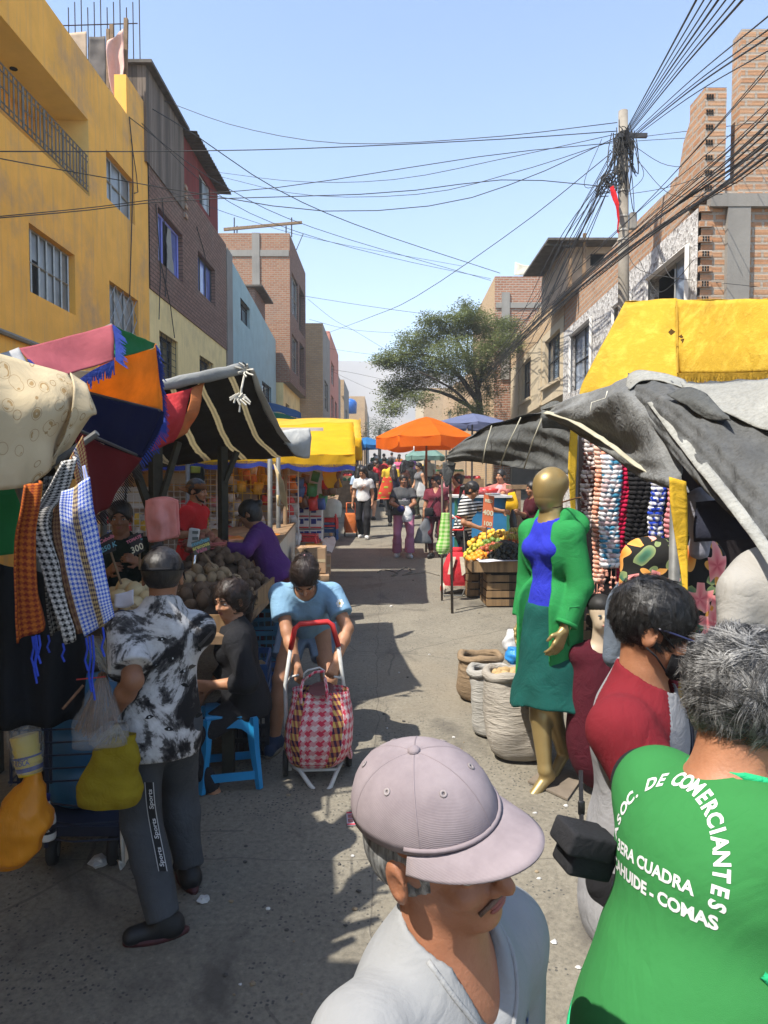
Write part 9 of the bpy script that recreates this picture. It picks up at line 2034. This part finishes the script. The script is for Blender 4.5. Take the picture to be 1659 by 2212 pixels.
lpart(gm,'neck_cord',M('brown_cord',(.12,.05,.02),.6),lambda mb:mb.tube([J['neck']+V((math.cos(a)*.068,math.sin(a)*.072,.075+.006*math.sin(a*2)))for a in[k*.35 for k in range(19)]],.004,5),True)
mb=MB();mb.tube([at(1215,1085,4.35),at(1245,1076,4.2),at(1256,1075,4.1)],.005,5);tag(mb.build('brown_cord',M('brown_cord',())),'brown cord tying the gold mannequin to the grey pole','cord')
# FOREGROUND PEOPLE
# masked boy
yy=R(56);lbx=loc_of(.735,1.98);L=toL(lbx,yy);dL=dirL(yy);GRM=F_('heather_pale_grey',(.24,.24,.25),9,.5,0,.08);MRN=F_('maroon_raglan',(.145,.012,.018),7,.5,0,.12)
bo,J=human('young man with black mask and maroon raglan T-shirt beside the green vest',lbx,yy,1.71,1.08,head=(14,14),wr=L(V((.90,1.62,.93))),hintr=dL((-1,-.2,-.4)),skin=m_skin('skin_boy',(.29,.135,.072)),hair='short',top=dict(mat=GRM,sleeve=.80,hem=.20,ease=.018,loose=.020,neck=.070,wr=.005),bottom=dict(mat=BLKF),shoe=dict(mat=BSHOE),res=.0075,cres=.006)
sx,sp,nk=np.array(J['sx']),np.array(J['sp']),np.array(J['neck'])
def _rag(c):
 q=c-nk;x=np.abs(q@sx);h=-(q@sp);arm_=np.minimum(segd(c,J['shR'],J['eR']),segd(c,J['shL'],J['eL']))<.098
 return((x>.05+.62*h)&(h<.24))|(arm_&(x>.155))|(np.linalg.norm(q+sp*.005,axis=1)<.088)
recolor(J['top'],MRN,_rag)
def flw(Jx,swirl=.35):
 hc=np.array(Jx['hc']);Rh=np.array(Jx['Rh'])
 def flow(p):
  q=(p-hc)@Rh;w=q-np.array([0,.06,.10]);d=np.stack([w[:,0]+swirl*w[:,1],w[:,1]-swirl*w[:,0]-.02,w[:,2]*.7],1);d[:,1]-=.04*(q[:,2]>.05);return(d/(np.linalg.norm(d,axis=1)[:,None]+1e-9))@Rh.T
 return flow
HB2=m_hair('boy_black_hair',(.004,.004,.004),(.030,.028,.027));strands('hair_strands',hair_of(bo),bo,HB2,12000,.036,.0007,flw(J),.28,6,.002,.004,900,.004)
H_=lambda x,y,z:J['hc']+J['Rh']@V((x*J['s']*1.07,y*J['s']*1.07,z*J['s']*1.07))
f=Fld(np.array(J['hc'])-.2,np.array(J['hc'])+.16,.006);Rh=J['Rh'];f.ell(H_(0,-.072,-.055),(.062,.052,.062),.02,Rh);f.ell(H_(0,-.11,-.03),(.022,.02,.035),.03,Rh);f.ell(H_(0,-.03,-.05),(.070,.055,.062),.02,Rh);f.plane(H_(0,-.048,0),Rh@V((0,-1,0)),.004);f.plane(H_(0,0,.012),Rh@V((0,-.25,-1)),.004)
mk_=np_obj('face_mask',f.mesh(),F_('black_mask',(.010,.010,.011),20,.3),bo)
lpart(mk_,'ear_loop',BLKF,lambda mb:[(mb.tube([H_(.066*g,-.05,-.02),H_(.079*g,-.01,.012),H_(.085*g,.018,.02)],.0028,5),mb.tube([H_(.060*g,-.05,-.085),H_(.078*g,-.015,-.05),H_(.084*g,.012,-.035)],.0028,5))for g in(1,-1)],True)
GLF=M('blue_spectacle_frame',(.012,.014,.05),.3,.1,10,0,spec=.6)
gl_=lpart(bo,'spectacles',GLF,lambda mb:([mb.tube([H_(.083*g,.02,.018),H_(.080*g,-.03,.016),H_(.070*g,-.088,.010),H_(.062*g,-.098,.008)],.0035,6)for g in(1,-1)],[mb.tube([H_(g*(.036+.027*math.cos(a)),-.104,.002+.020*math.sin(a))for a in[k*.524 for k in range(13)]],.0022,5)for g in(1,-1)],mb.cyl(H_(-.01,-.106,.006),H_(.01,-.106,.006),.002,5)),True)
strp=lpart(bo,'bag_strap',F_('navy_strap',(.010,.012,.020),20,.3),lambda mb:mb.tube([J['neck']+J['sx']*.09+V((0,-.03,.02)),J['neck']+J['sf']*.12-V((0,0,.12))+J['sx']*.05,J['chest']+J['sf']*.145-V((0,0,.06))-J['sx']*.03,J['pel']+J['sf']*.14-J['sx']*.12,J['pel']-J['sx']*.19-J['sf']*.02],.013,5),True)
pch=thing('belt_pouch','black camera pouch hanging on a strap behind the green vest','pouch',at(1262,1840,1.42))
POU=F_('black_nylon',(.018,.018,.020),30,.3,0,.2)
part(pch,'pouch',POU,lambda mb:mb.rbox(at(1268,1838,1.42),(.105,.07,.085),.008,rot=MR(.35,3,'Y')@MR(.3,3,'Z'),seg=3),True)
part(pch,'flap',POU,lambda mb:mb.rbox(at(1260,1812,1.40),(.108,.076,.048),.007,rot=MR(.35,3,'Y')@MR(.3,3,'Z'),seg=3),True)
part(pch,'buckle',M('black_plastic',(.012,.012,.012),.4),lambda mb:mb.rbox(at(1256,1745,1.44),(.014,.008,.03),.003),True);part(pch,'strap',POU,lambda mb:mb.tube([at(1255,1665,1.5),at(1256,1740,1.45),at(1257,1795,1.42)],.005,5))
# older man in the green vest
yv=R(114);lv=loc_of(.59,1.27);L=toL(lv,yv);dL=dirL(yv);VG=F_('green_vest',(.028,.155,.042),4,.5,0,.10);TRIM=F_('bright_green_trim',(.02,.36,.15),40,.4)
ov,J=human('grey haired man in green vest lettered in white, seen from behind',lv,yv,1.78,1.16,nkl=.045,lean=12,side=4,head=(-6,22),wl=L(V((.98,1.55,1.15))),hintl=(.2,-.8,-.6),wr=L(V((1.02,1.05,1.0))),skin=m_skin('skin_vest',(.33,.155,.085)),hair='grey',hmat=HGREY,top=dict(mat=F_('black_tshirt',(.014,.014,.016),8,.4),sleeve=.8,hem=.10,ease=.006,name='black_tshirt',neck=.115,loose=.018),bottom=dict(mat=BLKF),shoe=dict(mat=BSHOE),res=.0075,cres=.009)
s=J['s'];sx,sf,sp,neck,chest,pel=J['sx'],J['sf'],J['sp'],J['neck'],J['chest'],J['pel'];fat=1.22
f=Fld(np.array(pel)+(-.45,-.45,-.55),np.array(neck)+(.45,.45,.15),.008);o=.034;k=.06;Rs_=MR(R(4),3,'Y')@MR(R(12),3,'X')
f.ell(pel,(.155*s*fat+o,.118*s*fat+o,.16*s),k,Rs_);f.ell(pel+sp*.14*s,(.145*s*fat+o,.108*s*fat+o,.16*s),k,Rs_);f.ell(chest+sp*.03*s,(.152*s*1.11+o,.112*s*1.11+o,.17*s),k,Rs_);f.cap(J['shL']*.86+J['shR']*.14,J['shR']*.86+J['shL']*.14,.062*s+o*.6,.062*s+o*.6,k);f.cap(pel,pel-sp*.25,.14*s*fat+o,.13*s*fat+o,k);f.cap(neck-sp*.05*s,neck,.08*s,.07*s,.03)
f.cap(pel-sp*.2,pel-sp*.42,.135*s*fat+o,.135*s*fat+o,k);f.ell(J['shL']*.93+J['shR']*.07,.098,.04);f.plane(pel-sp*.36,sp,.006);f.wrinkle(.010,9,12,(1,1,.7))
for a,g in((J['shR'],-1),):f.ell(a+sx*.075*g-sp*.06,(.095,.125,.16),.012,Rs_,'s')
f.cap(neck-sp*.02+sf*.02,neck+sp*.2+sf*.05,.078*s,.10*s,.008,'s')
ve=np_obj('vest',f.mesh(),VG,ov);vt=bvh(ve)
bk=sf  # into the body from behind
bux=sx*-1 if(MR(yv,3,'Z')@sx).x<0 else sx
def _ltr(mb):
 org=chest+sp*.035*s-sf*.3+bux*-.015;R0=.118
 arc='ASOC. DE COMERCIANTES';n=len(arc);wd=[.62 if c in ' .I' else(1.3 if c=='M' else 1.0)for c in arc];tot=sum(wd);a=math.pi*1.02;acc=0
 for c,w_ in zip(arc,wd):
  ang=a-(acc+w_/2)/tot*(math.pi*1.10);acc+=w_
  if c==' ':continue
  ca,sa=math.cos(ang),math.sin(ang);rx_,rz_=R0,R0*1.12
  surf_text(mb,vt,[(c,.033,0,0,dict(bold=.0012))],org,bux,sp,bk,.0015,place=lambda x,y,ca=ca,sa=sa:(ca*(rx_+y)+sa*x,sa*(rz_+y)-ca*x))
 surf_text(mb,vt,[('3ERA CUADRA',.030,-.008,-.022,dict(bold=.001)),('CAHUIDE - COMAS',.030,.0,-.062,dict(bold=.0012))],org,bux,sp,bk,.0015)
lpart(ve,'lettering',M('vest_print_white',(.52,.53,.52),.7,.05),_ltr)
def edge_tube(o,pred,name,mat,r):
 """piping laid along the sharp opening: ring of points found on the mesh"""
 me=o.data;c=np.empty(len(me.vertices)*3,np.float32);me.vertices.foreach_get('co',c);return c.reshape(-1,3)[pred(c.reshape(-1,3))]
def _pipe(mb):
 for a,g in((J['shR'],-1),):
  c0=np.array(a+sx*.075*g-sp*.06);pts=[]
  for i in range(29):
   t=2*math.pi*i/28;d=sf*math.sin(t)*.127+sp*math.cos(t)*.162;o_=V(c0)+d-sx*g*.02;h=vt.ray_cast(o_+(d.normalized()*.004)+sx*g*.2,-sx*g);p=h[0]if h[0]is not None else o_
   if h[0]is not None and(p-o_).length<.10:pts.append(p)
  if len(pts)>4:mb.tube([crom(pts,i/40)for i in range(41)],.0075,6,False)
 pts=[]
 for i in range(25):
  t=2*math.pi*i/24;d=sx*math.cos(t)+sf*math.sin(t);o_=neck+sp*.02+sf*.025;h=vt.ray_cast(o_+d*.084*s+sp*.12,-sp);p=h[0]if h[0]is not None else o_+d*.085*s;pts.append(p+sp*.003)
 for _ in range(2):pts=[(pts[i-1]if i else pts[-2])*.25+pts[i]*.5+(pts[i+1]if i<24 else pts[1])*.25 for i in range(25)]
 mb.tube(pts,.0085,6,False)
lpart(ve,'piping',TRIM,_pipe,True)
def _zip(mb,off,r,dzz):
 pts=[]
 for u,z_ in((-.235,-.02),(-.20,-.06),(-.15,-.125),(-.10,-.19),(-.04,-.26)):
  o_=pel+sp*(z_+dzz+.02)+bux*u-sf*.4;h=vt.ray_cast(o_,sf)[0];pts.append((h if h is not None else o_+sf*.25)-sf*off)
 mb.tube([crom(pts,i/16)for i in range(17)],r,6)
lpart(ve,'pocket_band',TRIM,lambda mb:_zip(mb,.0,.010,.012),True);lpart(ve,'pocket_zip',M('dark_green_zip',(.01,.06,.035),.5),lambda mb:_zip(mb,.002,.005,-.006),True)
EAR=[(J['hc']+J['Rh']@V((g*.085,.01,-.006))*J['s']*1.07,.046)for g in(1,-1)]
HG2=m_hair('grey_strand',(.035,.034,.034),(.30,.295,.285));HG3=m_hair('dark_strand',(.010,.010,.010),(.07,.068,.066))
strands('hair_strands',hair_of(ov),ov,HG2,7000,.060,.0007,flw(J,1.0),.25,8,.006,.006,420,avoid=EAR);strands('dark_hair_strands',hair_of(ov),ov,HG3,9000,.060,.0007,flw(J,1.0),.22,18,.006,.005,520,avoid=EAR)
# man in the faded cap, nearest
yn=R(48);ln=loc_of(.068,1.06);L=toL(ln,yn);TG=F_('pale_grey_marl',(.225,.23,.235),10,.35,0,.08)
cm,J=human('man in faded mauve cap and pale grey V-neck shirt, nearest the camera',ln,yn,1.635,.96,shw=.93,lean=5,roll=-15,head=(0,-3),skin=SK4,hair='cap_under',hmat=HGREY,top=dict(mat=TG,sleeve=.75,hem=.14,ease=.014,loose=.014,neck=.064,vneck=True,wr=.0045,wf=13),bottom=dict(mat=DEN),shoe=dict(mat=BSHOE),res=.0055,cres=.007,seed=4)
def m_cap():
 t=NT('mauve_twill');sx_=t.n('ShaderNodeSeparateXYZ');t.l(t.tc.outputs['Object'],sx_.inputs[0]);wv=t.math('SINE',t.math('MULTIPLY',t.math('ADD',sx_.outputs[0],t.math('ADD',sx_.outputs[1],sx_.outputs[2])),2400))
 c=t.ramp(t.noise(14,6,.65),[(.28,(.175,.145,.155)),(.72,(.255,.215,.225))]);c=t.mix(t.ramp(t.noise(5,5),[(.55,(0,0,0)),(.75,(.5,)*3)]),c,(.28,.245,.25))
 return t.done(c,.92,t.bump(t.math('ADD',t.math('MULTIPLY',wv,.12),t.noise(40,3)),.25,.004),0,.12)
CAPM=m_cap();ch=cap_hat(cm,J,CAPM,1,brimL=.068,seam=M('mauve_seam',(.20,.165,.175),.9),hb=.056,eyel=M('mauve_eyelet',(.24,.21,.21),.8),zsq=.98,bend=.018,tilt=4)
Hc=J['capH']
def _logo(mb):
 Rh=J['Rh'];vs=[]
 ctr=Hc(0,.014-.108*.80,.030+.0933*.56);nn=(Rh@V((0,-.80,.50))).normalized();ux=Rh@V((1,0,0));uy=nn.cross(ux)
 for pts in(((-.016,.011),(-.012,-.011)),((-.006,.012),(-.002,-.010)),((-.014,.001),(-.004,.001)),((.003,.011),(.001,-.011)),((.003,.011),(.012,.009)),((.001,-.011),(.014,-.012)),((-.019,.011),(-.010,.012)),((.010,-.008),(.015,-.014))):
  a,b=[ctr+ux*x+uy*y+nn*.002 for x,y in pts];mb.tube([a,(a+b)/2+nn*.0008,b],.0022,5)
lpart(ch,'embroidered_letters',M('tan_thread',(.32,.23,.19),.8),_logo,True)
lpart(cm,'moustache',M('grey_stubble',(.13,.085,.065),.9,.4,90,.4),lambda mb:mb.tube([J['hc']+J['Rh']@V((x*J['s']*1.07,y*J['s']*1.07,z*J['s']*1.07))for x,y,z in((-.032,-.078,-.056),(-.016,-.0905,-.045),(0,-.093,-.043),(.016,-.0905,-.045),(.032,-.078,-.056))],.0034,6),True)
tv=bvh(J['top'])
def _swo(mb):
 s_=J['s'];org=J['chest']+J['sx']*.085+J['sp']*.055+J['sf']*.3;dv=-J['sf'];ux,uz=J['sx'],J['sp']
 pts=[(-.022,.004),(-.017,-.010),(-.006,-.012),(.026,.010),(-.004,-.004),(-.012,-.003)];b=len(mb.v)
 for x,y in pts:
  p=org+ux*x+uz*y;h=tv.ray_cast(p,dv)[0];mb.v.append((h if h is not None else p)-dv*.002)
 mb.face([b,b+1,b+5]);mb.face([b+1,b+2,b+4,b+5]);mb.face([b+2,b+3,b+4])
 surf_text(mb,tv,[('N',.020,-.006,.006,dict(bold=.001,shear=.3))],org,ux,uz,dv,.002)
lpart(J['top'],'swoosh_mark',M('navy_print',()),_swo)
# V-neck trim
def _vt(mb):
 s_=J['s'];nk_,sf_,sx_,sp_v=J['neck'],J['sf'],J['sx'],J['sp']
 pts=[]
 for x,z in((-.082,.02),(-.072,-.015),(-.050,-.055),(-.025,-.095),(0,-.135),(.025,-.095),(.050,-.055),(.072,-.015),(.082,.02)):
  o_=nk_+sx_*x*s_+sp_v*z*s_+sf_*.4;h=tv.ray_cast(o_,-sf_)[0];pts.append((h if h is not None else o_-sf_*.32)+sf_*.001)
 mb.tube([crom(pts,i/24)for i in range(25)],.0042,6)
lpart(J['top'],'neck_trim',F_('grey_trim',(.24,.245,.25),20,.3),_vt,True)
# PEOPLE IN THE STREET
def txt_on(root,J,s_,size,mat,dz=0,dx=0,name='lettering'):
 tq_=bvh(J['top']);mb=MB();surf_text(mb,tq_,[(s_,size,dx,dz,dict(bold=.001))],J['chest']+J['sf']*.1,J['sx'],J['sp'],-J['sf'],.004);mb.build(name,mat,J['top'],world=False)
la=loc_of(-.47,16.2)
wa,J=human('woman in white T-shirt and black trousers pulling the orange trolley',la,R(-6),1.62,.88,True,head=(-15,22),wr=(-.26,.05,.76),al=(.10,-.18,.085),ar=(-.06,.1,.085),skin=SK3,hair='long',top=dict(mat=WHTF,sleeve=.55,hem=.05,ease=.018,loose=.02),bottom=dict(mat=BLKF,flare=.012),shoe=dict(mat=WSHOE,open=True,name='slide'),res=.011)
tq_=bvh(J['top'])
def _pf(mb):
 random.seed(2)
 for k in range(16):
  o_=J['chest']+J['sf']*.4+J['sx']*random.uniform(-.07,.07)+J['sp']*random.uniform(-.08,.05);h=tq_.ray_cast(o_,-J['sf'])[0]
  if h is not None:mb.ell(h+J['sf']*.003,(.012,.002,.010),6,4)
lpart(J['top'],'flower_print',M('red_yellow_print',(.45,.16,.06),.7,.7,60),_pf)
lg2=loc_of(.37,13.4);GT2=F_('charcoal_tshirt',(.055,.057,.060),9,.5);PKT=F_('pink_trousers',(.42,.155,.245),7,.6,0,.10)
wg,J=human('stout woman in charcoal T-shirt and pink trousers walking toward the camera',lg2,R(2),1.56,1.32,True,head=(2,2),wl=(.05,-.28,.93),wr=(-.09,-.28,.95),hintl=(1,.4,-.3),hintr=(-1,.4,-.3),al=(.10,-.10,.085),ar=(-.12,.06,.085),skin=SK2,hair='pony',top=dict(mat=GT2,sleeve=.6,hem=.06,ease=.016,loose=.016),bottom=dict(mat=PKT,flare=.045,len=.97),shoe=dict(mat=WSHOE),res=.010,curl=1.0)
txt_on(wg,J,'TO GO FOR IT',.034,M('print_white',()),-.06);mb=MB();tq_=bvh(J['top'])
surf_text(mb,tq_,[('--',.10,0,-.045,dict(bold=.006))],J['chest']+J['sf']*.1,J['sx'],J['sp'],-J['sf'],.004);mb.build('printed_bar',M('print_pale',(.38,.33,.36),.8),J['top'],world=False)
pz=thing('purse','navy purse held by the woman in pink trousers','purse',lg2+V((-.06,-.36,.90)));part(pz,'body',F_('navy_purse',(.02,.02,.085),20,.3),lambda mb:mb.ell(lg2+V((-.06,-.36,.93)),(.075,.03,.065),16,10,fn=lambda q:1-.12*max(0,q.z)),True)
bagthing('plastic_bag','small clear white plastic bag in the hands of the woman in pink trousers',[(lg2+V((.06,-.33,.99)),XA*.03,YA*.02),(lg2+V((.07,-.34,.86)),XA*.075,YA*.05),(lg2+V((.06,-.34,.76)),XA*.10,YA*.06),(lg2+V((.05,-.34,.69)),XA*.07,YA*.05)],m_clear('milky_bag',(.6,.6,.6),.85),amp=.012,sc=14)
lma=loc_of(.98,13.4);MA2=F_('maroon_tshirt',(.125,.022,.035),9,.5);MA3=F_('maroon_leggings',(.075,.012,.020),9,.5)
wm,J=human('woman in maroon T-shirt and leggings with black crossbody bag',lma,R(-12),1.55,1.16,True,head=(-42,4),wr=(-.24,-.05,.70),al=(.09,.05,.085),ar=(-.07,-.12,.085),skin=SK1,hair='pony',top=dict(mat=MA2,sleeve=.6,hem=.08,ease=.014,vneck=True),bottom=dict(mat=MA3,ease=.008,len=.93),shoe=dict(mat=BSHOE),res=.010)
lpart(wm,'bag_strap',BLKF,lambda mb:mb.tube([J['shL']+V((-.03,-.03,.065)),J['chest']+J['sf']*.15+J['sx']*.02,J['pel']+J['sf']*.16-J['sx']*.09+V((0,0,.08))],.009,5),True)
hp=lma+MR(R(-12),3,'Z')@V((-.10,-.20,.86));pq=thing('crossbody_bag','small black crossbody bag on the woman in maroon','bag',hp);part(pq,'body',POU,lambda mb:mb.rbox(hp+V((0,0,0)),(.17,.06,.16),.025),True)
bagthing('plastic_bag','big grey plastic bag carried by the woman in maroon',[(at(921,1118,13.25),XA*.03,YA*.03),(at(918,1140,13.25),XA*.12,YA*.06),(at(915,1165,13.25),XA*.17,YA*.08),(at(914,1173,13.25),XA*.17,YA*.07)],plastic('grey_plastic',(.13,.135,.145),.15),amp=.012,sc=8)
lst=loc_of(1.16,10.45);L=toL(lst,R(68))
def m_stripe():
 t=NT('striped_jersey');sx_=t.n('ShaderNodeSeparateXYZ');t.l(t.tc.outputs['Object'],sx_.inputs[0]);fz=t.math('GREATER_THAN',t.math('FRACT',t.math('MULTIPLY',t.math('ADD',sx_.outputs[2],t.math('MULTIPLY',sx_.outputs[1],.12)),21)),.5);return t.done(t.mix(fz,(.5,.5,.49),(.012,.012,.013)),.85,t.bump(t.noise(9,3),.4,.02),0,.15)
wst,J=human('woman in black and white striped T-shirt reaching across the fruit pile',lst,R(68),1.58,.98,True,lean=12,head=(0,24),wl=L(at(1092,1106,10.6)),wr=L(at(1035,1140,10.2)),skin=SK1,hair='pony',top=dict(mat=m_stripe(),sleeve=.7,hem=.12,ease=.016),bottom=dict(mat=BLKF),shoe=dict(mat=BSHOE),res=.010)
lmg=loc_of(2.35,10.9);L=toL(lmg,R(-72))
human('vendor in dark maroon top handing a bag across the fruit',lmg,R(-72),1.55,1.15,True,lean=10,wr=L(at(1122,1108,10.7)),wl=L(at(1140,1112,11)),skin=SK2,hair='bun',top=dict(mat=F_('dark_maroon_top',(.045,.008,.012),9,.5),sleeve=1.3,ease=.016),bottom=dict(mat=BLKF),shoe=dict(mat=BSHOE),res=.013)
bagthing('plastic_bag','small knotted bag passed over the fruit pile',[(at(1107,1100,10.6),XA*.012,YA*.012),(at(1108,1118,10.6),XA*.05,YA*.04),(at(1109,1138,10.6),XA*.055,YA*.05),(at(1109,1146,10.6),XA*.03,YA*.03)],M('dark_olives_bag',(.03,.03,.03),.3),amp=.008,sc=16)
lrv=loc_of(1.62,13.9);L=toL(lrv,R(-80));human('meat seller in bright red long sleeved top',lrv,R(-80),1.58,1.12,True,lean=22,wl=L(at(962,1070,13.6)),wr=L(at(965,1072,14.0)),skin=SK1,hair='bun',top=dict(mat=F_('bright_red_top',(.36,.018,.025),9,.5),sleeve=1.2,ease=.016),bottom=dict(mat=BLKF),shoe=dict(mat=BSHOE),res=.013)
lpa=loc_of(2.25,13.3);L=toL(lpa,R(-40));pk,J=human('meat seller in pink top and pale pink apron behind the blue counter',lpa,R(-40),1.66,1.28,True,lean=14,wl=L(at(1062,1082,12.7)),wr=L(at(1025,1068,12.9)),skin=SK1,hair='bun',top=dict(mat=F_('salmon_top',(.42,.14,.12),9,.5),sleeve=.8,ease=.016),bottom=dict(mat=BLKF),shoe=dict(mat=BSHOE),res=.012)
f=Fld(np.array(J['pel'])+(-.4,-.45,-.5),np.array(J['neck'])+(.4,.3,.1),.013);f.ell(J['pel']+J['sf']*.03,(.23,.19,.2),.05);f.ell(J['chest']+J['sf']*.05,(.13,.17,.22),.05);f.cap(J['pel']+J['sf']*.03,J['pel']+J['sf']*.06-V((0,0,.4)),.2,.2,.05);f.plane(J['pel'],J['sf'],.005);f.wrinkle(.005,18,2);np_obj('apron',f.mesh(),F_('pale_pink_apron',(.50,.24,.25),9,.5),pk)
crowd=[
 ('woman with bun in black T-shirt and shorts, seen from behind',-.38,20.2,175,1.60,1.1,True,'bun',(.022,.022,.024),(.02,.02,.022),.35,SK3),
 ('woman with long dark hair in navy jacket, seen from behind',.24,18.4,172,1.55,1.1,True,'long',(.018,.018,.040),(.014,.014,.016),.96,SK2),
 ('man in mustard yellow shirt and dark cap, seen from behind',.20,21.4,178,1.68,1.15,False,'short',(.50,.33,.03),(.03,.03,.035),.97,SK2),
 ('woman in grey tank top and olive trousers holding a white bag',1.02,20.6,-60,1.60,.92,True,'pony',(.12,.12,.125),(.045,.05,.032),.96,SK3),
 ('woman in pink blouse behind the woman in maroon',1.35,16.2,20,1.55,1.05,True,'bun',(.46,.18,.20),(.03,.03,.035),.95,SK1),
 ('vendor in red blouse and pale apron on the left side',-.28,24.5,60,1.58,1.1,True,'bun',(.42,.02,.03),(.03,.03,.05),.95,SK1),
 ('person in red jacket walking away in the crowd',.02,27,185,1.66,1.1,False,'short',(.40,.025,.03),(.03,.035,.06),.97,SK2),
 ('woman in dark brown top beside the mustard shirt',.62,23.2,160,1.56,1.05,True,'long',(.06,.025,.02),(.02,.02,.025),.95,SK2),
 ('woman in black dress top near the parasol pole',.92,23.8,150,1.58,1,True,'bun',(.02,.02,.02),(.02,.02,.03),.95,SK2),
 ('woman in white blouse far off in the crowd',.30,31,5,1.58,1,True,'long',(.44,.44,.45),(.04,.045,.08),.95,SK1),
 ('woman in bright pink top far off in the crowd',.70,34,-5,1.58,1.05,True,'pony',(.52,.10,.20),(.03,.03,.05),.95,SK1),
 ('man in black T-shirt and grey trousers far off in the crowd',1.12,35,180,1.68,1.1,False,'short',(.018,.018,.02),(.13,.13,.13),.97,SK2),
 ('woman in light blue shirt behind the white T-shirt woman',-.62,18.2,165,1.60,1.0,True,'long',(.30,.38,.50),(.03,.03,.04),.95,SK2),
 ('person in white cap and navy jacket far off on the left',-.35,33,20,1.66,1.05,False,'short',(.02,.025,.05),(.02,.02,.03),.97,SK1),
 ('person in teal shirt farther up the street',.0,40,178,1.65,1.05,False,'short',(.04,.17,.17),(.03,.03,.04),.97,SK2),
 ('person in orange top farther up the street',.9,42,10,1.6,1,True,'pony',(.5,.17,.02),(.03,.03,.05),.95,SK2),
 ('person in grey hoodie farther up the street',.5,46,182,1.66,1.1,False,'short',(.14,.14,.15),(.02,.02,.03),.97,SK1),
 ('person in violet top farther up the street',1.5,38,190,1.58,1.05,True,'bun',(.10,.04,.2),(.02,.02,.03),.95,SK2),
 ('person in dark green top farther up the street',-.6,45,175,1.62,1.1,False,'short',(.02,.06,.03),(.02,.02,.03),.97,SK1),
 ('person in cream shirt beyond the pale teal parasol',1.9,30,200,1.62,1.1,False,'short',(.40,.36,.28),(.02,.02,.03),.97,SK1),
 ('vendor in black jacket beside the far left stalls',-1.1,28,80,1.6,1.1,True,'bun',(.02,.02,.025),(.03,.03,.05),.95,SK2),
]
for i,(lb,X,Y,yd,H,fat,fem,hr,tc,bc_,bl_,sk)in enumerate(crowd):
 rt_,J=human(lb,loc_of(X,Y),R(yd),H,fat,fem,head=((i*37)%40-20,6+(i*13)%16),al=(.10,-.16+.02*(i%5),.085),ar=(-.09,.14-.03*(i%4),.085),wl=(.25,-.10-.02*(i%3),.78)if i%3 else None,wr=(-.24,-.12,.80)if i%2 else None,skin=sk,hair=hr,hmat=HBROWN if i%4==1 else HBLACK,top=dict(mat=F_(f'crowd_top_{i}',tc,9,.5),sleeve=.0 if 'tank' in lb else(1.9 if 'jacket' in lb or 'hoodie' in lb else .65),ease=.016,hem=.08),bottom=dict(mat=F_(f'crowd_bottom_{i}',bc_,9,.5),len=bl_,ease=.014),shoe=dict(mat=BSHOE),res=.014 if Y<26 else .018,hands=Y<22,face=Y<25,cres=.014 if Y<26 else .02)
 if 'cap' in lb:cap_hat(rt_,J,WHTF if 'white cap' in lb else BLKF,1,hb=.03)
bagthing('shopping_bag','green and red printed shopping bag on the navy jacket woman',[(at(828,1078,18.0),XA*.16,YA*.05),(at(832,1065,18.0),XA*.18,YA*.07),(at(836,1045,18.0),XA*.15,YA*.05),(at(836,1030,18.0),XA*.10,YA*.03)],m_brick('fruit_print',(.10,.38,.03),(.45,.30,.04),(.50,.05,.03),.25,.22,.08),amp=.01,n=16,m=10)
bagthing('plastic_bag','white plastic bag carried by the woman in grey tank top',[(at(908,1040,20.2),XA*.02,YA*.02),(at(911,1056,20.2),XA*.14,YA*.07),(at(912,1074,20.2),XA*.17,YA*.08)],plastic('white_bag_plastic',(.48,.48,.48),.2),amp=.012,n=16,m=10)
# stalls and racks deep in the street so the far crowd has its market around it
random.seed(14)
def far_stall(label,X,Y,w_,mat,col,side):
 t=thing('market_stall',label,'stall',loc_of(X,Y));z0=gz(Y)
 part(t,'awning',mat,lambda mb:mb.grid(lambda u,v:V((X-w_/2+w_*u,Y-1.0+2.2*v,z0+2.15+.25*v-.08*math.sin(u*math.pi))),8,4),True)
 part(t,'table',WOODR,lambda mb:mb.box((X,Y,z0+.45),(w_*.9,1.4,.9)))
 for sx_ in(-1,1):part(t,'pole',STEEL,lambda mb:mb.cyl((X+sx_*w_*.47,Y-.95,z0),(X+sx_*w_*.47,Y-.95,z0+2.2),.025,6))
 part(t,'goods',col,lambda mb:[mb.ell((X+random.uniform(-.4,.4)*w_,Y+random.uniform(-.6,.5),z0+.92),(.12,.12,.1),8,5)for k in range(14)],True)
for lb,X,Y,c1,c2 in(('far left stall under a white awning',-1.75,24.5,(.5,.48,.4),'green'),('far left stall under a blue awning',-1.8,28.5,(.05,.14,.30),'red'),('far left stall under a red awning',-1.9,34,(.35,.04,.04),'white'),('far left stall under a green awning',-2.0,41,(.04,.18,.08),'orange'),
      ('far right stall under a grey awning',2.6,20.5,(.2,.2,.21),'brown'),('far right stall under a pale blue awning',2.7,26,(.20,.28,.38),'red'),('far right stall under a cream awning',2.8,33,(.48,.42,.3),'green'),('far right stall under a dark blue awning',2.8,41,(.03,.05,.14),'yellow')):
 far_stall(lb,X,Y,1.9,F_('awning_'+lb.split()[-2]+str(int(Y)),c1,3,.3,.3),PM[c2],1)
